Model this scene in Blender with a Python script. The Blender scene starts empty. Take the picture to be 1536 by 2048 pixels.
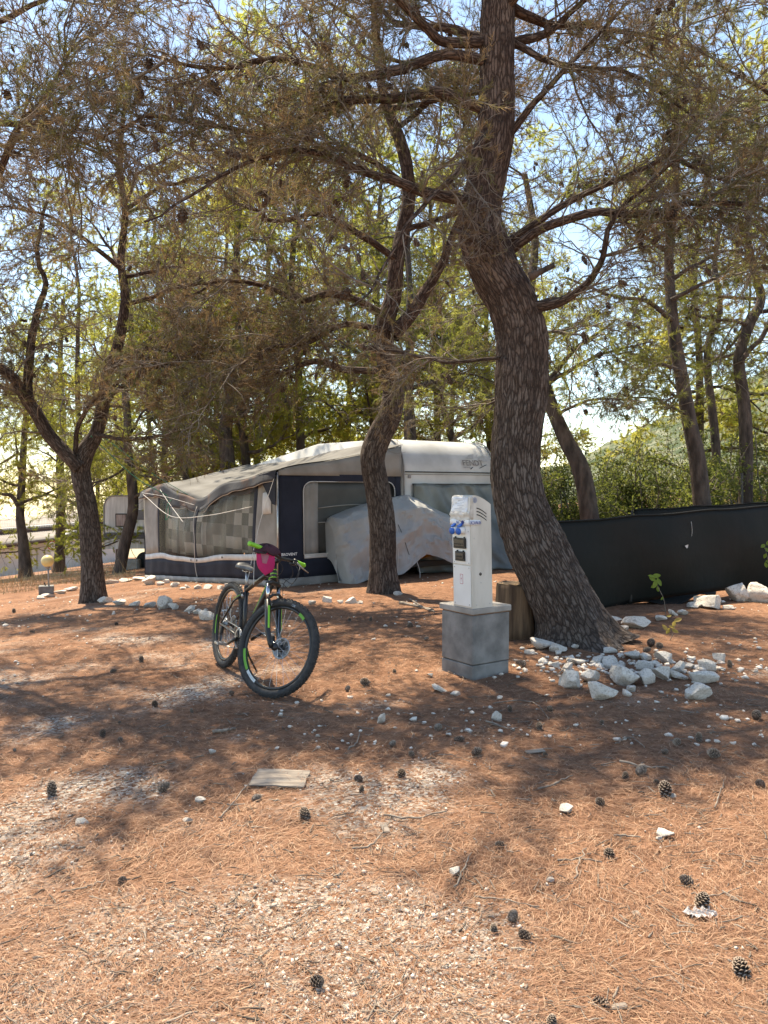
import bpy, math, random
import numpy as np
from mathutils import Vector, Matrix

# ------------------------------------------------------------------ camera, sky, sun, exposure
SC = bpy.context.scene
COL = SC.collection
F = 1530.0                      # focal length in photograph pixels
CAMZ = 1.55
TH = math.atan(49.0 / F)        # camera pitched slightly down
cam_d = bpy.data.cameras.new('camera'); cam = bpy.data.objects.new('camera', cam_d); COL.objects.link(cam)
cam_d.sensor_fit = 'VERTICAL'; cam_d.sensor_height = 36.0; cam_d.lens = 36.0 * F / 2048.0
cam_d.clip_start = 0.05; cam_d.clip_end = 2000
cam.location = (0, 0, CAMZ); cam.rotation_euler = (math.pi / 2 - TH, 0, 0)
SC.camera = cam

SUN_EL = math.radians(63); SUN_AZ = math.radians(-30)      # azimuth from straight ahead, negative = left
world = bpy.data.worlds.new('World'); SC.world = world; world.use_nodes = True
wn = world.node_tree.nodes; wl = world.node_tree.links
sky = wn.new('ShaderNodeTexSky'); sky.sky_type = 'NISHITA'; sky.sun_disc = False
sky.sun_elevation = SUN_EL; sky.sun_rotation = SUN_AZ % (2 * math.pi)
sky.air_density = 1.0; sky.dust_density = 0.25; sky.ozone_density = 2.5
bg = wn['Background']; bg.inputs['Strength'].default_value = 0.15
wl.new(sky.outputs[0], bg.inputs['Color'])
sun_d = bpy.data.lights.new('sun', 'SUN'); sun = bpy.data.objects.new('sun', sun_d); COL.objects.link(sun)
sun_d.energy = 5.0; sun_d.angle = math.radians(0.53); sun_d.color = (1.0, 0.93, 0.82)
S_DIR = Vector((math.sin(SUN_AZ) * math.cos(SUN_EL), math.cos(SUN_AZ) * math.cos(SUN_EL), math.sin(SUN_EL)))
sun.rotation_euler = S_DIR.to_track_quat('Z', 'Y').to_euler(); sun.location = S_DIR * 60
SC.view_settings.view_transform = 'Standard'; SC.view_settings.look = 'None'
SC.view_settings.gamma = 1.0; SC.view_settings.use_curve_mapping = False
SC.view_settings.exposure = 1.2
SC.view_settings.use_white_balance = True; SC.view_settings.white_balance_temperature = 7600; SC.view_settings.white_balance_tint = 8
cy = SC.cycles
cy.max_bounces = 6; cy.diffuse_bounces = 3; cy.glossy_bounces = 3; cy.transmission_bounces = 5
cy.transparent_max_bounces = 8; cy.caustics_reflective = False; cy.caustics_refractive = False
cy.use_denoising = True

# ------------------------------------------------------------------ helpers
rng = np.random.default_rng(7)
random.seed(7)
FWD = np.array([0, math.cos(TH), -math.sin(TH)]); UPV = np.array([0, math.sin(TH), math.cos(TH)])

def ray(px, py):
    return np.array([1.0, 0, 0]) * ((px - 768) / F) + UPV * (-(py - 1024) / F) + FWD

def P(px, py, Y):
    d = ray(px, py)
    return np.array([0, 0, CAMZ]) + d * (Y / d[1])

def hash3(ix, iy, iz, seed):
    h = (ix.astype(np.int64) * 374761393 + iy.astype(np.int64) * 668265263 + iz.astype(np.int64) * 2147483647 + seed * 974634777) & 0xffffffff
    h = ((h ^ (h >> 13)) * 1274126177) & 0xffffffff
    h = ((h ^ (h >> 16)) * 2246822519) & 0xffffffff
    return ((h ^ (h >> 15)) & 0xffffff) / float(0xffffff) * 2 - 1

def vnoise(p, seed=0):
    p = np.asarray(p, float); i = np.floor(p); f = p - i; f = f * f * (3 - 2 * f)
    r = 0
    for dx in (0, 1):
        for dy in (0, 1):
            for dz in (0, 1):
                w = (f[:, 0] if dx else 1 - f[:, 0]) * (f[:, 1] if dy else 1 - f[:, 1]) * (f[:, 2] if dz else 1 - f[:, 2])
                r = r + w * hash3(i[:, 0] + dx, i[:, 1] + dy, i[:, 2] + dz, seed)
    return r

def fbm(p, oct=4, seed=0):
    p = np.asarray(p, float); a = 1.0; s = 0; r = 0
    for o in range(oct):
        r = r + a * vnoise(p * (2 ** o) + 17.3 * o, seed + o); s += a; a *= 0.5
    return r / s

def fbm2(x, y, sc, oct=4, seed=0):
    x = np.atleast_1d(np.asarray(x, float)); y = np.atleast_1d(np.asarray(y, float))
    return fbm(np.stack([x * sc, y * sc, np.zeros_like(x) + 0.37], 1), oct, seed)

def gbase(x, y):
    t = -x * 0.9 + (y - 9) * 0.35 - 2.8
    t = np.where(t > 6, t, np.log1p(np.exp(np.clip(t * 1.2, -40, 40))) / 1.2)
    t = np.where(t > 120, 120 + 20 * (1 - np.exp(-(t - 120) / 20)), t)
    return -(0.105 * t + 0.0006 * t * t)

def gz(x, y):
    x = np.asarray(x, float); y = np.asarray(y, float)
    sh = np.broadcast(x, y).shape
    xf = np.broadcast_to(x, sh).ravel(); yf = np.broadcast_to(y, sh).ravel()
    z = gbase(xf, yf)
    z = z + 0.022 * fbm2(xf, yf, 0.9, 3, 5) + 0.007 * fbm2(xf, yf, 5.0, 2, 9)
    # needle litter heaped round the big trunk's foot
    z = z + 0.05 * np.exp(-((xf - 1.95) ** 2 + (yf - 7.5) ** 2) / 0.5)
    return float(z[0]) if sh == () else z.reshape(sh)

_TS = 0.5 * 1.03 ** np.arange(205)
def G(px, py):
    """where the view ray through a photograph pixel meets the ground"""
    d = ray(px, py); o = np.array([0, 0, CAMZ]); ts = _TS
    for _ in range(3):
        q = o + d[None] * ts[:, None]; below = q[:, 2] < gz(q[:, 0], q[:, 1])
        if not below.any(): return P(px, py, 60)
        k = max(1, int(np.argmax(below))); ts = np.linspace(ts[k - 1], ts[k], 24)
    q = o + d * ts[-1]; q = o + d * (ts[0] + ts[-1]) / 2; q[2] = gz(q[0], q[1])
    return q

def tag(o, label=None, cat=None, group=None, kind=None):
    if label: o['label'] = label
    if cat: o['category'] = cat
    if group: o['group'] = group
    if kind: o['kind'] = kind
    return o

def empty(name, loc, rot=(0, 0, 0)):
    o = bpy.data.objects.new(name, None); COL.objects.link(o)
    o.location = tuple(float(a) for a in loc); o.rotation_euler = rot; o.empty_display_size = 0.1
    return o

def mesh_np(name, v, f, mat=None, smooth=False, attrs=None):
    """v (N,3); f (M,3) or (M,4)"""
    me = bpy.data.meshes.new(name)
    v = np.ascontiguousarray(v, dtype=np.float32); f = np.ascontiguousarray(f, dtype=np.int32)
    k = f.shape[1]
    me.vertices.add(len(v)); me.vertices.foreach_set('co', v.ravel())
    me.loops.add(f.size); me.loops.foreach_set('vertex_index', f.ravel())
    me.polygons.add(len(f)); me.polygons.foreach_set('loop_start', np.arange(0, f.size, k, dtype=np.int32))
    me.polygons.foreach_set('loop_total', np.full(len(f), k, dtype=np.int32))
    if smooth: me.polygons.foreach_set('use_smooth', np.ones(len(f), dtype=bool))
    for an, (typ, dat) in (attrs or {}).items():
        at = me.attributes.new(an, typ, 'POINT')
        at.data.foreach_set('vector' if typ == 'FLOAT_VECTOR' else 'value', np.ascontiguousarray(dat, dtype=np.float32).ravel())
    me.update(calc_edges=True)
    if mat: me.materials.append(mat)
    return me

def link(name, me, parent=None, loc=None):
    o = bpy.data.objects.new(name, me); COL.objects.link(o)
    if parent: o.parent = parent
    if loc is not None: o.location = tuple(float(a) for a in loc)
    return o

class MB:
    """collects faces of ONE part; vertices in world (or local) space, base subtracted on build"""
    def __init__(s): s.v = []; s.f = []
    def add(s, vs, fs):
        o = len(s.v); s.v += [tuple(float(c) for c in p) for p in vs]; s.f += [tuple(i + o for i in q) for q in fs]; return s
    def box(s, c, size, ax=None, bev=0.0):
        """ax: 3 unit axes; bev: chamfer"""
        c = np.array(c, float); ax = np.eye(3) if ax is None else np.array(ax, float)
        h = np.array(size, float) / 2
        if bev <= 0:
            vs = [c + ax[0] * h[0] * i + ax[1] * h[1] * j + ax[2] * h[2] * k for k in (-1, 1) for j in (-1, 1) for i in (-1, 1)]
            return s.add(vs, [(0, 2, 3, 1), (4, 5, 7, 6), (0, 1, 5, 4), (2, 6, 7, 3), (0, 4, 6, 2), (1, 3, 7, 5)])
        b = min(bev, h.min() * 0.9); vs = []; idx = {}
        for k in (-1, 1):
            for j in (-1, 1):
                for i in (-1, 1):
                    sg = (i, j, k)
                    for a in range(3):
                        q = [sg[m] * (h[m] if m == a else h[m] - b) for m in range(3)]
                        idx[(sg, a)] = len(vs); vs.append(c + ax[0] * q[0] + ax[1] * q[1] + ax[2] * q[2])
        fs = []
        for a in range(3):
            m, n = (a + 1) % 3, (a + 2) % 3
            for sgn in (-1, 1):
                cs = []
                for p_, q_ in ((-1, -1), (1, -1), (1, 1), (-1, 1)):
                    g = [0, 0, 0]; g[a] = sgn; g[m] = p_; g[n] = q_; cs.append(idx[(tuple(g), a)])
                fs.append(cs if sgn > 0 else cs[::-1])
            for p_ in (-1, 1):
                for q_ in (-1, 1):
                    g0 = [0, 0, 0]; g0[m] = p_; g0[n] = q_; g1 = list(g0); g0[a] = -1; g1[a] = 1
                    q4 = [idx[(tuple(g0), m)], idx[(tuple(g1), m)], idx[(tuple(g1), n)], idx[(tuple(g0), n)]]
                    fs.append(q4 if p_ * q_ > 0 else q4[::-1])
        for k in (-1, 1):
            for j in (-1, 1):
                for i in (-1, 1):
                    t = [idx[((i, j, k), a)] for a in range(3)]; fs.append(t if i * j * k > 0 else t[::-1])
        return s.add(vs, fs)
    def tube(s, pts, r, n=8, caps=True, sq=None):
        pts = [np.array(p, float) for p in pts]; m = len(pts)
        rs = [r] * m if np.isscalar(r) else list(r)
        T = []
        for i in range(m):
            t = pts[min(i + 1, m - 1)] - pts[max(i - 1, 0)]; T.append(t / (np.linalg.norm(t) + 1e-9))
        ref = np.array([0, 0, 1.0]) if abs(T[0][2]) < 0.9 else np.array([1.0, 0, 0])
        a = np.cross(T[0], ref); a /= np.linalg.norm(a); vs = []; fs = []
        for i in range(m):
            a = a - T[i] * np.dot(a, T[i]); a /= np.linalg.norm(a) + 1e-9; b = np.cross(T[i], a)
            for j in range(n):
                an = 2 * math.pi * j / n
                k = 1.0 if sq is None else sq
                vs.append(pts[i] + rs[i] * (a * math.cos(an) + b * math.sin(an) * k))
        for i in range(m - 1):
            for j in range(n):
                fs.append((i * n + j, i * n + (j + 1) % n, (i + 1) * n + (j + 1) % n, (i + 1) * n + j))
        if caps: fs.append(tuple(range(n))[::-1]); fs.append(tuple((m - 1) * n + j for j in range(n)))
        return s.add(vs, fs)
    def grid(s, fn, nu, nv):
        vs = [fn(i / nu, j / nv) for i in range(nu + 1) for j in range(nv + 1)]
        return s.add(vs, [(i * (nv + 1) + j, (i + 1) * (nv + 1) + j, (i + 1) * (nv + 1) + j + 1, i * (nv + 1) + j + 1) for i in range(nu) for j in range(nv)])
    def lathe(s, prof, n=16, c=(0, 0, 0), ax=None):
        c = np.array(c, float); ax = np.eye(3) if ax is None else np.array(ax, float); m = len(prof); vs = []
        for r, z in prof:
            for j in range(n):
                an = 2 * math.pi * j / n; vs.append(c + ax[0] * r * math.cos(an) + ax[1] * r * math.sin(an) + ax[2] * z)
        fs = [(i * n + j, i * n + (j + 1) % n, (i + 1) * n + (j + 1) % n, (i + 1) * n + j) for i in range(m - 1) for j in range(n)]
        if prof[0][0] > 1e-5: fs.append(tuple(range(n))[::-1])
        if prof[-1][0] > 1e-5: fs.append(tuple((m - 1) * n + j for j in range(n)))
        return s.add(vs, fs)
    def solid(s, poly, off):
        """prism: polygon of points pushed by the vector off"""
        poly = [np.array(p, float) for p in poly]; off = np.array(off, float); n = len(poly)
        return s.add(poly + [p + off for p in poly], [tuple(range(n))[::-1], tuple(range(n, 2 * n))] + [(i, (i + 1) % n, n + (i + 1) % n, n + i) for i in range(n)])
    def xf(s, M):
        s.v = [tuple(M @ Vector(p)) for p in s.v]; return s
    def build(s, name, mat, parent=None, smooth=False, base=None, thick=0):
        if base is None:
            base = parent
            off = np.zeros(3)
            while base is not None: off = off + np.array(base.location); base = base.parent
        else: off = np.array(base, float)
        me = bpy.data.meshes.new(name)
        me.from_pydata([(a - off[0], b - off[1], c - off[2]) for a, b, c in s.v], [], s.f); me.update()
        if smooth: me.polygons.foreach_set('use_smooth', [True] * len(me.polygons))
        if mat: me.materials.append(mat)
        o = link(name, me, parent)
        if parent is None: o.location = tuple(off)
        if thick:
            m = o.modifiers.new('thick', 'SOLIDIFY'); m.thickness = thick; m.offset = 0
        return o

_TX = {}
def text_flat(txt, size, align='LEFT', shear=0.0, bold=0.0):
    cu = bpy.data.curves.new('t', 'FONT'); cu.body = txt; cu.size = size; cu.align_x = align; cu.shear = shear; cu.offset = bold
    cu.fill_mode = 'FRONT'; cu.resolution_u = 3
    ob = bpy.data.objects.new('t', cu); COL.objects.link(ob)
    me = bpy.data.meshes.new_from_object(ob.evaluated_get(bpy.context.evaluated_depsgraph_get()))
    bpy.data.objects.remove(ob); bpy.data.curves.remove(cu)
    _TX[txt] = (size, [(v.co.x, v.co.y) for v in me.vertices], [tuple(p.vertices) for p in me.polygons])
    bpy.data.meshes.remove(me)
# all lettering is cut while the scene is still empty
for a_ in (('DRZAVNI IN', 0.036, 'LEFT', 0, 0.0006), ('NI', 0.036, 'LEFT', 0, 0.0006), ('FENDT', 0.155, 'LEFT', -0.10, 0.004), ('caravan', 0.06), ('BROVENT', 0.062, 'LEFT', 0, 0.0015), ('20', 1.0, 'CENTER', 0, 0.012), ('P', 0.026), ('OR', 0.026)): text_flat(*a_)
def text_mb(txt, size, origin, xdir, ydir, *a, **k):
    s0, vs, fs = _TX[txt]; q = size / s0; o = np.array(origin, float); xd = np.array(xdir, float); yd = np.array(ydir, float)
    mb = MB(); mb.add([o + xd * x * q + yd * y * q for x, y in vs], fs); return mb

# ------------------------------------------------------------------ materials
def nt(name):
    m = bpy.data.materials.new(name); m.use_nodes = True
    return m, m.node_tree.nodes, m.node_tree.links, m.node_tree.nodes['Principled BSDF']

def ramp(n, stops):
    r = n.new('ShaderNodeValToRGB'); e = r.color_ramp.elements
    while len(e) < len(stops): e.new(0.5)
    for i, (p, c) in enumerate(stops): e[i].position = p; e[i].color = (*c, 1)
    return r

def pmat(name, c1, c2=None, scale=4.0, rough=0.75, metal=0.0, bump=0.0, bscale=None, detail=6, stretch=(1, 1, 1), lo=0.35, hi=0.65, spec=0.4, bdist=0.01):
    m, n, l, b = nt(name)
    b.inputs['Roughness'].default_value = rough; b.inputs['Metallic'].default_value = metal
    b.inputs['Specular IOR Level'].default_value = spec
    tc = n.new('ShaderNodeTexCoord'); mp = n.new('ShaderNodeMapping'); mp.inputs['Scale'].default_value = stretch
    l.new(tc.outputs['Object'], mp.inputs['Vector'])
    if c2 is None: b.inputs['Base Color'].default_value = (*c1, 1)
    else:
        t = n.new('ShaderNodeTexNoise'); t.inputs['Scale'].default_value = scale; t.inputs['Detail'].default_value = detail
        l.new(mp.outputs[0], t.inputs['Vector'])
        r = ramp(n, [(lo, c1), (hi, c2)]); l.new(t.outputs['Fac'], r.inputs[0]); l.new(r.outputs[0], b.inputs['Base Color'])
    if bump:
        t2 = n.new('ShaderNodeTexNoise'); t2.inputs['Scale'].default_value = bscale or scale * 3; t2.inputs['Detail'].default_value = 6
        l.new(mp.outputs[0], t2.inputs['Vector'])
        bp = n.new('ShaderNodeBump'); bp.inputs['Strength'].default_value = bump; bp.inputs['Distance'].default_value = bdist
        l.new(t2.outputs['Fac'], bp.inputs['Height']); l.new(bp.outputs[0], b.inputs['Normal'])
    return m

def leafmat(name, stops, tstops, scale=0.9, trans=0.5, rough=0.6):
    m, n, l, b = nt(name)
    tc = n.new('ShaderNodeTexCoord')
    t = n.new('ShaderNodeTexNoise'); t.inputs['Scale'].default_value = scale; t.inputs['Detail'].default_value = 5; t.inputs['Roughness'].default_value = 0.75
    oi = n.new('ShaderNodeObjectInfo'); of = n.new('ShaderNodeMath'); of.operation = 'MULTIPLY'; of.inputs[1].default_value = 60; l.new(oi.outputs['Random'], of.inputs[0])
    av = n.new('ShaderNodeVectorMath'); l.new(tc.outputs['Object'], av.inputs[0]); l.new(of.outputs[0], av.inputs[1]); l.new(av.outputs[0], t.inputs['Vector'])
    r = ramp(n, stops); r2 = ramp(n, tstops); l.new(t.outputs['Fac'], r.inputs[0]); l.new(t.outputs['Fac'], r2.inputs[0])
    l.new(r.outputs[0], b.inputs['Base Color']); b.inputs['Roughness'].default_value = rough; b.inputs['Specular IOR Level'].default_value = 0.25
    tr = n.new('ShaderNodeBsdfTranslucent'); l.new(r2.outputs[0], tr.inputs['Color'])
    mx = n.new('ShaderNodeMixShader'); mx.inputs[0].default_value = trans
    l.new(b.outputs[0], mx.inputs[1]); l.new(tr.outputs[0], mx.inputs[2]); l.new(mx.outputs[0], n['Material Output'].inputs['Surface'])
    return m

def barkmat(name, dark, mid, light, sc=1.0):
    """runs along the limb: uses the point attribute buv = (cos*r, sin*r, length)"""
    m, n, l, b = nt(name)
    at = n.new('ShaderNodeAttribute'); at.attribute_name = 'buv'
    mp = n.new('ShaderNodeMapping'); mp.inputs['Scale'].default_value = (36 * sc, 36 * sc, 6.5 * sc); l.new(at.outputs['Vector'], mp.inputs['Vector'])
    nz = n.new('ShaderNodeTexNoise'); nz.inputs['Scale'].default_value = 1.3; nz.inputs['Detail'].default_value = 5
    l.new(mp.outputs[0], nz.inputs['Vector'])
    mxv = n.new('ShaderNodeVectorMath'); mxv.operation = 'MULTIPLY_ADD'; mxv.inputs[1].default_value = (0.9, 0.9, 0.9)
    l.new(nz.outputs['Color'], mxv.inputs[0]); l.new(mp.outputs[0], mxv.inputs[2])
    vo = n.new('ShaderNodeTexVoronoi'); vo.feature = 'DISTANCE_TO_EDGE'; vo.inputs['Scale'].default_value = 1.0
    l.new(mxv.outputs[0], vo.inputs['Vector'])
    vc = n.new('ShaderNodeTexVoronoi'); vc.inputs['Scale'].default_value = 1.0; l.new(mxv.outputs[0], vc.inputs['Vector'])
    n2 = n.new('ShaderNodeTexNoise'); n2.inputs['Scale'].default_value = 30; n2.inputs['Detail'].default_value = 6; l.new(at.outputs['Vector'], n2.inputs['Vector'])
    pl = n.new('ShaderNodeMath'); pl.operation = 'MINIMUM'; pl.inputs[1].default_value = 0.16; l.new(vo.outputs['Distance'], pl.inputs[0])
    # plate tone: per-plate value and fine grain
    sep = n.new('ShaderNodeSeparateColor'); l.new(vc.outputs['Color'], sep.inputs[0])
    ad = n.new('ShaderNodeMath'); ad.operation = 'MULTIPLY_ADD'; ad.inputs[1].default_value = 0.45; l.new(sep.outputs[0], ad.inputs[0]); l.new(n2.outputs['Fac'], ad.inputs[2])
    big = n.new('ShaderNodeTexNoise'); big.inputs['Scale'].default_value = 4.0; big.inputs['Detail'].default_value = 4; l.new(at.outputs['Vector'], big.inputs['Vector'])
    a2 = n.new('ShaderNodeMath'); a2.operation = 'MULTIPLY_ADD'; a2.inputs[1].default_value = 0.9; l.new(big.outputs['Fac'], a2.inputs[0]); a3 = n.new('ShaderNodeMath'); a3.operation = 'SUBTRACT'; a3.inputs[1].default_value = 0.45; l.new(ad.outputs[0], a2.inputs[2]); l.new(a2.outputs[0], a3.inputs[0])
    r = ramp(n, [(0.3, dark), (0.62, mid), (1.0, light)]); l.new(a3.outputs[0], r.inputs[0])
    cr = n.new('ShaderNodeMapRange'); cr.inputs['From Min'].default_value = 0.0; cr.inputs['From Max'].default_value = 0.16; l.new(vo.outputs['Distance'], cr.inputs['Value'])
    mc = n.new('ShaderNodeMix'); mc.data_type = 'RGBA'; mc.inputs[6].default_value = (*[d * 0.8 for d in dark], 1); l.new(cr.outputs[0], mc.inputs['Factor']); l.new(r.outputs[0], mc.inputs[7])
    # older bark low down is grey, younger bark higher up reddish
    ge = n.new('ShaderNodeNewGeometry'); sx = n.new('ShaderNodeSeparateXYZ'); l.new(ge.outputs['Position'], sx.inputs[0])
    hz = n.new('ShaderNodeMapRange'); hz.inputs['From Min'].default_value = 2.0; hz.inputs['From Max'].default_value = 4.6; hz.inputs['To Max'].default_value = 0.45; l.new(sx.outputs['Z'], hz.inputs['Value'])
    rd = n.new('ShaderNodeMix'); rd.data_type = 'RGBA'; rd.blend_type = 'MULTIPLY'; rd.inputs[7].default_value = (1.25, 0.86, 0.70, 1); l.new(hz.outputs[0], rd.inputs['Factor']); l.new(mc.outputs[2], rd.inputs[6])
    l.new(rd.outputs[2], b.inputs['Base Color'])
    hs = n.new('ShaderNodeMath'); hs.operation = 'MULTIPLY_ADD'; hs.inputs[1].default_value = 0.05; l.new(n2.outputs['Fac'], hs.inputs[0]); l.new(pl.outputs[0], hs.inputs[2])
    bp = n.new('ShaderNodeBump'); bp.inputs['Strength'].default_value = 1.0; bp.inputs['Distance'].default_value = 0.06; l.new(hs.outputs[0], bp.inputs['Height'])
    l.new(bp.outputs[0], b.inputs['Normal']); b.inputs['Roughness'].default_value = 0.9; b.inputs['Specular IOR Level'].default_value = 0.2
    return m

M = {}
M['bark'] = barkmat('pine_bark', (0.050, 0.036, 0.029), (0.098, 0.073, 0.060), (0.16, 0.13, 0.11))
M['bark_red'] = barkmat('pine_bark_reddish', (0.06, 0.038, 0.028), (0.14, 0.09, 0.065), (0.25, 0.18, 0.14))
M['bark_far'] = pmat('far_bark', (0.05, 0.037, 0.03), (0.13, 0.095, 0.075), scale=9, rough=0.95, bump=0.8, bscale=30, stretch=(1, 1, 0.3), bdist=0.05)
M['twig'] = pmat('twig_bark', (0.11, 0.085, 0.065), (0.26, 0.215, 0.175), scale=6, rough=0.9)
M['needle_brown'] = leafmat('dry_pine_needles', [(0.30, (0.10, 0.075, 0.045)), (0.5, (0.20, 0.135, 0.08)), (0.62, (0.13, 0.13, 0.05)), (0.75, (0.26, 0.15, 0.09))],
                            [(0.30, (0.18, 0.13, 0.06)), (0.5, (0.32, 0.20, 0.10)), (0.62, (0.26, 0.27, 0.07)), (0.75, (0.40, 0.20, 0.11))], trans=0.4)
M['needle_olive'] = leafmat('dull_olive_needles', [(0.30, (0.07, 0.075, 0.03)), (0.7, (0.13, 0.115, 0.05))], [(0.30, (0.16, 0.18, 0.05)), (0.7, (0.26, 0.22, 0.08))], trans=0.4)
M['needle_mid'] = leafmat('olive_pine_needles', [(0.30, (0.11, 0.13, 0.035)), (0.48, (0.17, 0.175, 0.05)), (0.62, (0.13, 0.16, 0.035)), (0.78, (0.26, 0.17, 0.09))],
                          [(0.30, (0.36, 0.40, 0.07)), (0.48, (0.46, 0.45, 0.10)), (0.62, (0.40, 0.46, 0.08)), (0.78, (0.50, 0.32, 0.13))], trans=0.5)
M['needle_green'] = leafmat('green_pine_needles', [(0.30, (0.12, 0.15, 0.03)), (0.5, (0.19, 0.20, 0.045)), (0.66, (0.24, 0.22, 0.06)), (0.78, (0.30, 0.20, 0.09))],
                            [(0.30, (0.44, 0.50, 0.08)), (0.5, (0.58, 0.58, 0.11)), (0.66, (0.66, 0.60, 0.14)), (0.78, (0.60, 0.42, 0.16))], trans=0.7, scale=0.5)
M['shrub'] = leafmat('shrub_leaves', [(0.30, (0.035, 0.055, 0.015)), (0.5, (0.08, 0.095, 0.03)), (0.7, (0.15, 0.14, 0.055))],
                     [(0.30, (0.12, 0.17, 0.03)), (0.5, (0.24, 0.28, 0.06)), (0.7, (0.40, 0.38, 0.11))], trans=0.4, scale=1.6)
M['cone_edge'] = pmat('cone_scale_tip', (0.20, 0.145, 0.105), (0.36, 0.29, 0.23), scale=60, rough=0.85)
M['cone'] = pmat('cone_scale', (0.055, 0.036, 0.026), (0.15, 0.10, 0.072), scale=40, rough=0.85)
M['cone_tip'] = pmat('cone_weathered', (0.09, 0.068, 0.052), (0.24, 0.195, 0.16), scale=60, rough=0.85)
M['rock'] = None
def rockmat():
    m, n, l, b = nt('limestone')
    tc = n.new('ShaderNodeTexCoord'); oi = n.new('ShaderNodeObjectInfo')
    a = n.new('ShaderNodeVectorMath'); a.operation = 'ADD'; l.new(tc.outputs['Object'], a.inputs[0])
    sc = n.new('ShaderNodeMath'); sc.operation = 'MULTIPLY'; sc.inputs[1].default_value = 40; l.new(oi.outputs['Random'], sc.inputs[0]); l.new(sc.outputs[0], a.inputs[1])
    t = n.new('ShaderNodeTexNoise'); t.inputs['Scale'].default_value = 9; t.inputs['Detail'].default_value = 9; t.inputs['Roughness'].default_value = 0.7; l.new(a.outputs[0], t.inputs['Vector'])
    r = ramp(n, [(0.30, (0.18, 0.135, 0.105)), (0.42, (0.58, 0.51, 0.43)), (0.58, (0.78, 0.72, 0.64)), (0.68, (0.48, 0.33, 0.22))]); l.new(t.outputs['Fac'], r.inputs[0])
    l.new(r.outputs[0], b.inputs['Base Color']); b.inputs['Roughness'].default_value = 0.9
    t2 = n.new('ShaderNodeTexNoise'); t2.inputs['Scale'].default_value = 28; t2.inputs['Detail'].default_value = 8; l.new(a.outputs[0], t2.inputs['Vector'])
    bp = n.new('ShaderNodeBump'); bp.inputs['Strength'].default_value = 0.7; bp.inputs['Distance'].default_value = 0.02; l.new(t2.outputs['Fac'], bp.inputs['Height']); l.new(bp.outputs[0], b.inputs['Normal'])
    return m
M['rock'] = rockmat()

# ------------------------------------------------------------------ ground
def sstep(a, b, x): t = np.clip((x - a) / (b - a), 0, 1); return t * t * (3 - 2 * t)

def gravel_mask(x, y):
    n = fbm2(x, y, 1.25, 4, 21)
    b = 0.19 * np.clip(-x * 0.9 + 0.1, -1.1, 1) + 0.25 * np.clip(3.2 - y, -0.4, 1) - 0.10 * np.clip(y - 6, 0, 3)
    return sstep(0.03, 0.48, n + b)

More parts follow.
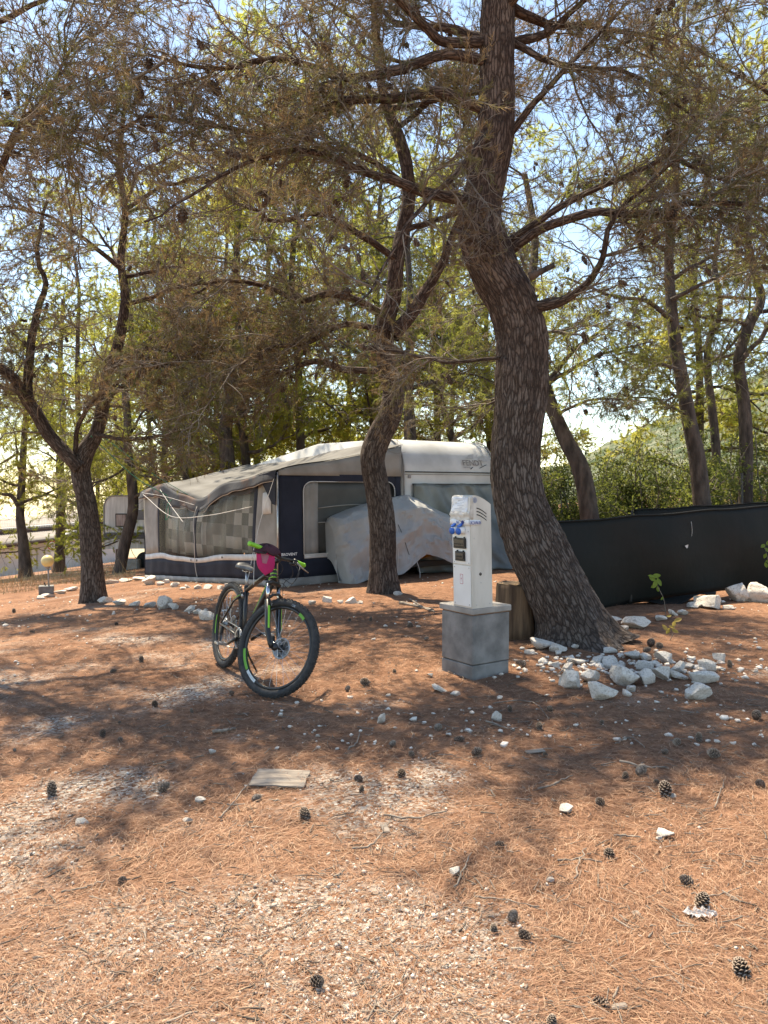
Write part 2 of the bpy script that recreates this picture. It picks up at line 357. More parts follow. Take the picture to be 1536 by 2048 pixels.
def make_ground():
    k = 6.0; tx = np.linspace(-1, 1, 231); xs = 160 * np.sinh(k * tx) / np.sinh(k)
    k2 = 7.0; ty = np.linspace(-0.8, 1, 301); ys = 4 + 300 * np.sinh(k2 * ty) / np.sinh(k2)
    X, Y = np.meshgrid(xs, ys, indexing='ij'); x = X.ravel(); y = Y.ravel()
    z = gz(x, y)
    near = np.clip(1 - np.hypot(x, y - 4) / 9, 0, 1)
    z = z + near * 0.006 * fbm2(x, y, 14.0, 2, 33) - 0.004
    nx, ny = X.shape; i = np.arange((nx - 1) * (ny - 1)); a = (i // (ny - 1)) * ny + i % (ny - 1)
    f = np.stack([a, a + ny, a + ny + 1, a + 1], 1)
    g = gravel_mask(x, y)
    me = mesh_np('ground', np.stack([x, y, z], 1), f, None, True, {'gravel': ('FLOAT', g)})
    m, n, l, b = nt('needle_litter_ground')
    tc = n.new('ShaderNodeTexCoord')
    def noise(s, d=6, r=0.6):
        t = n.new('ShaderNodeTexNoise'); t.inputs['Scale'].default_value = s; t.inputs['Detail'].default_value = d; t.inputs['Roughness'].default_value = r
        l.new(tc.outputs['Object'], t.inputs['Vector']); return t
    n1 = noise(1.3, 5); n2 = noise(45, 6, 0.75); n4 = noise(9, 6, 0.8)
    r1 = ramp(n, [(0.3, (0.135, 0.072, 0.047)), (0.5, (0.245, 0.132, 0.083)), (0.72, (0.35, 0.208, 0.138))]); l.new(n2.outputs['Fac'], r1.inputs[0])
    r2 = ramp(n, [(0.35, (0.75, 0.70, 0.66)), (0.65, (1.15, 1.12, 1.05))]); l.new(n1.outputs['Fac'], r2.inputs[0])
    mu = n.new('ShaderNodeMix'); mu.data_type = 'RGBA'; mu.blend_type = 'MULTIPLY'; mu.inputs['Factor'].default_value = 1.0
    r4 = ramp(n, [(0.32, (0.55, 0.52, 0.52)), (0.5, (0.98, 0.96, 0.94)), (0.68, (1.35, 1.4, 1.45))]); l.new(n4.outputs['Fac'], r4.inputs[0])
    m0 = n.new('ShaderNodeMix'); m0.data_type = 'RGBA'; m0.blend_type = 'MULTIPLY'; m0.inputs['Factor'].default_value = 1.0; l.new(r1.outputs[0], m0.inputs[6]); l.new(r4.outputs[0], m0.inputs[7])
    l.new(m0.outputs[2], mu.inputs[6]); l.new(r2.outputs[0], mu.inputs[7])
    vo = n.new('ShaderNodeTexVoronoi'); vo.inputs['Scale'].default_value = 60; l.new(tc.outputs['Object'], vo.inputs['Vector'])
    sp = n.new('ShaderNodeSeparateColor'); l.new(vo.outputs['Color'], sp.inputs[0])
    r3 = ramp(n, [(0.0, (0.26, 0.19, 0.14)), (0.4, (0.36, 0.30, 0.25)), (1.0, (0.60, 0.55, 0.49))]); l.new(sp.outputs[0], r3.inputs[0])
    at = n.new('ShaderNodeAttribute'); at.attribute_name = 'gravel'
    ga = n.new('ShaderNodeMath'); ga.operation = 'MULTIPLY'; ga.use_clamp = True; l.new(at.outputs['Fac'], ga.inputs[0])
    gt = n.new('ShaderNodeMath'); gt.operation = 'GREATER_THAN'; gt.inputs[1].default_value = 0.35; l.new(sp.outputs[1], gt.inputs[0]); l.new(gt.outputs[0], ga.inputs[1])
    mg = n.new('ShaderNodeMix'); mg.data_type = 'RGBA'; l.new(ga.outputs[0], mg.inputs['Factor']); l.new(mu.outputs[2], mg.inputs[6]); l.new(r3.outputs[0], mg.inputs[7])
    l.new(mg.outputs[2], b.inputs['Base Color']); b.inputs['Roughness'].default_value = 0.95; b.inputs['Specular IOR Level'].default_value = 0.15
    bp = n.new('ShaderNodeBump'); bp.inputs['Strength'].default_value = 0.9; bp.inputs['Distance'].default_value = 0.02; l.new(n2.outputs['Fac'], bp.inputs['Height']); l.new(bp.outputs[0], b.inputs['Normal'])
    me.materials.append(m)
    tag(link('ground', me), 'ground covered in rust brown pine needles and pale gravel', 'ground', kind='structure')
make_ground()

def make_hill():
    # wooded limestone hill far off to the right
    nx, ny = 120, 50
    def fn(a, b):
        x = 38 + a * 330; y = 165 + b * 150 + a * 30
        h = 62 * sstep(0.0, 0.75, a) * sstep(-0.1, 0.7, b) * (1.0)
        return x, y, h
    vs = []; 
    A, B = np.meshgrid(np.linspace(0, 1, nx), np.linspace(0, 1, ny), indexing='ij'); a = A.ravel(); b = B.ravel()
    x = 30 + a * 330; y = 150 + b * 170
    h = 70 * sstep(-0.08, 0.62, a) * sstep(-0.15, 0.75, b) + 6 * fbm2(x, y, 0.03, 4, 3) + 2.5 * fbm2(x, y, 0.25, 3, 4) - 4
    h = np.where((a < 0.01) | (b < 0.02), -6, h)
    i = np.arange((nx - 1) * (ny - 1)); q = (i // (ny - 1)) * ny + i % (ny - 1)
    me = mesh_np('hill', np.stack([x, y, h], 1), np.stack([q, q + ny, q + ny + 1, q + 1], 1), pmat('hill_scrub', (0.05, 0.075, 0.03), (0.20, 0.20, 0.13), scale=0.22, detail=8, rough=0.95, lo=0.42, hi=0.68, bump=1.0, bscale=0.6, bdist=1.5), True)
    tag(link('hill', me), 'green scrub covered limestone hill rising behind the trees', 'hill', kind='structure')
make_hill()

def icos():
    t = (1 + 5 ** 0.5) / 2
    v = np.array([(-1, t, 0), (1, t, 0), (-1, -t, 0), (1, -t, 0), (0, -1, t), (0, 1, t), (0, -1, -t), (0, 1, -t), (t, 0, -1), (t, 0, 1), (-t, 0, -1), (-t, 0, 1)], float)
    v /= np.linalg.norm(v[0])
    f = np.array([(0, 11, 5), (0, 5, 1), (0, 1, 7), (0, 7, 10), (0, 10, 11), (1, 5, 9), (5, 11, 4), (11, 10, 2), (10, 7, 6), (7, 1, 8), (3, 9, 4), (3, 4, 2), (3, 2, 6), (3, 6, 8), (3, 8, 9), (4, 9, 5), (2, 4, 11), (6, 2, 10), (8, 6, 7), (9, 8, 1)])
    return v, f
def subdiv(v, f):
    v = list(map(tuple, v)); d = {}; nf = []
    def mid(a, b):
        k = (min(a, b), max(a, b))
        if k not in d:
            m = np.array(v[a]) + np.array(v[b]); m /= np.linalg.norm(m); d[k] = len(v); v.append(tuple(m))
        return d[k]
    for a, b, c in f:
        x, y, z = mid(a, b), mid(b, c), mid(c, a); nf += [(a, x, z), (b, y, x), (c, z, y), (x, y, z)]
    return np.array(v), np.array(nf)
IC0 = icos(); IC1 = subdiv(*IC0); IC2 = subdiv(*IC1); IC3 = subdiv(*IC2)

def rand_rot(n, r):
    q = r.normal(size=(n, 4)); q /= np.linalg.norm(q, axis=1)[:, None]; w, x, y, z = q.T
    return np.stack([1 - 2 * (y * y + z * z), 2 * (x * y - z * w), 2 * (x * z + y * w), 2 * (x * y + z * w), 1 - 2 * (x * x + z * z), 2 * (y * z - x * w), 2 * (x * z - y * w), 2 * (y * z + x * w), 1 - 2 * (x * x + y * y)], 1).reshape(n, 3, 3)

def make_gravel():
    r = np.random.default_rng(3)
    D = 1.6 * (1 - r.random(115000) * (1 - (1.6 / 9.5) ** 0.9)) ** (-1 / 0.9); X = (r.random(115000) * 2 - 1) * (0.62 * D + 0.7)
    m = gravel_mask(X, D); keep = r.random(115000) < 0.022 + 0.62 * m ** 1.2
    X = X[keep][:24000]; D = D[keep][:24000]; n = len(X)
    v0 = np.array([(1, 0, 0), (-1, 0, 0), (0, 1, 0), (0, -1, 0), (0, 0, 1), (0, 0, -1.0)]); f0 = np.array([(0, 2, 4), (2, 1, 4), (1, 3, 4), (3, 0, 4), (2, 0, 5), (1, 2, 5), (3, 1, 5), (0, 3, 5)]); sz = np.exp(r.normal(math.log(0.0053), 0.40, n)).clip(0.003, 0.016)
    R = rand_rot(n, r); st = np.stack([1 + 0.3 * r.random(n), 0.7 + 0.4 * r.random(n), 0.5 + 0.3 * r.random(n)], 1)
    V = v0[None] * (1 + 0.34 * r.normal(size=(n, 6, 3)).clip(-1.5, 1.5)) * st[:, None] * sz[:, None, None]
    V = np.einsum('nij,nkj->nki', R, V); V[:, :, 2] *= 0.6
    V += np.stack([X, D, gz(X, D) + sz * 0.28], 1)[:, None]
    Fc = f0[None] + (np.arange(n) * 6)[:, None, None]
    tone = np.repeat(r.random(n), 6)
    me = mesh_np('gravel', V.reshape(-1, 3), Fc.reshape(-1, 3), None, False, {'tone': ('FLOAT', tone)})
    m, nn, l, b = nt('pale_gravel'); at = nn.new('ShaderNodeAttribute'); at.attribute_name = 'tone'
    rp = ramp(nn, [(0.0, (0.20, 0.15, 0.12)), (0.15, (0.38, 0.32, 0.27)), (0.55, (0.55, 0.49, 0.42)), (1.0, (0.70, 0.65, 0.58))]); l.new(at.outputs['Fac'], rp.inputs[0]); l.new(rp.outputs[0], b.inputs['Base Color'])
    b.inputs['Roughness'].default_value = 0.9; me.materials.append(m)
    tag(link('gravel', me), 'loose pale limestone gravel scattered among the needles', 'gravel', kind='stuff')
make_gravel()

def make_litter():
    r = np.random.default_rng(4); n = 235000
    e = 0.75; D = 1.5 * (1 - r.random(n) * (1 - (1.5 / 13) ** e)) ** (-1 / e); X = (r.random(n) * 2 - 1) * (0.62 * D + 0.7)
    g = gravel_mask(X, D); keep = r.random(n) > 0.35 * g; X = X[keep]; D = D[keep]; n = len(X)
    L = 0.05 + 0.07 * r.random(n); an = r.random(n) * 2 * math.pi
    # needles gather in drifts that share a rough direction
    an = np.where(r.random(n) < 0.45, 3.0 * fbm2(X, D, 2.2, 2, 50) + r.normal(0, 0.5, n), an)
    W = 0.00055 + 0.0003 * r.random(n) + 0.00020 * np.clip(D - 2.5, 0, 5)
    dx, dy = np.cos(an), np.sin(an); bend = r.normal(0, 0.10, n) * L
    h0 = 0.001 + 0.012 * r.random(n) ** 2; h1 = 0.001 + 0.022 * r.random(n) ** 2
    z = gz(X, D); p0 = np.stack([X - dx * L / 2, D - dy * L / 2, z + h0], 1); p1 = np.stack([X + dx * L / 2, D + dy * L / 2, z + h1], 1)
    mid = np.stack([X - dy * bend, D + dx * bend, z + (h0 + h1) / 2 + 0.004 * r.random(n)], 1); s = np.stack([-dy * W, dx * W, np.zeros(n)], 1)
    V = np.stack([p0, mid - s, mid + s, p1], 1).reshape(-1, 3); k = np.arange(n)[:, None] * 4
    Fc = np.concatenate([k + np.array([[0, 1, 2]]), k + np.array([[1, 3, 2]])], 0)
    me = mesh_np('needle_litter', V, Fc, None, False, {'tone': ('FLOAT', np.repeat(r.random(n), 4))})
    m, nn, l, b = nt('fallen_needles'); at = nn.new('ShaderNodeAttribute'); at.attribute_name = 'tone'
    rp = ramp(nn, [(0.0, (0.115, 0.059, 0.039)), (0.4, (0.27, 0.136, 0.080)), (0.75, (0.385, 0.215, 0.127)), (1.0, (0.50, 0.345, 0.23))]); l.new(at.outputs['Fac'], rp.inputs[0]); l.new(rp.outputs[0], b.inputs['Base Color'])
    b.inputs['Roughness'].default_value = 0.7; b.inputs['Specular IOR Level'].default_value = 0.3; me.materials.append(m)
    tag(link('needle_litter', me), 'fallen rust brown pine needles strewn over the ground', 'needles', kind='stuff')
make_litter()

def make_debris():
    """bits of twig, bark and stone chips lying in the litter farther off"""
    r = np.random.default_rng(14); n = 6000
    D = 2.0 * (1 - r.random(n) * (1 - (2.0 / 17) ** 0.35)) ** (-1 / 0.35); X = (r.random(n) * 2 - 1) * (0.62 * D + 0.8); z = gz(X, D)
    L = 0.02 + 0.09 * r.random(n) ** 2; a = r.random(n) * 6.283; p = np.empty((n, 4, 3)); d = np.stack([np.cos(a), np.sin(a), 0 * a], 1); b = np.stack([-d[:, 1], d[:, 0], 0 * a], 1) * r.normal(0, 0.12, n)[:, None]
    for k, t in enumerate((-0.5, -0.17, 0.17, 0.5)): p[:, k] = np.stack([X, D, z + 0.006 + 0.008 * r.random(n)], 1) + d * (t * L)[:, None] + b * (abs(t) * L)[:, None]
    w = (0.0016 + 0.003 * r.random(n) ** 3)[:, None] * np.array([[1, 1, 0.9, 0.6]]); v, q, _ = tubes(p, w, 3, r)
    tag(link('twig_litter', mesh_np('twig_litter', v, q, M['twig'])), 'small broken twigs strewn through the needle litter', 'twigs', kind='stuff')
    n = 1700; D = 4.5 + 12 * r.random(n) ** 1.3; X = (r.random(n) * 2 - 1) * (0.6 * D + 0.5); keep = fbm2(X, D, 0.8, 3, 61) > 0.02; X = X[keep]; D = D[keep]; n = len(X)
    hx = G(1270, 1340); m = 420; X = np.concatenate([X, hx[0] + r.normal(0, 0.62, m)]); D = np.concatenate([D, hx[1] + r.normal(0.05, 0.24, m)]); n += m
    sz = np.exp(r.normal(math.log(0.012), 0.4, n)).clip(0.005, 0.035); sz[-m:] *= 1.35; V = IC0[0][None] * (1 + 0.3 * r.normal(size=(n, 12, 1)).clip(-1.5, 1.5)) * sz[:, None, None]; V = np.einsum('nij,nkj->nki', rand_rot(n, r), V); V[:, :, 2] *= 0.6
    V += np.stack([X, D, gz(X, D) + sz * 0.2], 1)[:, None]
    tag(link('stone_chips', mesh_np('stone_chips', V.reshape(-1, 3), (IC0[1][None] + (np.arange(n) * 12)[:, None, None]).reshape(-1, 3), M['rock'])), 'pale stone chips scattered over the farther ground', 'stone chips', kind='stuff')

# ------------------------------------------------------------------ trees
def catmull(pts, n):
    pts = np.array(pts, float); m = len(pts); ext = np.vstack([2 * pts[0] - pts[1], pts, 2 * pts[-1] - pts[-2]])
    t = np.linspace(0, m - 1 - 1e-6, n); i = t.astype(int); f = (t - i)[:, None]
    a, b, c, d = ext[i], ext[i + 1], ext[i + 2], ext[i + 3]
    return 0.5 * ((2 * b) + (-a + c) * f + (2 * a - 5 * b + 4 * c - d) * f ** 2 + (-a + 3 * b - 3 * c + d) * f ** 3)

def unit(v): return v / (np.linalg.norm(v, axis=-1, keepdims=True) + 1e-9)

def tubes(pts, rad, sides, r, disp=0.0, seed=0, flare=0.0):
    """pts (N,K,3), rad (N,K) -> verts, quads, buv"""
    N, K, _ = pts.shape
    T = np.empty_like(pts); T[:, 1:-1] = pts[:, 2:] - pts[:, :-2]; T[:, 0] = pts[:, 1] - pts[:, 0]; T[:, -1] = pts[:, -1] - pts[:, -2]; T = unit(T)
    ref = np.where(np.abs(T[:, :1, 2:3]) < 0.85, np.array([0, 0, 1.0]), np.array([0.6, 0.8, 0.0]))
    if N == 1:                                   # one limb: carry the frame along
        a = np.empty_like(pts); c = np.cross(T[0, 0], ref[0, 0]); c /= np.linalg.norm(c)
        for k in range(K):
            c = c - T[0, k] * np.dot(c, T[0, k]); c /= np.linalg.norm(c); a[0, k] = c
    else: a = unit(np.cross(T, np.broadcast_to(ref, T.shape)))
    b = np.cross(T, a); th = np.arange(sides) * 2 * math.pi / sides
    rr = rad[:, :, None] * np.ones(sides)
    ln = np.concatenate([np.zeros((N, 1)), np.cumsum(np.linalg.norm(np.diff(pts, axis=1), axis=2), 1)], 1)
    off = r.random(N)[:, None, None] * 30
    buv = np.stack([np.cos(th) * rr, np.sin(th) * rr, ln[:, :, None] + 0 * rr + off], 3)
    if disp:
        q = buv.reshape(-1, 3) * np.array([9, 9, 2.6]); q2 = buv.reshape(-1, 3) * np.array([26, 26, 7.0])
        n1 = 1 - np.abs(fbm(q, 3, seed + 3)) * 2.2; n2 = 1 - np.abs(fbm(q2, 3, seed + 9)) * 2.2; n3 = fbm(buv.reshape(-1, 3) * np.array([3.0, 3, 1.6]), 2, seed)
        rr = rr * (1 + disp * (0.5 * n1 + 0.45 * n2 + 0.9 * n3).reshape(rr.shape))
    if flare: rr = rr * (1 + flare * np.exp(-ln / 0.26)[:, :, None] * (0.25 + 0.75 * np.abs(np.sin(2.5 * th + seed)) ** 1.5))
    V = pts[:, :, None] + rr[..., None] * (a[:, :, None] * np.cos(th)[:, None] + b[:, :, None] * np.sin(th)[:, None])
    base = (np.arange(N) * K * sides)[:, None, None]; k = np.arange(K - 1)[None, :, None] * sides; j = np.arange(sides)[None, None]
    q = np.stack([base + k + j, base + k + (j + 1) % sides, base + k + sides + (j + 1) % sides, base + k + sides + j], 3)
    return V.reshape(-1, 3), q.reshape(-1, 4), buv.reshape(-1, 3)

def grow(start, dirs, length, segs, wander, droop, r):
    N = len(start); p = np.empty((N, segs + 1, 3)); p[:, 0] = start; d = unit(dirs)
    for i in range(segs):
        d = unit(d + wander * r.normal(size=(N, 3)) + np.array([0, 0, -1.0]) * droop)
        p[:, i + 1] = p[:, i] + d * (length / segs)[:, None]
    return p

def sample(poly, n, t0, t1, r):
    """n random points on polylines poly (N,K,3), weighted evenly; returns pos, tangent, index, t"""
    N, K, _ = poly.shape; i = r.integers(0, N, n); t = (t0 + (t1 - t0) * r.random(n)); u = t * (K - 1 - 1e-6); k = u.astype(int); f = (u - k)[:, None]
    a = poly[i, k]; b = poly[i, k + 1]; return a + (b - a) * f, unit(b - a), i, t

def fork(tan, amin, amax, r):
    n = len(tan); q = unit(np.cross(tan, r.normal(size=(n, 3)))); a = amin + (amax - amin) * r.random(n)
    return tan * np.cos(a)[:, None] + q * np.sin(a)[:, None]

def needles(tw, per, ln, w, r, t0=0.25, spread=(0.35, 0.95)):
    n = len(tw) * per; idx = np.repeat(np.arange(len(tw)), per); K = tw.shape[1]
    t = t0 + (1 - t0) * r.random(n) ** 0.8; u = t * (K - 1 - 1e-6); k = u.astype(int); f = (u - k)[:, None]
    a = tw[idx, k]; b = tw[idx, k + 1]; p = a + (b - a) * f; d = fork(unit(b - a), *spread, r); d[:, 2] -= 0.18; d = unit(d)
    L = ln * (0.6 + 0.6 * r.random(n)); s = unit(np.cross(d, r.normal(size=(n, 3)))) * (w * (0.7 + 0.6 * r.random(n)))[:, None] * 0.5
    tip = p + d * L[:, None]
    V = np.stack([p - s, p + s, tip], 1).reshape(-1, 3); Fc = np.arange(n * 3).reshape(-1, 3)
    return V, Fc

def cone_mesh(name, nscale, open_, L, R, mat, seed, tris2=True):
    r = np.random.default_rng(seed); vs = []; fs = []
    # core
    prof = [(0.15, 0), (0.62, 0.12), (0.7, 0.35), (0.55, 0.65), (0.28, 0.9), (0.05, 1.0)]; n = 8
    for q, z in prof:
        for j in range(n): vs.append((q * R * 0.72 * math.cos(6.2832 * j / n), q * R * 0.72 * math.sin(6.2832 * j / n), z * L))
    for i in range(len(prof) - 1):
        for j in range(n): fs.append((i * n + j, i * n + (j + 1) % n, (i + 1) * n + (j + 1) % n, (i + 1) * n + j))
    for k in range(nscale):
        t = (k + 0.5) / nscale; an = k * 2.39996; z = L * (0.02 + 0.93 * t); e = math.sin(math.pi * min(1, 0.18 + 0.80 * t)) ** 0.7
        rr = R * e; up = 0.15 + 0.95 * t + (1 - open_) * 0.5; w = R * 0.34 * (0.55 + 0.45 * e); d = np.array([math.cos(an), math.sin(an), 0.0]); s = np.array([-d[1], d[0], 0]); zz = np.array([0, 0, 1.0])
        dd = d * math.cos(up) + zz * math.sin(up); ln = rr * (0.36 + 0.42 * open_)
        b0 = d * rr * 0.42 + zz * z; tp = b0 + dd * ln
        o = len(vs); th = R * 0.10
        nn = np.cross(s, dd)
        vs += [tuple(b0 - s * w * 0.5), tuple(b0 + s * w * 0.5), tuple(tp - dd * ln * 0.25 + s * w), tuple(tp), tuple(tp - dd * ln * 0.25 - s * w), tuple(tp - dd * ln * 0.2 - nn * th * 1.6)]
        fs += [(o, o + 1, o + 2, o + 4), (o + 2, o + 3, o + 4), (o + 4, o + 3, o + 5), (o + 3, o + 2, o + 5), (o, o + 4, o + 5), (o + 2, o + 1, o + 5), (o + 1, o, o + 5)]
    me = bpy.data.meshes.new(name); me.from_pydata([tuple(v) for v in vs], [], fs); me.update()
    nb_ = (len(prof) - 1) * n
    for i, p in enumerate(me.polygons):
        if i >= nb_ and (i - nb_) % 7 in (1, 2, 3): p.material_index = 1
    for m_ in (mat if isinstance(mat, (list, tuple)) else [mat]): me.materials.append(m_)
    return me
HANG = [cone_mesh('hanging_cone', 26, 0.7, 0.085, 0.036, [M['cone'], M['cone']], 1), cone_mesh('hanging_cone', 26, 0.25, 0.09, 0.030, [M['cone'], M['cone']], 2)]

def tri_of(q): return np.concatenate([q[:, [0, 1, 2]], q[:, [0, 2, 3]]], 0)

# --- boughs: leafy side branches shared by all near and middle pines
def bough_mesh(seed, needle, ntw, per, bare, curl):
    r = np.random.default_rng(seed)
    st = grow(np.zeros((1, 3)), np.array([[1.0, 0, 0.12]]), np.array([1.25]), 10, 0.13, 0.03, r)
    pos, tan, _, t = sample(st, 9, 0.12, 0.95, r); b2 = grow(pos, fork(tan, 0.45, 1.0, r), 0.25 + 0.35 * r.random(9), 6, 0.22, 0.05, r)
    al = np.concatenate([catmull(st[0], 7)[None]] * 5 + [b2]); pos, tan, _, t = sample(al, ntw, 0.1, 1.0, r)
    b3 = grow(pos, fork(tan, 0.4, 1.25, r), 0.14 + 0.34 * r.random(ntw) ** 1.3, 5, curl, 0.07, r)
    parts = [tubes(st, np.linspace(0.012, 0.004, 11)[None], 5, r), tubes(b2, np.linspace(0.006, 0.003, 7)[None] * np.ones((9, 1)), 4, r), tubes(b3, np.linspace(0.0034, 0.0018, 6)[None] * np.ones((ntw, 1)), 3, r)]
    vs = []; fs = []; o = 0
    for v, q, _ in parts: vs.append(v); fs.append(tri_of(q) + o); o += len(v)
    nt_ = sum(len(f) for f in fs)
    v, f = needles(b3[r.random(ntw) >= bare], per, 0.08, 0.0045, r, 0.4); vs.append(v); fs.append(f + o)
    me = mesh_np('bough', np.vstack(vs), np.vstack(fs), M['twig']); me.materials.append(M[needle])
    idx = np.zeros(len(me.polygons), dtype=np.int32); idx[nt_:] = 1; me.polygons.foreach_set('material_index', idx); return me
BOUGH = {'needle_brown': [bough_mesh(401, 'needle_brown', 46, 42, 0.05, 0.28), bough_mesh(402, 'needle_brown', 46, 40, 0.15, 0.32), bough_mesh(403, 'needle_brown', 52, 40, 0.55, 0.45), bough_mesh(404, 'needle_olive', 46, 44, 0.1, 0.3), bough_mesh(405, 'needle_brown', 56, 30, 0.8, 0.5)],
         'needle_mid': [bough_mesh(411, 'needle_mid', 46, 44, 0.05, 0.28), bough_mesh(412, 'needle_mid', 44, 44, 0.1, 0.3), bough_mesh(413, 'needle_brown', 50, 36, 0.4, 0.4)],
         'needle_green': [bough_mesh(421, 'needle_green', 46, 46, 0.0, 0.28), bough_mesh(422, 'needle_green', 44, 46, 0.05, 0.3)]}
def add_boughs(root, base, L1a, n, needle, size, r, t0=0.2):
    pos, tan, _, t = sample(L1a, n, t0, 1.0, r); d = fork(tan, 0.35, 1.2, r); d[:, 2] = d[:, 2] * 0.7 + r.normal(-0.05, 0.12, n); d = unit(d)
    for k in range(n):
        m = BOUGH[needle][k % len(BOUGH[needle])]; o = link('bough', m, root, pos[k] - base); s = size * (0.6 + 0.7 * r.random()); o.scale = (s, s, s)
        q = Vector(d[k]).to_track_quat('X', 'Z') @ Matrix.Rotation(r.random() * 6.28, 4, 'X').to_quaternion(); o.rotation_mode = 'QUATERNION'; o.rotation_quaternion = q

def tree(name, label, trunk, d0, d1, limbs, seed, lod=1.0, bark='bark', needle='needle_brown', extra=(0, 0.5, 1.0, 1.5, 2.5), nb=7.0, blen=(0.6, 1.7), tw=12, twl=(0.22, 0.6),
         per=42, nl=0.085, nw=0.0045, tsides=56, cones=60, cscale=1.0, group=None, bare=0.0, droop=0.05, brad=0.011, cat='tree', base_local=None, world=None, trdisp=0.085, upbias=0.25, boughs=0, bsize=1.0, nt0=0.35, rs=1.0):
    """trunk: [(px,py,wpx)] with depth d0 (foot) to d1 (top); limbs: [(path, da, db)]; every crown stands on its own limbs"""
    r = np.random.default_rng(seed)
    def to_w(path, da, db, lim=1.0):
        n = len(path); out = []; rad = []
        ys = np.array([p[1] for p in path], float); cum = np.concatenate([[0], np.cumsum(np.hypot(np.diff([p[0] for p in path]), np.diff(ys)))]); cum /= cum[-1]
        for (px, py, w), t in zip(path, cum):
            Y = da + (db - da) * t; out.append(P(px, py, Y)); rad.append(w * 0.5 * Y / F * lim)
        return np.array(out), np.array(rad)
    if world is not None: tp, trd = world
    else: tp, trd = to_w(trunk, d0, d1)
    if base_local is None: tp[0, 2] = gz(tp[0, 0], tp[0, 1]) - 0.12
    base = np.array([tp[0, 0], tp[0, 1], tp[0, 2] + 0.12])
    root = empty(name, base); tag(root, label, cat, group)
    K = max(16, int(len(tp) * 7 * max(lod, 0.35)) * (2 if tsides > 50 else 1))
    tt = catmull(np.hstack([tp, trd[:, None]]), K); tpts = tt[None, :, :3]; tr = np.maximum(tt[None, :, 3], 0.012)
    if world is None:
        fl = np.exp(-np.linspace(0, 1, K) * 26)[None] ; tr = tr * (1 + 0.10 * fl)
    v, q, bu = tubes(tpts, tr * rs * (0.96 if tsides > 50 else 1), tsides, r, trdisp if tsides > 20 else 0.03, seed, 0.6 if tsides > 90 else 0.42 if tsides > 50 else 0.15)
    link('trunk', mesh_np('trunk', v - base, q, M[bark], True, {'buv': ('FLOAT_VECTOR', bu)}), root)
    L1 = []
    for path, da, db in limbs:
        lp, lr = to_w(path, da, db, 0.78); K1 = 26; ll = catmull(np.hstack([lp, lr[:, None]]), K1); pts = ll[:, :3]
        ln = np.linalg.norm(pts[-1] - pts[0]); wob = np.stack([fbm(np.stack([np.linspace(0, ln * 2.2, K1), np.full(K1, c * 9.1), np.full(K1, seed * 1.7 + path[0][1])], 1), 3, seed) for c in range(3)], 1)
        pts = pts + wob * 0.16 * np.linspace(0, 1, K1)[:, None] * min(1, ln / 2)
        L1.append((pts, np.maximum(ll[:, 3], 0.006)))
    ne, ta, tb, la, lb = extra
    for k in range(ne):
        t = ta + (tb - ta) * (k + r.random()) / max(ne, 1); i = min(int(t * (K - 1)), K - 2); pos = tpts[0, i]; az = k * 2.4 + r.normal(0, 0.4)
        el = upbias + 0.35 * (t - ta) / (tb - ta + 1e-6) + r.normal(0, 0.15); ln = (la + (lb - la) * r.random()) * (1 - 0.45 * (t - ta) / (tb - ta + 1e-6))
        p = grow(pos[None], np.array([[math.cos(az) * math.cos(el), math.sin(az) * math.cos(el), math.sin(el)]]), np.array([ln]), 14, 0.16, 0.015, r)[0]
        r0 = min(tr[0, i] * 0.5, 0.02 + ln * 0.016); L1.append((p, np.linspace(r0, 0.007, 15)))
    for p, rad in L1:
        n = 10 if lod > 0.7 else 6
        v, q, bu = tubes(p[None], rad[None], n, r, 0.06 if lod > 0.7 else 0, seed + 5)
        link('limb', mesh_np('limb', v - base, q, M[bark], True, {'buv': ('FLOAT_VECTOR', bu)}), root)
    # resample every limb to the same number of points, long limbs counted more than once
    res = []; 
    for p, rad in L1:
        ln = np.linalg.norm(np.diff(p, axis=0), axis=1).sum(); pp = catmull(p, 16)
        res += [pp] * max(1, int(round(ln / 0.8)))
    L1a = np.array(res); total = 0.8 * len(res)
    n2 = int(total * nb); pos, tan, _, t = sample(L1a, n2, 0.18, 1.0, r)
    d = fork(tan, 0.5, 1.15, r); d[:, 2] = d[:, 2] * 0.6 + 0.1
    ln = (blen[0] + (blen[1] - blen[0]) * r.random(n2)) * (1.1 - 0.55 * t)
    b2 = grow(pos, d, ln, 7, 0.24, droop, r); rad2 = np.linspace(1, 0.32, 8)[None] * (brad * (0.7 + 0.6 * r.random(n2)) * (0.6 + 0.4 * ln / blen[1]))[:, None]
    n3 = n2 * tw; pos, tan, _, t = sample(b2, n3, 0.15, 1.0, r)
    ln = twl[0] + (twl[1] - twl[0]) * r.random(n3) ** 1.4
    b3 = grow(pos, fork(tan, 0.4, 1.2, r), ln, 4, 0.33, droop * 1.2, r); w3 = brad * 0.30
    rad3 = np.linspace(1, 0.45, 5)[None] * (w3 * (0.7 + 0.6 * r.random(n3)))[:, None]
    va, qa, _ = tubes(b2, rad2, 4, r); vb, qb, _ = tubes(b3, rad3, 3, r)
    o = link('branchwork', mesh_np('branchwork', np.vstack([va, vb]) - base, np.vstack([qa, qb + len(va)]), M['twig'], True), root); tag(o, kind='stuff')
    live = b3[r.random(n3) >= bare]
    v, f = needles(live, per, nl, nw, r, nt0)
    o = link('crown', mesh_np('crown', v - base, f, M[needle]), root); tag(o, kind='stuff')
    if boughs: add_boughs(root, base, L1a, boughs, needle, bsize, r)
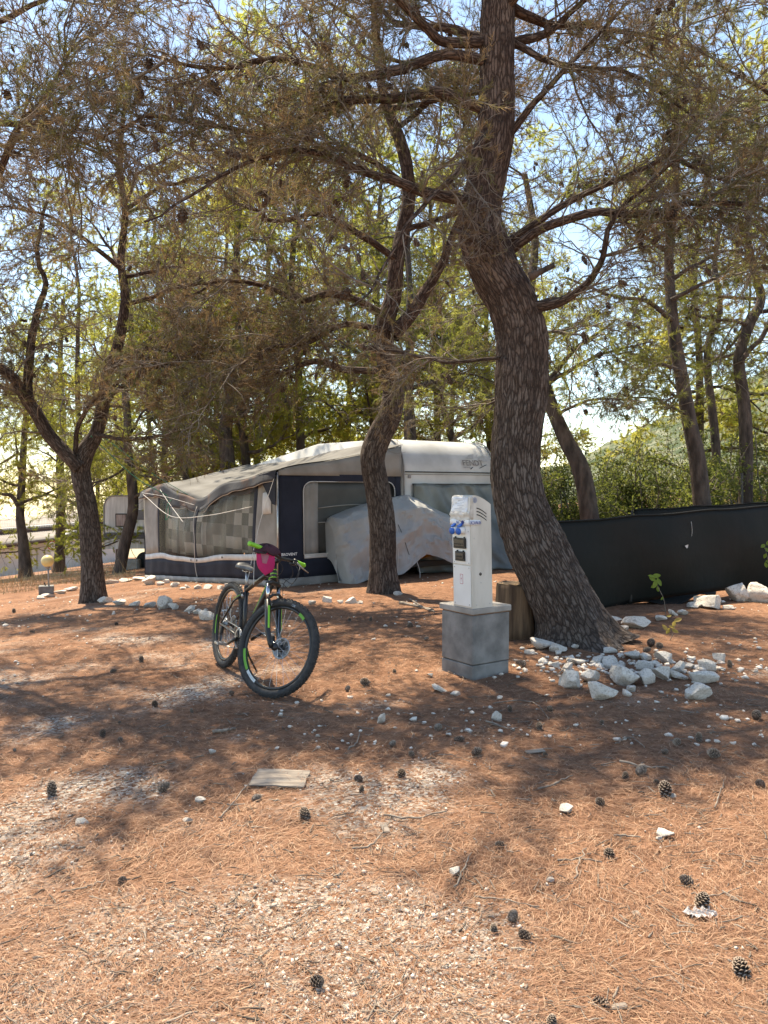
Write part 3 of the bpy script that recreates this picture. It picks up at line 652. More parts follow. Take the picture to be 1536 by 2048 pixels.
    if cones:
        nc = cones; pos, tan, _, _ = sample(b2, nc, 0.25, 1.0, r)
        for k in range(nc):
            c = link('pine_cone', HANG[k % 2], root, pos[k] - base - np.array([0, 0, 0.02]))
            c.rotation_euler = (math.pi + r.normal(0, 0.6), r.normal(0, 0.6), r.random() * 6.28); s = cscale * (0.75 + 0.5 * r.random()); c.scale = (s, s, s)
    return root

make_debris()
# --- the big leaning pine behind the pedestal
tree('pine_tree', 'largest pine, thick leaning furrowed trunk right behind the white power pedestal',
     [(1152, 1302, 150), (1135, 1235, 122), (1100, 1155, 116), (1066, 1080, 111), (1039, 1000, 104), (1031, 930, 100), (1035, 850, 101), (1042, 780, 104), (1044, 710, 100), (1040, 655, 100), (1022, 600, 100), (990, 545, 97), (966, 480, 92), (960, 420, 82), (975, 350, 74), (990, 270, 71), (994, 180, 68), (995, 80, 66), (996, 0, 62), (1000, -150, 50), (990, -350, 36), (1012, -520, 14)],
     7.6, 8.4,
     [([(965, 120, 26), (890, 110, 24), (800, 140, 24), (700, 155, 20), (600, 128, 17), (510, 115, 14), (430, 130, 10), (330, 118, 8), (250, 95, 5)], 8.0, 6.8),
      ([(960, 215, 28), (880, 185, 28), (800, 192, 25), (700, 205, 20), (610, 225, 15), (520, 262, 12), (400, 248, 9), (300, 240, 8), (200, 262, 5)], 8.0, 7.0),
      ([(945, 405, 26), (860, 385, 26), (780, 360, 22), (700, 335, 18), (620, 300, 15), (500, 330, 10), (400, 390, 7), (300, 440, 5)], 7.9, 6.6),
      ([(1055, 615, 30), (1110, 606, 24), (1165, 568, 19), (1198, 520, 15), (1230, 450, 12), (1290, 380, 9), (1360, 320, 6)], 7.8, 7.0),
      ([(1005, 515, 24), (1090, 452, 22), (1180, 430, 20), (1290, 425, 17), (1380, 398, 14), (1450, 402, 10), (1560, 440, 7)], 8.0, 6.7),
      ([(1020, 480, 18), (1140, 405, 16), (1290, 330, 13), (1340, 312, 11), (1430, 345, 8), (1530, 350, 5)], 8.1, 7.6),
      ([(1022, 265, 20), (1070, 200, 16), (1140, 130, 12), (1220, 50, 9), (1290, -20, 7)], 8.2, 7.6),
      ([(1025, 85, 18), (1110, 125, 14), (1200, 142, 12), (1300, 170, 8), (1400, 250, 5)], 8.2, 7.4),
      ([(968, 85, 26), (890, 82, 24), (850, 52, 22), (800, 8, 19), (740, -50, 15), (640, -90, 10)], 8.1, 7.2),
      ([(1000, 716, 9), (900, 720, 9), (820, 706, 8), (740, 690, 5)], 7.6, 8.6),
      ([(1000, 240, 20), (930, 330, 16), (840, 420, 11), (760, 520, 7), (700, 620, 5)], 8.0, 6.6)],
     seed=11, bark='bark', needle='needle_brown', extra=(11, 0.80, 0.99, 2.0, 3.2), nb=5.0, tw=10, per=22, cones=200, tsides=96, nw=0.004, cscale=1.25, boughs=165, bsize=0.92, bare=0.25, trdisp=0.11)

# broken stubs and a pale scar on the big trunk
_big = [o for o in COL.objects if o.name == 'pine_tree'][0]
for (px, py, ax_, ln, rd) in [(1078, 545, (0.9, -0.2, 0.4), 0.16, 0.028), (930, 470, (-0.9, -0.3, 0.3), 0.14, 0.024)]:
    c = P(px, py, 7.55); d = unit(np.array(ax_)); t_ = unit(np.cross(d, np.array([0, 0, 1.0]))); b_ = np.cross(t_, d); c = c - d * 0.10
    MB().lathe([(rd * 1.7, 0.0), (rd * 1.3, 0.07), (rd * 1.05, 0.10), (rd * 0.95, 0.10 + ln), (rd * 0.6, 0.105 + ln * 0.96), (0.0, 0.09 + ln)], 14, c, [t_, b_, d]).build('branch_stub', M['bark_far'], _big, True)

# --- middle pine with a bend in front of the caravan
tree('pine_tree', 'crooked middle pine in front of the tarpaulin, trunk bent at roof height',
     [(769, 1190, 68), (766, 1130, 63), (765, 1060, 64), (756, 985, 62), (745, 920, 62), (756, 878, 62), (780, 830, 58), (786, 780, 52), (774, 735, 50), (770, 690, 46), (773, 640, 47), (787, 590, 42), (793, 530, 37), (806, 460, 36), (817, 400, 34), (813, 330, 31), (796, 270, 28), (774, 215, 24), (760, 150, 20), (750, 70, 16), (745, -40, 12), (740, -150, 8)],
     11.3, 11.8,
     [([(785, 672, 38), (812, 640, 34), (842, 598, 28), (872, 548, 24), (905, 480, 18), (930, 380, 13), (950, 290, 8)], 11.4, 12.0),
      ([(752, 742, 17), (690, 738, 17), (632, 724, 15), (585, 735, 9), (520, 760, 5)], 11.3, 10.6),
      ([(757, 625, 22), (710, 600, 20), (660, 590, 18), (600, 600, 15), (530, 570, 11), (450, 560, 8), (370, 590, 5)], 11.4, 10.0),
      ([(765, 660, 16), (690, 650, 14), (620, 680, 12), (540, 690, 9), (450, 730, 6)], 11.4, 10.2),
      ([(795, 520, 18), (720, 470, 16), (640, 430, 13), (560, 440, 10), (470, 410, 7)], 11.5, 10.4),
      ([(808, 460, 15), (900, 430, 12), (1000, 400, 8)], 11.5, 12.5),
      ([(812, 370, 16), (740, 320, 14), (660, 300, 11), (560, 340, 8)], 11.6, 10.5),
      ([(790, 260, 14), (860, 200, 12), (930, 130, 8)], 11.6, 12.4),
      ([(770, 200, 12), (690, 150, 10), (600, 60, 7)], 11.7, 11.0)],
     seed=12, bark='bark', needle='needle_brown', extra=(7, 0.78, 0.99, 1.8, 3.0), nb=4.5, tw=9, per=24, nl=0.10, nw=0.006, cones=130, tsides=72, cscale=1.1, brad=0.012, boughs=130, bsize=0.98, bare=0.25, rs=0.80)

# --- left forked pine
tree('pine_tree', 'forked pine left of the awning with two thick stems',
     [(186, 1203, 56), (184, 1130, 47), (180, 1060, 46), (172, 1000, 43), (162, 950, 44), (166, 912, 46), (192, 868, 32), (206, 810, 29), (215, 750, 27), (236, 690, 25), (250, 600, 21), (242, 520, 18), (250, 430, 15), (240, 330, 12), (250, 200, 8)],
     12.0, 12.5,
     [([(158, 935, 36), (100, 872, 33), (70, 822, 31), (38, 772, 29), (0, 742, 27), (-60, 700, 22), (-120, 640, 16)], 12.0, 11.4),
      ([(58, 805, 24), (56, 768, 23), (60, 700, 20), (76, 640, 17), (88, 575, 14), (70, 500, 10), (90, 400, 7)], 11.8, 12.2),
      ([(150, 905, 13), (155, 850, 12), (188, 800, 11), (240, 762, 9), (300, 720, 6)], 12.0, 11.4),
      ([(205, 800, 14), (270, 760, 12), (340, 730, 10), (420, 735, 6)], 12.1, 11.2),
      ([(215, 745, 12), (280, 700, 10), (360, 690, 8), (440, 660, 5)], 12.2, 11.5),
      ([(245, 610, 13), (320, 590, 11), (400, 570, 8), (480, 600, 5)], 12.3, 11.4),
      ([(245, 540, 12), (170, 480, 10), (100, 440, 7), (20, 420, 5)], 12.3, 11.5),
      ([(248, 420, 11), (330, 370, 9), (420, 360, 6)], 12.4, 11.8),
      ([(190, 870, 10), (280, 880, 9), (380, 860, 6)], 12.1, 11.0)],
     seed=13, bark='bark', needle='needle_brown', extra=(6, 0.72, 0.99, 1.6, 2.8), nb=4.5, tw=9, per=24, nl=0.10, nw=0.006, cones=90, tsides=64, cscale=1.1, brad=0.012, boughs=95, bsize=0.98, bare=0.2, rs=0.84)


# --- pine just outside the frame on the left whose boughs reach into the picture
def side_tree(seed, label, x, y, h, lean, n, cones):
    z = np.linspace(0, h, 9); pts = np.stack([x + lean[0] * z / h + 0.15 * np.sin(z), y + lean[1] * z / h + 0.12 * np.cos(z * 0.8), gz(x, y) + z], 1); pts[0, 2] -= 0.12
    return tree('pine_tree', label, None, 0, 0, [], seed, needle='needle_brown', extra=(n, 0.45, 0.99, 2.0, 3.3), nb=3.0, tw=8, per=22, cones=cones, tsides=40, base_local=True, world=(pts, np.linspace(0.2, 0.03, 9)), boughs=75, bsize=1.0, upbias=0.12, trdisp=0.06)
side_tree(51, 'pine left of the photo edge, only its near boughs reach into the upper left', -5.0, 8.2, 9.0, (0.7, 0.3), 10, 60)
side_tree(52, 'pine right of the photo edge, its boughs hang into the upper right', 5.9, 8.3, 9.0, (-0.4, 0.1), 9, 60)

# --- pines behind, each with its own trunk
BK = dict(lod=0.5, tsides=20, per=32, nl=0.13, nw=0.009, twl=(0.3, 0.75), tw=8, nb=3.6, blen=(0.7, 1.9), brad=0.014, bark='bark_far', boughs=34, bsize=1.4, cscale=1.5)
tree('pine_tree', 'leaning pine behind the dark screen, right beside the largest trunk',
     [(1192, 1050, 36), (1168, 960, 35), (1132, 880, 30), (1106, 820, 26), (1090, 770, 24), (1072, 700, 21), (1060, 600, 18), (1070, 480, 15), (1050, 350, 10)], 15.0, 17.0,
     [([(1090, 770, 14), (1150, 700, 10), (1230, 640, 6)], 15.8, 15.2), ([(1110, 830, 9), (1180, 800, 7), (1270, 800, 4)], 15.6, 14.8)], seed=21, needle='needle_mid', extra=(10, 0.5, 0.98, 1.6, 3.0), cones=90, bare=0.35, **BK)
tree('pine_tree', 'slim dark leaning pine above the right half of the dark screen',
     [(1418, 1012, 34), (1396, 930, 32), (1380, 850, 28), (1364, 760, 26), (1350, 680, 24), (1342, 600, 20), (1338, 500, 17), (1352, 380, 14), (1350, 250, 11), (1365, 100, 8), (1370, -20, 5)], 16.0, 17.5,
     [([(1345, 640, 14), (1290, 600, 11), (1220, 590, 8), (1120, 560, 5)], 16.3, 15.4), ([(1360, 740, 10), (1300, 720, 8), (1230, 700, 5)], 16.3, 15.6), ([(1342, 600, 12), (1420, 560, 9), (1500, 520, 5)], 16.4, 15.8), ([(1375, 830, 8), (1310, 800, 6), (1240, 790, 4)], 16.2, 15.6)],
     seed=22, needle='needle_mid', extra=(11, 0.55, 0.99, 1.6, 3.0), cones=160, bare=0.5, **BK)
tree('pine_tree', 'thin upright pine in the green scrub, second from the right edge',
     [(1442, 1000, 18), (1432, 900, 17), (1424, 820, 16), (1415, 740, 15), (1418, 680, 13), (1440, 620, 11), (1430, 520, 9), (1450, 400, 7)], 20.0, 21.0,
     [([(1418, 730, 9), (1460, 690, 8), (1490, 640, 6), (1510, 560, 4)], 20.2, 20.0)], seed=23, needle='needle_mid', extra=(8, 0.45, 0.98, 1.8, 3.0), cones=40, bare=0.5, **BK)
tree('pine_tree', 'pine at the right edge with a forked upper stem',
     [(1492, 1000, 26), (1492, 880, 25), (1486, 790, 23), (1478, 720, 21), (1498, 650, 20), (1522, 600, 17), (1508, 540, 15), (1495, 450, 13), (1520, 330, 10), (1510, 200, 7)], 18.0, 19.0,
     [([(1480, 725, 14), (1530, 660, 12), (1570, 560, 8)], 18.2, 18.0), ([(1500, 650, 10), (1450, 640, 8), (1380, 630, 5)], 18.4, 17.6)], seed=24, needle='needle_mid', extra=(9, 0.5, 0.99, 1.8, 3.2), cones=130, bare=0.4, **BK)
tree('pine_tree', 'reddish crooked pine in front of the distant second caravan',
     [(236, 1133, 22), (252, 1078, 22), (266, 1020, 21), (263, 960, 19), (256, 900, 17), (255, 840, 15), (250, 760, 12), (262, 660, 10), (255, 540, 7)], 23.0, 24.0,
     [([(262, 1000, 9), (320, 960, 7), (380, 900, 5)], 23.2, 22.4), ([(258, 930, 7), (210, 960, 6), (150, 970, 4)], 23.2, 22.6)], seed=25, needle='needle_mid', extra=(9, 0.4, 0.98, 1.8, 3.2), cones=20, bare=0.1, **BK)
tree('pine_tree', 'forked pine before the white building at the left edge',
     [(52, 1147, 26), (46, 1080, 19), (40, 1030, 16), (44, 960, 14), (48, 880, 12), (56, 780, 10), (60, 650, 7)], 30.0, 31.0,
     [([(36, 1010, 12), (22, 990, 10), (0, 985, 8), (-40, 960, 5)], 30.1, 29.6)], seed=26, needle='needle_green', extra=(12, 0.42, 0.98, 2.0, 3.6), cones=0, **BK)
tree('pine_tree', 'straight dark pine standing beside the round speed limit sign',
     [(118, 1132, 22), (121, 1060, 18), (122, 980, 17), (120, 920, 15), (126, 850, 13), (120, 740, 10), (126, 600, 7)], 34.0, 35.0,
     [([(122, 1000, 6), (90, 985, 5), (60, 982, 3)], 34.1, 33.6), ([(124, 985, 6), (150, 972, 5), (180, 962, 3)], 34.1, 33.6)], seed=27, needle='needle_green', extra=(12, 0.42, 0.98, 2.0, 3.8), cones=0, **BK)
tree('pine_tree', 'stout reddish pine behind the sagging awning roof',
     [(455, 1110, 34), (455, 930, 30), (450, 865, 27), (462, 790, 22), (480, 700, 17), (470, 560, 11), (480, 420, 7)], 22.0, 23.0,
     [([(452, 880, 14), (400, 840, 11), (340, 830, 7)], 22.2, 21.6), ([(456, 840, 12), (500, 790, 9), (560, 780, 6)], 22.2, 21.8)], seed=28, needle='needle_mid', extra=(12, 0.42, 0.98, 1.8, 3.4), cones=20, **BK)
tree('pine_tree', 'slanting pine between the forked pine and the awning roof',
     [(385, 1105, 26), (378, 960, 24), (355, 890, 20), (340, 800, 17), (350, 680, 12), (345, 540, 8)], 24.0, 25.0,
     [([(360, 900, 10), (320, 860, 8), (290, 820, 5)], 24.2, 23.6)], seed=29, needle='needle_mid', extra=(11, 0.42, 0.98, 1.8, 3.4), cones=0, **BK)
tree('pine_tree', 'straight pine trunk rising behind the caravan roof by the middle pine',
     [(824, 1100, 30), (821, 900, 25), (818, 820, 22), (815, 750, 18), (822, 640, 14), (815, 480, 10), (822, 340, 6)], 21.0, 22.0,
     [([(818, 800, 10), (870, 760, 8), (930, 740, 5)], 21.2, 20.6)], seed=30, needle='needle_mid', extra=(12, 0.45, 0.98, 1.8, 3.4), cones=20, **BK)
tree('pine_tree', 'thin slanting pine behind the caravan, left of the largest trunk',
     [(945, 1100, 18), (915, 920, 16), (895, 845, 14), (880, 780, 12), (885, 680, 9), (875, 540, 6)], 25.0, 26.0,
     [([(905, 880, 7), (950, 850, 6), (985, 800, 4)], 25.1, 24.6)], seed=31, needle='needle_green', extra=(11, 0.42, 0.98, 1.8, 3.4), cones=0, bare=0.2, **BK)

# --- wood behind: four kinds of tall pine, copied and turned
def far_proto(seed, h, needle, base_at):
    r = np.random.default_rng(seed); n = 9; z = np.linspace(0, h, n)
    pts = np.stack([0.25 * fbm(np.stack([z * 0.3, z * 0, z * 0 + seed], 1), 2, 1) * z / 3, 0.25 * fbm(np.stack([z * 0.3, z * 0 + 5, z * 0 + seed], 1), 2, 2) * z / 3, z], 1)
    pts += np.array(base_at); rad = np.linspace(0.13, 0.025, n); pts[0, 2] -= 0.12
    return tree('pine_tree', 'x', None, 0, 0, [], seed, lod=0.4, tsides=12, needle=needle, extra=(28, 0.12, 0.99, 1.8, 3.4), nb=4.6, blen=(0.7, 1.8), tw=9, twl=(0.22, 0.55), per=76, nl=0.115, nw=0.0095, nt0=0.5,
                bark='bark_far', cones=0, brad=0.018, base_local=True, world=(pts, rad), droop=0.02, group='pines in the wood behind')
def copy_tree(o, parent=None):
    c = o.copy(); COL.objects.link(c); c.parent = parent
    for ch in o.children: copy_tree(ch, c)
    return c
FAR = [(-70, 31), (190, 40), (310, 33), (400, 45), (520, 30), (610, 38), (690, 29), (770, 44), (900, 33), (985, 27), (1070, 40), (1395, 25), (560, 48), (1580, 24), (235, 52), (170, 29), (430, 28), (600, 25), (735, 26), (880, 27), (330, 26), (500, 23)]
FARL = ['green pine crown far left, at the photo edge above the white building',
        'yellow green pine over the distant second caravan',
        'sunlit pine seen between the forked pine and the awning',
        'tall pine far behind the sagging awning roof',
        'bright pine behind the awning roof centre',
        'tall pine left of the middle pine, farther row',
        'yellowish pine just left of the middle trunk',
        'farthest pine directly behind the middle trunk',
        'green pine behind the caravan roof',
        'pine whose crown fills the gap left of the largest trunk',
        'farther pine hidden behind the largest trunk',
        'tall light green pine at the upper right',
        'farthest pine behind the awning',
        'green pine beyond the right photo edge',
        'farthest pine over the second caravan',
        'tall pine behind the forked pine fork, nearer row',
        'tall pine over the sagging middle of the awning roof',
        'tall pine over the awning corner, left of the middle pine',
        'nearest of the tall pines directly behind the middle trunk',
        'nearer tall pine above the caravan roof',
        'tall pine between the forked pine and the awning, nearer row',
        'tall pine over the awning roof, nearest of its row']
protos = {}
for k, ((px, D), lb) in enumerate(zip(FAR, FARL)):
    kind = k % 3; X = (px - 768) / F * D; loc = np.array([X, D, gz(X, D)])
    if kind not in protos:
        o = far_proto(60 + kind, [12.5, 14.5, 13.0][kind], ['needle_green', 'needle_green', 'needle_green'][kind], loc); protos[kind] = o
    else:
        o = copy_tree(protos[kind]); o.location = loc; o.rotation_euler[2] = 1.1 * k + 0.4; s = 1.0 + 0.32 * ((k * 37) % 10) / 10; o.scale = (s, s, s)
    o['label'] = lb

# ------------------------------------------------------------------ power pedestal on its concrete plinth
M['concrete'] = pmat('grey_concrete', (0.15, 0.145, 0.138), (0.27, 0.26, 0.245), scale=7, rough=0.92, bump=0.6, bscale=90, bdist=0.006)
M['concrete_lt'] = pmat('pale_concrete_slab', (0.27, 0.25, 0.225), (0.38, 0.355, 0.32), scale=7, rough=0.92, bump=0.3, bscale=80, bdist=0.005)
M['mortar'] = pmat('rusty_mortar', (0.17, 0.08, 0.045), (0.26, 0.17, 0.12), scale=30, rough=0.95)
M['enamel'] = pmat('cream_enamel', (0.50, 0.46, 0.39), (0.63, 0.59, 0.52), scale=2.2, rough=0.45, spec=0.4, stretch=(4, 4, 1.2), lo=0.3, hi=0.6)
M['enamel_white'] = pmat('white_enamel', (0.72, 0.71, 0.68), (0.79, 0.785, 0.76), scale=4, rough=0.4, spec=0.45)
M['black'] = pmat('black_plastic', (0.018, 0.017, 0.017), rough=0.45)
M['smoke'] = pmat('smoked_plastic', (0.035, 0.032, 0.032), (0.06, 0.055, 0.055), scale=20, rough=0.2, spec=0.6)
M['blue'] = pmat('blue_plastic', (0.015, 0.10, 0.42), (0.02, 0.13, 0.50), scale=10, rough=0.4)
M['white'] = pmat('white_plastic', (0.74, 0.74, 0.73), (0.80, 0.80, 0.79), scale=10, rough=0.5)
M['steel'] = pmat('steel', (0.42, 0.41, 0.40), (0.55, 0.54, 0.53), scale=20, rough=0.35, metal=0.9)
M['dark'] = pmat('dark_void', (0.01, 0.01, 0.01), rough=0.9)
M['red'] = pmat('red_print', (0.45, 0.03, 0.04), rough=0.6)
M['blue_ink'] = pmat('blue_ink', (0.03, 0.06, 0.28), rough=0.6)
M['grey_ink'] = pmat('grey_ink', (0.34, 0.36, 0.42), rough=0.6)
M['paper'] = pmat('plastic_covered_paper', (0.62, 0.63, 0.65), (0.76, 0.77, 0.79), scale=14, rough=0.25, spec=0.6)
M['rustpaper'] = pmat('stained_paper', (0.50, 0.44, 0.36), (0.68, 0.64, 0.58), scale=22, rough=0.5)

cornr = G(945, 1360)
phi = math.radians(34.4); U = np.array([math.cos(phi), math.sin(phi), 0.0]); Vv = np.array([-math.sin(phi), math.cos(phi), 0.0]); ZZ = np.array([0, 0, 1.0])
AXB = [U, Vv, ZZ]
g0 = cornr[2] - 0.03
pl = empty('concrete_plinth', cornr + (U + Vv) * 0.2); tag(pl, 'grey concrete block plinth with a slab on top, under the white power pedestal', 'plinth')
cc = cornr + (U + Vv) * 0.2
MB().box((cc[0], cc[1], g0 + 0.07), (0.40, 0.40, 0.14), AXB, 0.006).build('lower_block', M['concrete'], pl)
MB().box((cc[0] + 0.002, cc[1] - 0.002, g0 + 0.146 + 0.2), (0.402, 0.402, 0.40), AXB, 0.007).build('block', M['concrete'], pl)
MB().box((cc[0], cc[1], g0 + 0.551), (0.385, 0.385, 0.012), AXB).build('mortar_joint', M['mortar'], pl)
MB().box((cc[0], cc[1], g0 + 0.582), (0.43, 0.43, 0.05), AXB, 0.006).build('slab', M['concrete_lt'], pl)
pz = g0 + 0.608
# pedestal: x = along the wide side wall (U), y = along the socket front (Vv)
tilt = math.radians(1.3)
upp = np.array([-math.sin(tilt), 0.0, math.cos(tilt)])
A0 = cornr - (U + Vv) * 0.013; A0[2] = pz
WU, WV, HP = 0.215, 0.235, 0.90
ped = empty('power_pedestal', A0 + (U * WU + Vv * WV) / 2); tag(ped, 'white electric hookup pedestal with two blue sockets on a concrete plinth', 'pedestal')
def Q(u, v, h): return A0 + U * u + Vv * v + upp * h
# side outline: hood leans out over the sockets, roof falls in a curve to the back
prof = [(0, 0), (0, 0.70), (-0.012, 0.715), (-0.012, 0.765), (0.006, 0.90), (0.03, 0.912)] + [(0.03 + (WU - 0.03) * t, 0.912 - 0.075 * t ** 1.7) for t in np.linspace(0.1, 1, 9)] + [(WU, 0)]
mb = MB(); n = len(prof)
mb.add([Q(a, 0, b) for a, b in prof] + [Q(a, WV, b) for a, b in prof], [tuple(range(n))[::-1], tuple(range(n, 2 * n))] + [(i, (i + 1) % n, n + (i + 1) % n, n + i) for i in range(n)])
mb.build('cabinet', M['enamel'], ped)
def fbox(u0, v0, v1, h0, h1, out):   # a plate standing proud of the socket front
    return MB().box(Q(u0 - out / 2, (v0 + v1) / 2, (h0 + h1) / 2), (out, v1 - v0, h1 - h0), [U, Vv, upp], min(0.002, out * 0.4))
upp_panel = fbox(0, 0.012, WV - 0.008, 0.352, 0.695, 0.005).build('upper_panel', M['enamel_white'], ped)
low_panel = fbox(0, 0.012, WV - 0.008, 0.012, 0.340, 0.005).build('lower_panel', M['enamel_white'], ped)
for (v, h) in [(0.03, 0.365), (WV - 0.025, 0.365), (0.03, 0.325), (WV - 0.025, 0.325), (0.03, 0.03), (WV - 0.025, 0.03), (0.03, 0.62)]:
    MB().lathe([(0.0055, 0), (0.0055, 0.002), (0.002, 0.0035)], 10, Q(-0.005, v, h), [Vv, upp, -U]).build('screw', M['steel'], upp_panel if h > 0.34 else low_panel)
for (u, h) in [(0.045, 0.028), (WU - 0.03, 0.03), (0.03, 0.565), (0.095, 0.205)]:
    MB().lathe([(0.005, 0), (0.005, 0.002), (0.002, 0.0035)], 10, Q(u, 0, h), [U, upp, -Vv]).build('screw', M['steel'], ped)
MB().lathe([(0.013, 0), (0.013, 0.0015), (0.009, 0.0015), (0.0085, -0.004)], 16, Q(0.09, 0, 0.275), [U, upp, -Vv]).build('key_hole', M['black'], ped)
for k in range(3):
    pts = [(0.06 + 0.105 * t, 0.812 - 0.026 * k - 0.048 * t ** 1.5) for t in np.linspace(0, 1, 8)]
    mb = MB()
    mb.add([Q(a, -0.0015, b) for a, b in pts] + [Q(a, -0.0015, b - 0.0085) for a, b in pts], [(i, i + 8, i + 9, i + 1) for i in range(7)]); mb.build('vent_slot', M['dark'], ped)
# breaker windows
for (v0, v1, h0, h1) in [(0.055, 0.205, 0.48, 0.565), (0.070, 0.185, 0.378, 0.455)]:
    fr = fbox(-0.005, v0, v1, h0, h1, 0.014).build('breaker_window', M['black'], ped)
    fbox(-0.019, v0 + 0.012, v1 - 0.012, h0 + 0.018, h1 - 0.01, 0.006).build('flap', M['smoke'], fr)
    for i in range(5):
        vv = v0 + 0.028 + i * (v1 - v0 - 0.056) / 4
        fbox(-0.025, vv - 0.006, vv + 0.006, h0 + 0.03, h0 + 0.042, 0.003).build('switch', M['black'], fr)
    for vv in (v0 + 0.018, v1 - 0.022): fbox(-0.005, vv - 0.006, vv + 0.006, h1, h1 + 0.010, 0.012).build('hinge', M['black'], fr)
# blue sockets with drooping lids
for v in (0.095, 0.175):
    so = MB().lathe([(0.034, 0), (0.034, 0.012), (0.029, 0.02), (0.029, 0.04), (0.026, 0.042)], 20, Q(-0.005, v, 0.628), [Vv, upp, -U]).build('socket', M['white'], ped, True)
    lid = unit(-U + np.array([0, 0, -0.25])); la = unit(np.cross(lid, Vv))
    MB().lathe([(0.027, 0), (0.029, 0.004), (0.029, 0.012), (0.025, 0.017), (0.0, 0.019)], 20, Q(-0.047, v, 0.622), [Vv, la, lid]).build('lid', M['blue'], so, True)
    MB().box(Q(-0.035, v, 0.668), (0.05, 0.034, 0.016), [unit(U * 0.8 + upp * 0.5), Vv, unit(upp * 0.8 - U * 0.5)], 0.005).build('lid_hinge', M['blue'], so)
# paper notice under plastic on the hood, tape below
def hoodq(v, t): return Q(-0.0135 + 0.018 * t - 0.003 * math.sin(t * 9 + v * 30), v, 0.765 + 0.135 * t)
nt_ = MB().grid(lambda a, b: hoodq(0.03 + a * (WV - 0.032), b * 0.96 + 0.02), 10, 8).build('paper_notice', M['paper'], ped, True, thick=0.002)
for k in range(7):
    t = 0.25 + 0.1 * k; a, b = 0.075 + 0.02 * (k % 2), WV - 0.05 - 0.03 * ((k * 5) % 3)
    MB().add([hoodq(a, t) - U * 0.003, hoodq(b, t) - U * 0.003, hoodq(b, t + 0.025) - U * 0.003, hoodq(a, t + 0.025) - U * 0.003], [(0, 1, 2, 3)]).build('print_line', M['grey_ink'], nt_)
MB().grid(lambda a, b: Q(-0.015 - 0.006 * math.sin(a * 17 + b * 5) ** 2 - 0.004 * math.sin(b * 11), -0.004 + a * (WV + 0.008), 0.70 + 0.075 * b + 0.006 * math.sin(a * 13)), 18, 6).build('torn_paper', M['rustpaper'], ped, True, thick=0.002)
MB().grid(lambda a, b: Q(-0.004 + a * 0.028 if b >= 0 else 0, -0.0025 - 0.002 * math.sin(b * 14 + a * 4), 0.72 + 0.18 * b), 3, 8).build('brown_tape', M['rustpaper'], ped, True, thick=0.0015)
tape = MB()
tape.grid(lambda a, b: Q(-0.021 - 0.003 * math.sin(a * 8), WV + 0.004 - a * (WV + 0.006), 0.672 + 0.042 * b + 0.006 * (1 - a) ** 2 * math.sin(a * 9)), 14, 2)
tape.grid(lambda a, b: Q(-0.021 + a * 0.118, -0.0035 - 0.0015 * math.sin(a * 5), 0.671 + 0.042 * b), 8, 2)
tp_ = tape.build('barrier_tape', M['white'], ped, True, thick=0.001)
text_mb('DRZAVNI IN', 0.036, Q(-0.019, -0.0062, 0.679), U * 0.60, upp, bold=0.0006).build('tape_lettering', M['blue_ink'], tp_)
text_mb('NI', 0.036, Q(-0.0265, 0.150, 0.680), -Vv * 0.8, upp, bold=0.0006).build('tape_lettering', M['blue_ink'], tp_)
for k, rr in enumerate((0.017, 0.011, 0.005)):
    MB().lathe([(rr - 0.0022, 0), (rr, 0), (rr, 0.0006), (rr - 0.0022, 0.0006)], 16, Q(-0.0255, 0.075, 0.692), [Vv, upp, -U]).build('tape_emblem', M['blue_ink'], tp_)
em = MB().lathe([(0.020, 0), (0.024, 0), (0.024, 0.0006), (0.020, 0.0006)], 20, Q(0.045, -0.001, 0.872), [U, upp, -Vv]).build('round_stamp', M['grey_ink'], ped)
for k in range(5):
    a = k * 1.2566
    MB().lathe([(0.0045, 0), (0.0065, 0), (0.0065, 0.0006), (0.0045, 0.0006)], 8, Q(0.045 + 0.011 * math.cos(a), -0.001, 0.872 + 0.011 * math.sin(a)), [U, upp, -Vv]).build('stamp_mark', M['grey_ink'], em)
# lightning warning sticker
wb = fbox(-0.005, 0.105, 0.142, 0.19, 0.27, 0.0012).build('warning_sticker', M['red'], ped)
fbox(-0.0062, 0.1085, 0.1385, 0.1935, 0.2665, 0.0008).build('sticker_field', M['white'], wb)
bolt = [(0.130, 0.262), (0.118, 0.232), (0.125, 0.232), (0.117, 0.200), (0.131, 0.238), (0.123, 0.238), (0.134, 0.262)]
MB().add([Q(-0.0074, v, h) for v, h in bolt], [(0, 1, 5, 6), (1, 2, 4, 5), (2, 3, 4)]).build('bolt_symbol', M['red'], wb)

# ------------------------------------------------------------------ log stump behind the pedestal
M['stump'] = pmat('weathered_stump_wood', (0.075, 0.045, 0.027), (0.19, 0.12, 0.068), scale=4, rough=0.9, stretch=(5, 5, 0.5), bump=0.6, bscale=14, bdist=0.02)
M['cutwood'] = pmat('cut_wood', (0.34, 0.21, 0.11), (0.46, 0.31, 0.18), scale=12, rough=0.9, bump=0.4)
sb = G(1030, 1272); stp = empty('tree_stump', sb); tag(stp, 'sawn brown stump between the pedestal and the largest trunk', 'stump')
mb = MB(); prof = [(0.22, -0.05), (0.205, 0.1), (0.195, 0.3), (0.19, 0.5), (0.185, 0.545)]
mb.lathe(prof, 40, sb); mb.v = [(x + (x - sb[0]) * 0.09 * math.sin(7 * math.atan2(y - sb[1], x - sb[0]) + 4 * z) , y + (y - sb[1]) * 0.08 * math.sin(5 * math.atan2(y - sb[1], x - sb[0])), z + (0.012 * math.sin(x * 31) if z > sb[2] + 0.5 else 0)) for x, y, z in mb.v]
mb.build('stump_wood', M['stump'], stp, True)
MB().lathe([(0.0, 0.552), (0.178, 0.549)], 32, sb).build('cut_face', M['cutwood'], stp)

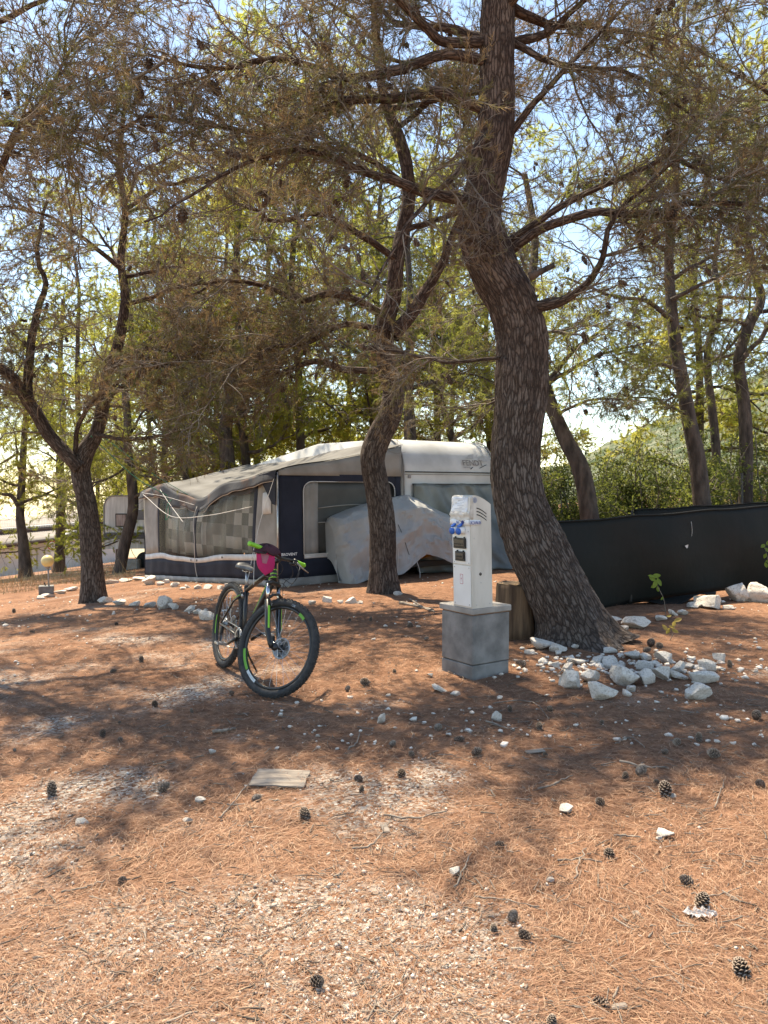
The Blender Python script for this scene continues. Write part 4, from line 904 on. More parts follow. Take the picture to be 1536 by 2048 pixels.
# ------------------------------------------------------------------ caravan and awning
AA = math.radians(36); AU = np.array([math.cos(AA), math.sin(AA), 0.0]); AV = np.array([-math.sin(AA), math.cos(AA), 0.0])
C0 = G(557, 1174)
def AP(s, w, z): return C0 + AV * s + AU * w + ZZ * z      # s along the front, w towards the caravan, z from the corner's foot
def gsl(s, w):
    x = C0[0] + AV[0] * s + AU[0] * w; y = C0[1] + AV[1] * s + AU[1] * w; t = -x * 0.9 + (y - 9) * 0.35 - 2.8
    if t < 6: t = math.log1p(math.exp(t * 1.2)) / 1.2
    return -(0.105 * t + 0.0006 * t * t) - C0[2]
M['cvan'] = pmat('caravan_skin', (0.44, 0.435, 0.415), (0.60, 0.595, 0.575), scale=1.8, rough=0.38, spec=0.5, bump=0.03, bscale=3)
M['cvan_roof'] = pmat('caravan_dirty_roof', (0.46, 0.45, 0.42), (0.62, 0.61, 0.58), scale=2.5, rough=0.5, stretch=(1, 1, 1))
M['trim'] = pmat('dark_trim', (0.035, 0.035, 0.035), rough=0.5)
M['trim_grey'] = pmat('grey_trim', (0.22, 0.21, 0.20), (0.3, 0.29, 0.28), scale=8, rough=0.5)
M['glass'] = pmat('dark_window', (0.03, 0.035, 0.035), rough=0.08, spec=0.7)
cv = empty('caravan', AP(3.0, 3.65, gsl(3, 3.6))); tag(cv, 'white caravan with a rounded end wall, attached to the sagging awning', 'caravan')
ZT, ZR = 1.90, 2.50
def cprof():   # (s, z): end wall, curved shoulder, roof, far end
    p = [(0.06, 0.32), (0.0, 0.6), (-0.02, 1.0), (0.0, ZT)]
    for t in np.linspace(0.1, 1, 9): p.append((0.0 + 0.52 * (1 - math.cos(t * math.pi / 2)) , ZT + (ZR - ZT) * math.sin(t * math.pi / 2)))
    p += [(3.0, ZR + 0.03), (6.0, ZR - 0.35), (6.3, ZR - 0.7), (6.4, 0.9 - 0.5), (6.3, 0.0)]
    return p
pr = cprof(); n = len(pr); mb = MB(); W0, W1 = 2.5, 4.80
ws = [W0, W0 + 0.05] + list(np.linspace(W0 + 0.12, W1 - 0.12, 6)) + [W1 - 0.05, W1]
def cinset(j): return 0.05 if j in (0, len(ws) - 1) else (0.012 if j in (1, len(ws) - 2) else 0)
cen = np.array([3.0, 1.4])
rows = []
for j, w in enumerate(ws):
    k = cinset(j)
    for s, z in pr:
        d = np.array([s, z]) - cen; d = d / np.linalg.norm(d); rows.append(AP(s - d[0] * k, w, z - d[1] * k))
m_ = len(ws)
fs = [(j * n + i, (j + 1) * n + i, (j + 1) * n + (i + 1) % n, j * n + (i + 1) % n) for j in range(m_ - 1) for i in range(n)]
mb.add(rows, fs + [tuple(range(n)), tuple((m_ - 1) * n + i for i in range(n))[::-1]]); mb.build('body', M['cvan'], cv, True)
def on_end(s_off, w0, w1, z0, z1, name, mat, parent, th=0.012):
    zs = np.linspace(z0, z1, 5)
    def s_at(z): return float(np.interp(z, [p[1] for p in pr[:13]], [p[0] for p in pr[:13]]))
    mb = MB()
    mb.grid(lambda a, b: AP(s_at(z0 + (z1 - z0) * b) - s_off, w0 + (w1 - w0) * a, z0 + (z1 - z0) * b), 6, 8)
    return mb.build(name, mat, parent, True, thick=th)
on_end(0.012, 2.56, 4.76, 1.875, 1.897, 'trim_strip', M['trim'], cv)
on_end(0.010, 2.56, 4.76, 1.838, 1.85, 'trim_strip', M['trim_grey'], cv)
win = on_end(0.015, 2.75, 4.62, 1.02, 1.64, 'end_window', M['glass'], cv, 0.02)
on_end(0.028, 2.72, 4.65, 1.64, 1.675, 'window_rail', M['trim'], win, 0.02)
# corner rails (awning channel) follow the profile
for w in (W0 + 0.035, W1 - 0.035):
    MB().tube([AP(s - 0.012, w, z + 0.006) for s, z in pr[:13]], 0.016, 6).build('corner_rail', M['trim_grey'], cv, True)
MB().box(AP(-0.015, 2.66, 1.80), (0.07, 0.02, 0.06), [AU, AV, ZZ], 0.008).build('marker_lamp', M['trim_grey'], cv)
# lettering on the shoulder
def sh(w, t): a = t * math.pi / 2; return AP(0.52 * (1 - math.cos(a)) - 0.016 * math.cos(a), w, ZT + (ZR - ZT) * math.sin(a) + 0.016 * math.sin(a))
o3 = sh(3.96, 0.13); yd = unit(sh(3.96, 0.30) - o3)
text_mb('FENDT', 0.155, o3 - AV * 0.004, AU * 1.12, yd, shear=-0.10, bold=0.004).build('lettering', M['trim_grey'], cv)
text_mb('caravan', 0.06, sh(3.97, 0.08) - AV * 0.004, AU, yd).build('lettering', M['trim_grey'], cv)
for w0, w1, ta, tb in [(4.13, 4.19, 0.055, 0.10), (4.36, 4.56, 0.075, 0.155)]:
    MB().add([sh(w0, ta), sh(w0 + 0.035, ta), sh(w1 + 0.035, tb), sh(w1, tb)], [(0, 1, 2, 3)]).build('logo_bar', M['trim'], cv)
M['logo_grey'] = pmat('faded_logo', (0.40, 0.40, 0.39), (0.5, 0.5, 0.49), scale=30, rough=0.6)
MB().add([sh(4.05, 0.275), sh(4.17, 0.36), sh(4.30, 0.385), sh(4.26, 0.275)], [(0, 1, 2, 3)]).build('logo_peak', M['logo_grey'], cv)
MB().add([sh(4.38, 0.275), sh(4.54, 0.37), sh(4.62, 0.22), sh(4.50, 0.20)], [(0, 1, 2, 3)]).build('logo_peak', M['logo_grey'], cv)
# wheel under the near side, hidden in shade
wl_ = MB().lathe([(0.16, -0.09), (0.29, -0.09), (0.31, -0.05), (0.31, 0.05), (0.29, 0.09), (0.16, 0.09)], 24, AP(3.0, 4.7, 0.31 + gsl(3, 4.7)), [AV, ZZ, AU]).build('wheel', M['trim'], cv, True)

# awning fabrics
M['navy'] = pmat('navy_canvas', (0.010, 0.013, 0.024), (0.018, 0.021, 0.036), scale=3, rough=0.85, bump=0.25, bscale=5, bdist=0.03)
M['greyc'] = pmat('grey_canvas', (0.22, 0.21, 0.19), (0.31, 0.295, 0.27), scale=2.6, rough=0.9, bump=0.35, bscale=5, bdist=0.03)
M['roofc'] = pmat('weathered_awning_roof', (0.042, 0.039, 0.036), (0.125, 0.12, 0.112), scale=2.2, rough=0.75, bump=0.4, bscale=3.5, bdist=0.04, lo=0.3, hi=0.7)
M['roofstain'] = pmat('stained_awning_valance', (0.05, 0.05, 0.055), (0.20, 0.10, 0.055), scale=1.3, rough=0.8, lo=0.5, hi=0.7, bump=0.3, bscale=6, bdist=0.03)
M['band'] = pmat('pale_band', (0.50, 0.49, 0.47), (0.62, 0.61, 0.59), scale=5, rough=0.7)
M['flap'] = pmat('mud_flap', (0.22, 0.205, 0.185), (0.38, 0.36, 0.33), scale=2.4, rough=0.7, bump=0.4, bscale=6, bdist=0.03)
M['mesh'] = pmat('dark_mesh_window', (0.045, 0.046, 0.042), (0.075, 0.076, 0.068), scale=2, rough=0.55)
M['cord'] = pmat('white_cord', (0.55, 0.53, 0.50), rough=0.8)
M['green_rope'] = pmat('green_rope', (0.03, 0.19, 0.12), rough=0.8)
def curtmat():
    m, n, l, b = nt('patchwork_curtain'); tc = n.new('ShaderNodeTexCoord'); mp = n.new('ShaderNodeMapping'); mp.inputs['Rotation'].default_value = (0, 0, -AA - math.pi / 2); l.new(tc.outputs['Object'], mp.inputs['Vector'])
    sc = n.new('ShaderNodeVectorMath'); sc.operation = 'MULTIPLY'; sc.inputs[1].default_value = (3.6, 0.0, 4.6); l.new(mp.outputs[0], sc.inputs[0])
    fl = n.new('ShaderNodeVectorMath'); fl.operation = 'FLOOR'; l.new(sc.outputs[0], fl.inputs[0]); wn_ = n.new('ShaderNodeTexWhiteNoise'); l.new(fl.outputs[0], wn_.inputs['Vector'])
    r = ramp(n, [(0.0, (0.13, 0.128, 0.115)), (0.35, (0.20, 0.19, 0.17)), (0.6, (0.28, 0.265, 0.24)), (0.8, (0.40, 0.375, 0.345)), (1.0, (0.22, 0.25, 0.235))]); r.color_ramp.interpolation = 'CONSTANT'
    l.new(wn_.outputs['Value'], r.inputs[0]); l.new(r.outputs[0], b.inputs['Base Color']); b.inputs['Roughness'].default_value = 0.9; return m
M['curtain'] = curtmat()
def vinyl():
    m, n, l, b = nt('clear_vinyl'); b.inputs['Base Color'].default_value = (0.26, 0.255, 0.24, 1); b.inputs['Roughness'].default_value = 0.28; b.inputs['Specular IOR Level'].default_value = 0.5
    tr = n.new('ShaderNodeBsdfTransparent'); tr.inputs['Color'].default_value = (0.86, 0.87, 0.85, 1); mx = n.new('ShaderNodeMixShader')
    lw = n.new('ShaderNodeLayerWeight'); lw.inputs['Blend'].default_value = 0.3; fr = n.new('ShaderNodeMath'); fr.operation = 'MULTIPLY'; fr.inputs[1].default_value = 0.22; l.new(lw.outputs['Facing'], fr.inputs[0])
    tc = n.new('ShaderNodeTexCoord'); t = n.new('ShaderNodeTexNoise'); t.inputs['Scale'].default_value = 2.2; t.inputs['Detail'].default_value = 5; l.new(tc.outputs['Object'], t.inputs['Vector'])
    mr = n.new('ShaderNodeMapRange'); mr.inputs['From Min'].default_value = 0.4; mr.inputs['From Max'].default_value = 0.75; mr.inputs['To Min'].default_value = 0.02; mr.inputs['To Max'].default_value = 0.12; l.new(t.outputs['Fac'], mr.inputs['Value'])
    ad = n.new('ShaderNodeMath'); ad.operation = 'ADD'; ad.use_clamp = True; l.new(fr.outputs[0], ad.inputs[0]); l.new(mr.outputs[0], ad.inputs[1])
    l.new(ad.outputs[0], mx.inputs[0]); l.new(tr.outputs[0], mx.inputs[1]); l.new(b.outputs[0], mx.inputs[2]); l.new(mx.outputs[0], n['Material Output'].inputs['Surface']); return m
M['vinyl'] = vinyl()

aw = empty('awning', AP(3.2, 1.2, gsl(3.2, 1.2))); tag(aw, 'navy and grey caravan awning with a sagging, stained roof', 'awning')
SL = 6.45
def eave(s):   # height of the front roof edge
    k = s / SL
    return 1.86 + gsl(s, 0) * 0.75 - 0.10 * math.exp(-((k - 0.2) / 0.12) ** 2) - 0.34 * math.exp(-((k - 0.47) / 0.13) ** 2) - 0.12 * math.exp(-((k - 0.66) / 0.10) ** 2) + 0.10 * math.exp(-((k - 0.80) / 0.10) ** 2)
def fold(s, t, a=1.0): return a * (0.018 * math.sin(s * 5.1 + 2 * t) + 0.012 * math.sin(s * 11.3 + 3.1 * t + 1) + 0.02 * math.sin(t * 3 + s * 2))
def roof(a, b):
    s = -0.03 + (SL + 0.06) * a; w = -0.05 + 2.55 * b; z0 = eave(s) + 0.02
    z1 = 2.34 + gsl(s, 2.5) * 0.6 + 0.05 * math.sin(a * 7)
    sag = -0.16 * math.sin(math.pi * b) * (0.35 + math.exp(-((a - 0.5) / 0.18) ** 2)) * (0.5 + 0.5 * b) - 0.05 * abs(math.sin(a * 9.4)) * math.sin(math.pi * b)
    zz = z0 + (z1 - z0) * (b ** 0.8) + sag + 0.25 * fold(s, b * 4)
    return AP(s, w, zz)
MB().grid(roof, 70, 22).build('roof_canvas', M['roofc'], aw, True, thick=0.006)
# hanging front valance, stained, deepest where the roof pools
def val(a, b):
    s = -0.03 + (SL + 0.06) * a; k = a; d = 0.16 + 0.16 * math.exp(-((k - 0.72) / 0.16) ** 2) + 0.12 * math.exp(-((k - 0.4) / 0.12) ** 2)
    return AP(s, -0.055 - 0.05 * b * math.sin(a * 21) ** 2 - 0.02 * b, eave(s) + 0.018 - d * b + fold(s, b) * b * 0.6)
MB().grid(val, 70, 5).build('valance', M['roofstain'], aw, True, thick=0.005)
MB().tube([AP(-0.03 + (SL + 0.06) * a, -0.065 - 0.05 * math.sin(a * 21) ** 2, val(a, 1)[2] - C0[2]) for a in np.linspace(0, 1, 70)], 0.009, 5).build('valance_piping', M['band'], aw, True)
# grey gable above the side wall + wing flap
MB().grid(lambda a, b: AP(-0.02, a * 2.47, 1.80 + (max(roof(0.003, (a * 2.47 + 0.05) / 2.55)[2] - C0[2] - 0.015, 1.84) - 1.80) * b), 20, 3).build('gable', M['greyc'], aw, True, thick=0.005)
MB().add([AP(-0.04, -0.07, 1.88), AP(0.55, -0.07, 1.80), AP(0.06, -0.075, 1.34), AP(-0.05, -0.075, 1.32)], [(0, 1, 2, 3)]).build('wing_flap', M['navy'], aw, thick=0.006)
# front wall strips
def wallf(s, z):
    k = s / SL; g = gsl(s, 0); top = eave(s) - 0.05; zz = g + (top - g) * z
    bul = -0.16 * math.sin(math.pi * min(max((k - 0.08) / 0.9, 0), 1)) * math.sin(math.pi * min(1, (1 - z) ** 0.8 + 0.05)) * 0.8 - 0.08 * math.sin(math.pi * k) * (1 - z)
    return AP(s, bul + fold(s, z * 2, 0.55), zz)
def strip(name, s0, s1, z0, z1, mat, off=0.0, nu=None, nv=8, th=0.004, wave=0.0, parent=None):
    nu = nu or max(3, int((s1 - s0) * 9))
    return MB().grid(lambda a, b: wallf(s0 + (s1 - s0) * a, z0(a) + (z1(a) - z0(a)) * b if callable(z0) else z0 + (z1 - z0) * b) + AU * (off + wave * math.sin((s0 + (s1 - s0) * a) * 14)), nu, nv).build(name, mat, parent or aw, True, thick=th)
ZB0, ZB1 = 0.235, 0.295
strip('wall_panel', 0.03, 0.72, ZB1, 1.0, M['greyc']); strip('wall_panel', 5.35, 6.40, ZB1, 1.0, M['greyc'])
strip('window_frame', 0.72, 0.84, ZB1, 1.0, M['navy']); strip('window_frame', 5.25, 5.35, ZB1, 1.0, M['navy']); strip('window_frame', 3.02, 3.12, ZB1, 1.0, M['navy'], -0.004)
strip('window_frame', 0.84, 3.02, 0.90, 1.0, M['roofstain']); strip('window_frame', 3.12, 5.25, 0.90, 1.0, M['roofstain'])
def pane(s0, s1, cs, cz):
    def fn(a, b):
        s = s0 + (s1 - s0) * a; z = ZB1 + (0.90 - ZB1) * b; an = math.atan2((z - cz) * 1.9, s - cs); rr = math.hypot((z - cz) * 1.9, s - cs); ed = min(1, 8 * a * (1 - a)) * min(1, 8 * b * (1 - b))
        return wallf(s, z) + AU * ed * (0.007 * math.sin(an * 9 + 0.6 * math.sin(rr * 5)) * min(1, rr * 1.5) - 0.05 * math.exp(-rr * rr * 3))
    MB().grid(fn, 56, 34).build('window_pane', M['vinyl'], aw, True)
pane(0.84, 3.02, 3.0, 0.42); pane(3.12, 5.25, 3.5, 0.44)
for (sa, sb2) in [(0.80, 1.47), (1.46, 2.13), (2.12, 3.06), (3.05, 3.92), (3.91, 4.56), (4.55, 5.30)]:
    strip('curtain', sa, sb2, ZB1 + 0.01, 0.95, M['curtain'], 0.17, 24, 4, 0.003, 0.022)
strip('pale_band', 0.0, 6.43, ZB0, ZB1, M['band'], -0.004, 70, 2)
strip('skirt', 0.0, 6.43, 0.05, ZB0, M['navy'], 0.0, 80, 4)
strip('mud_flap', 0.0, 6.43, -0.01, 0.05, M['flap'], -0.03, 80, 2, wave=0.02)
for s in (0.2, 1.9, 3.05, 3.35): 
    q = wallf(s, 0.265); MB().lathe([(0.02, 0), (0.02, 0.006), (0.0, 0.007)], 10, q - AU * 0.01, [AV, ZZ, -AU]).build('eyelet', M['trim'], aw)
MB().tube([wallf(0.0, z) - AU * 0.012 - AV * 0.01 for z in np.linspace(ZB0, 1, 9)], 0.012, 6).build('corner_piping', M['band'], aw, True)
MB().tube([wallf(3.07 + 0.05 * math.sin(z * 9), z) - AU * 0.03 for z in np.linspace(0.0, 0.95, 16)], 0.008, 5).build('zip_cord', M['cord'], aw, True)
# left end wall of the awning
MB().grid(lambda a, b: AP(SL, a * 2.48, gsl(SL, a * 2.48) + (roof(1, (a * 2.48 + .05) / 2.55)[2] - C0[2] - 0.02 - gsl(SL, a * 2.48)) * b), 10, 6).build('end_wall', M['navy'], aw, True, thick=0.005)
# side wall: navy frame, rounded window, band, skirt, flap
def sp(w, z): return AP(-0.012 - 0.012 * math.sin(w * 3 + z * 2), w, z)
ZTP = 1.82; WL, WR, WB, WT = 0.46, 2.33, 0.50, 1.70
def rrect(w0, w1, z0, z1, rt, n=6):
    p = [(w0, z0), (w1, z0)]
    for c, a0 in (((w1 - rt, z1 - rt), 0), ((w0 + rt, z1 - rt), 90)):
        for k in range(n + 1):
            a = math.radians(a0 + 90 * k / n); p.append((c[0] + rt * math.cos(a), c[1] + rt * math.sin(a)))
    return p
fr = rrect(WL, WR, WB, WT, 0.16)
m2 = MB(); m2.grid(lambda a, b: sp(WL * a * 1.0, 0.12 + (ZTP - 0.12) * b), 5, 14); m2.build('side_panel', M['navy'], aw, True, thick=0.004)
m2 = MB(); m2.grid(lambda a, b: sp(WR + (2.47 - WR) * a, 0.12 + (ZTP - 0.12) * b), 2, 14); m2.build('side_panel', M['navy'], aw, True, thick=0.004)
# header with rounded lower corners
hd = MB(); top = []; low = []
for k in range(25):
    w = WL + (WR - WL) * k / 24; dl = min(w - WL, WR - w); zt = WT - 0.16 + math.sqrt(max(0, 0.16 ** 2 - max(0, 0.16 - dl) ** 2)) if dl < 0.16 else WT
    low.append(sp(w, zt)); top.append(sp(w, ZTP))
hd.add(low + top, [(i, i + 1, 26 + i, 25 + i) for i in range(24)]); hd.build('side_panel', M['navy'], aw, thick=0.004)
MB().grid(lambda a, b: sp(WL + 0.30 * a, WB + (WT - WB) * b) + AV * (0.02 + 0.01 * math.sin(a * 15)), 10, 8).build('curtain', M['greyc'], aw, True, thick=0.003)
MB().grid(lambda a, b: sp(WL + (WR - WL) * a, WB + (WT - WB) * b) + AV * 0.045, 12, 8).build('mesh_window', M['mesh'], aw, True, thick=0.003)
for z in (1.26, 1.02): MB().tube([sp(WL + 0.30 + t * (WR - WL - 0.30), z + 0.05 * math.sin(math.pi * t) * (1 if z > 1.1 else 0)) + AV * 0.015 for t in np.linspace(0, 1, 12)], 0.010, 5).build('window_cord', M['greyc'], aw, True)
MB().tube([sp(*p) - AV * 0.008 for p in fr + [fr[0]]], 0.009, 5).build('window_piping', M['band'], aw, True)
MB().grid(lambda a, b: sp(WL + 0.01 + (WR - WL) * a, 0.435 + 0.062 * b) - AV * 0.003, 10, 2).build('pale_band', M['band'], aw, True, thick=0.004)
MB().grid(lambda a, b: sp(WL + (WR - WL) * a, 0.12 + 0.315 * b), 10, 3).build('skirt', M['navy'], aw, True, thick=0.004)
MB().grid(lambda a, b: sp(2.47 * a, gsl(0, 2.47 * a) - 0.02 + (0.13 - gsl(0, 2.47 * a) + 0.02) * b) - AV * (0.05 * (1 - b) + 0.03 * math.sin(a * 30) * (1 - b)), 40, 3).build('mud_flap', M['flap'], aw, True, thick=0.004)
MB().lathe([(0.022, 0), (0.022, 0.006), (0.0, 0.007)], 10, sp(0.95, 0.466) - AV * 0.008, [AU, ZZ, -AV]).build('eyelet', M['trim'], aw)
text_mb('BROVENT', 0.062, sp(0.035, 0.50) - AV * 0.012, AU * 1.05, ZZ, bold=0.0015).build('lettering', M['white'], aw)
MB().tube([AP(-0.02, -0.02, z) for z in (-0.02, 1.85)], 0.014, 8).build('pole', M['steel'], aw, True)
# guy lines and cords
def rope(pts, r, name, mat, parent=None): return MB().tube(catmull(pts, 40), r, 5).build(name, mat, parent, True)
e = lambda k, d=0.08, dz=0.0: AP(SL * k, -d, eave(SL * k) + dz)
rope([e(0.985, 0.06, -0.05), e(0.86, 0.25, -0.22), e(0.60, 0.32, -0.42), e(0.36, 0.22, -0.48), AP(0.75, -0.1, 1.28)], 0.006, 'guy_line', M['cord'], aw)
rope([e(0.80, 0.08, -0.10), e(0.68, 0.18, -0.22), e(0.52, 0.28, -0.45)], 0.006, 'guy_line', M['cord'], aw)
rope([e(0.97, 0.1, -0.02), e(0.7, 0.2, -0.12), e(0.5, 0.1, -0.1)], 0.005, 'guy_line', M['cord'], aw)
rope([AP(0.0, -0.05, 1.8), AP(-0.02, -0.35, 1.0), AP(-0.1, -0.62, 0.02)], 0.005, 'guy_line', M['cord'], aw)
kn = e(0.70, 0.16, -0.1)
rope([kn, kn + np.array([0.05, -0.02, -0.35]), kn + np.array([-0.04, 0, -0.5]), kn + np.array([0.0, 0, -0.2]), kn + np.array([0.12, 0, -0.05])], 0.008, 'knotted_cord', M['green_rope'], aw)
ro = rope([P(182, 872, 12.0), (P(182, 872, 12.0) + kn) / 2 + np.array([0, 0, -0.12]), kn], 0.008, 'green_rope', M['green_rope']); ro['label'] = 'green rope tied from the forked pine to the awning roof'; ro['category'] = 'rope'
ro = rope([P(190, 860, 12.1), (P(190, 860, 12.1) + e(0.55)) / 2 + np.array([0, 0, -0.05]), e(0.55, 0.1, 0.05)], 0.006, 'green_rope', M['green_rope']); ro['label'] = 'thinner upper green rope running from the forked pine over the awning'; ro['category'] = 'rope'
MB().grid(lambda a, b: wallf(0.18 + 0.28 * a, 0.66 + 0.20 * b) - AU * 0.02, 3, 3).build('paper_notice', M['band'], aw, True, thick=0.003)

# ------------------------------------------------------------------ tarpaulin over a boat trailer
def tarpmat(name, c1, c2, rough, alpha=None):
    m = pmat(name, c1, c2, scale=2.4, rough=rough, bump=0.35, bscale=5.5, bdist=0.03, spec=0.5, lo=0.35, hi=0.7)
    return m
M['tarp'] = tarpmat('silver_tarpaulin', (0.30, 0.30, 0.29), (0.36, 0.36, 0.35), 0.5)
M['tarp2'] = tarpmat('grey_green_sheet', (0.09, 0.10, 0.088), (0.19, 0.20, 0.18), 0.32)
T0 = G(680, 1168); TU = np.array([math.cos(math.radians(33)), math.sin(math.radians(33)), 0]); TV = np.array([-TU[1], TU[0], 0])
TL = 2.75
def ridge(s): return float(np.interp(s, [0, 0.06, 0.45, 1.0, 1.62, 2.0, 2.4, 2.75], [0.98, 1.06, 1.20, 1.34, 1.43, 1.32, 1.14, 0.98]))
def foot(s): return float(np.interp(s, [0, 0.15, 0.5, 1.0, 1.2, 1.5, 1.75, 2.0, 2.3, 2.75], [0.0, -0.03, 0.03, 0.06, 0.10, 0.26, 0.40, 0.36, 0.2, 0.2]))
def cre(s, q): 
    return CRN[min(int(s / TL * 90 + 0.5), 90), min(int(q / 3 * 46 + 0.5), 46)]
_s, _q = np.meshgrid(np.arange(91) / 90 * TL, np.arange(47) / 46 * 2.3, indexing='ij')
def _rid(sx, sq, seed): return np.abs(fbm(np.stack([_s.ravel() * sx + _q.ravel() * 0.7, _q.ravel() * sq - _s.ravel() * 0.5, 0 * _s.ravel() + seed], 1), 1, seed)).reshape(91, 47)
CRN = 0.12 * (0.3 - _rid(1.9, 1.5, 5)) + 0.085 * (0.3 - _rid(4.2, 2.2, 6)) + 0.03 * (0.3 - _rid(10, 8, 7))
def tarp(a, b):
    s = a * TL; h = ridge(s); f = foot(s); d = 0.95
    # section: front foot -> front shoulder -> ridge -> back shoulder -> back foot
    if b < 0.45: k = b / 0.45; y = 0.02 + 0.10 * k ** 1.5; z = f + (h * 0.86 - f) * k
    elif b < 0.65: k = (b - 0.45) / 0.2; y = 0.12 + 0.38 * k; z = h * (0.86 + 0.14 * math.sin(k * math.pi / 2))
    else: k = (b - 0.65) / 0.35; y = 0.50 + 0.5 * min(1, k * 1.6); z = h * (1 - 0.9 * k ** 1.8)
    end = math.sin(math.pi * min(1, a * 14) / 2) if a < 1 / 14 else 1.0
    p = T0 + TU * (s + 0.10 * (1 - end) * (1 - b)) + TV * (0.5 + (y - 0.5) * (0.55 + 0.45 * end))
    flare = -0.10 * max(0, 1 - b / 0.3) * (0.5 + 0.5 * math.sin(s * 6.3))
    q = p + ZZ * z + (TV * -1 + ZZ * 0.2) * cre(s, b * 3) + TV * flare
    return q
tb = empty('tarpaulin', T0 + TU * 1.5 + TV * 0.5); tag(tb, 'crumpled silver grey tarpaulin draped over a load beside the awning', 'tarpaulin')
MB().grid(tarp, 90, 46).build('sheet', M['tarp'], tb, False, thick=0.004)
MB().grid(lambda a, b: tarp(0.003, 0.02 + b * 0.96) * (1 - a) + (T0 + TV * (0.1 + 0.8 * b) + TU * (0.05) + ZZ * (0.02 + 0.35 * math.sin(math.pi * b))) * a, 4, 24).build('end_fold', M['tarp'], tb, False, thick=0.004)
rope([tarp(0.42, 0.62), tarp(0.43, 0.30) - TV * 0.02, tarp(0.40, 0.02) - TV * 0.03], 0.005, 'tie_cord', M['cord'], tb)
rope([tarp(0.42, 0.6), tarp(0.45, 0.3) - TV * 0.02, tarp(0.50, 0.1) - TV * 0.02], 0.005, 'tie_cord', M['trim'], tb)
rope([tarp(0.56, 0.0), tarp(0.57, 0) - ZZ * 0.2 - TV * 0.05, tarp(0.55, 0) - ZZ * 0.36 - TV * 0.10], 0.006, 'tie_cord', M['cord'], tb)
M['yellow'] = pmat('yellow_hull', (0.42, 0.20, 0.02), (0.52, 0.27, 0.04), scale=4, rough=0.4)
bt = empty('boat_hull', T0 + TU * 1.6 + TV * 0.5); tag(bt, 'yellow orange hull showing under the lifted edge of the tarpaulin', 'hull')
def hull(a, b):
    s = 0.35 + 2.6 * a; k = math.sin(math.pi * min(max(a * 0.9 + 0.08, 0), 1)) ** 0.5; an = math.pi * b
    return T0 + TU * s + TV * (0.55 - 0.38 * k * math.cos(an)) + ZZ * (0.62 - 0.36 * k * math.sin(an) ** 0.7)
MB().grid(hull, 24, 14).build('hull', M['yellow'], bt, True, thick=0.02)
MB().box(T0 + TU * 1.5 + TV * 0.55 + ZZ * 0.20, (2.4, 0.5, 0.10), [TU, TV, ZZ], 0.01).build('trailer_beam', M['trim'], bt)
for s in (1.2, 1.9): MB().lathe([(0.05, -0.05), (0.19, -0.05), (0.2, 0), (0.19, 0.05), (0.05, 0.05)], 20, T0 + TU * s + TV * 0.85 + ZZ * 0.19, [TU, ZZ, TV]).build('wheel', M['trim'], bt, True)

# plastic sheet hung over the caravan's end window, down to the ground
sh_ = empty('plastic_sheet', AP(-0.5, 3.7, gsl(-.5, 3.7))); tag(sh_, 'grey green plastic sheet hanging from the caravan end wall to the ground', 'sheet')
def sheet(a, b):
    w = 2.72 + 1.95 * a + 0.45 * b * a; k = b
    out = 0.05 + (0.10 + 0.55 * a) * k ** 1.3 + 0.05 * abs(math.sin(a * 11 - b * 7)) * (0.3 + k) + 0.06 * abs(math.sin(a * 5 - b * 5 + 1)) * (0.2 + k) + 0.02 * math.sin(a * 29 - b * 9)
    z = 1.66 - (1.62 - 0.55 * (1 - a) ** 2 * 0) * k + 0.02 * math.sin(a * 13)
    return AP(-out, w, max(z, gsl(-out, w) + 0.012 + 0.01 * math.sin(a * 40)))
MB().grid(sheet, 44, 30).build('sheet_fabric', M['tarp2'], sh_, True, thick=0.003)

# ------------------------------------------------------------------ dark windbreak screens on the right
M['screen'] = pmat('dark_green_shade_cloth', (0.004, 0.006, 0.0045), (0.011, 0.009, 0.007), scale=1.4, rough=0.75, bump=0.3, bscale=3, bdist=0.05, spec=0.3)
M['post'] = pmat('dark_post', (0.05, 0.045, 0.04), (0.09, 0.08, 0.07), scale=6, rough=0.8)
def screen(name, label, a_px, a_y, b_px, b_y, dA, dB, bot, npost, slack):
    A = P(a_px, a_y, dA); B = P(b_px, b_y, dB); d = B - A; L = np.linalg.norm(d[:2]); dn = unit(np.array([d[1], -d[0], 0.0])); 
    root = empty(name, (*(A[:2] + B[:2]) / 2, gz(*(A[:2] + B[:2]) / 2))); tag(root, label, 'screen', 'dark windbreak screens')
    def fn(a, b):
        p = A + d * a; g = gz(p[0], p[1]) + bot - 0.05 * math.sin(a * 9); top = p[2] - 0.012 * abs(math.sin(a * npost * math.pi)) + 0.004 * math.sin(a * 31)
        bul = slack * math.sin(math.pi * b) * (0.4 + 0.6 * math.sin(a * 11 + 1) ** 2) + slack * 0.6 * (1 - b) ** 2 * math.sin(a * 17)
        return np.array([p[0], p[1], g + (top - g) * b]) + dn * bul
    MB().grid(fn, 64, 16).build('cloth', M['screen'], root, True, thick=0.004)
    MB().tube([fn(a, 1) + ZZ * 0.004 for a in np.linspace(0, 1, 60)], 0.014, 6).build('hem', M['screen'], root, True)
    for k in range(npost + 1):
        p = A + d * (k / npost) - dn * 0.05; g = gz(p[0], p[1]); MB().tube([(p[0], p[1], g - 0.1), (p[0], p[1], p[2] - 0.01)], 0.025, 8).build('post', M['post'], root, True)
    return root, fn, dn
scr, sfn, sdn = screen('windbreak_screen', 'dark green shade cloth screen stretched low across the right side', 1090, 1046, 1680, 1000, 9.4, 12.2, 0.03, 4, 0.13)
screen('windbreak_screen', 'second dark screen whose top edge shows behind the front one', 1268, 1020, 1720, 994, 14.0, 16.0, 0.0, 4, 0.03)
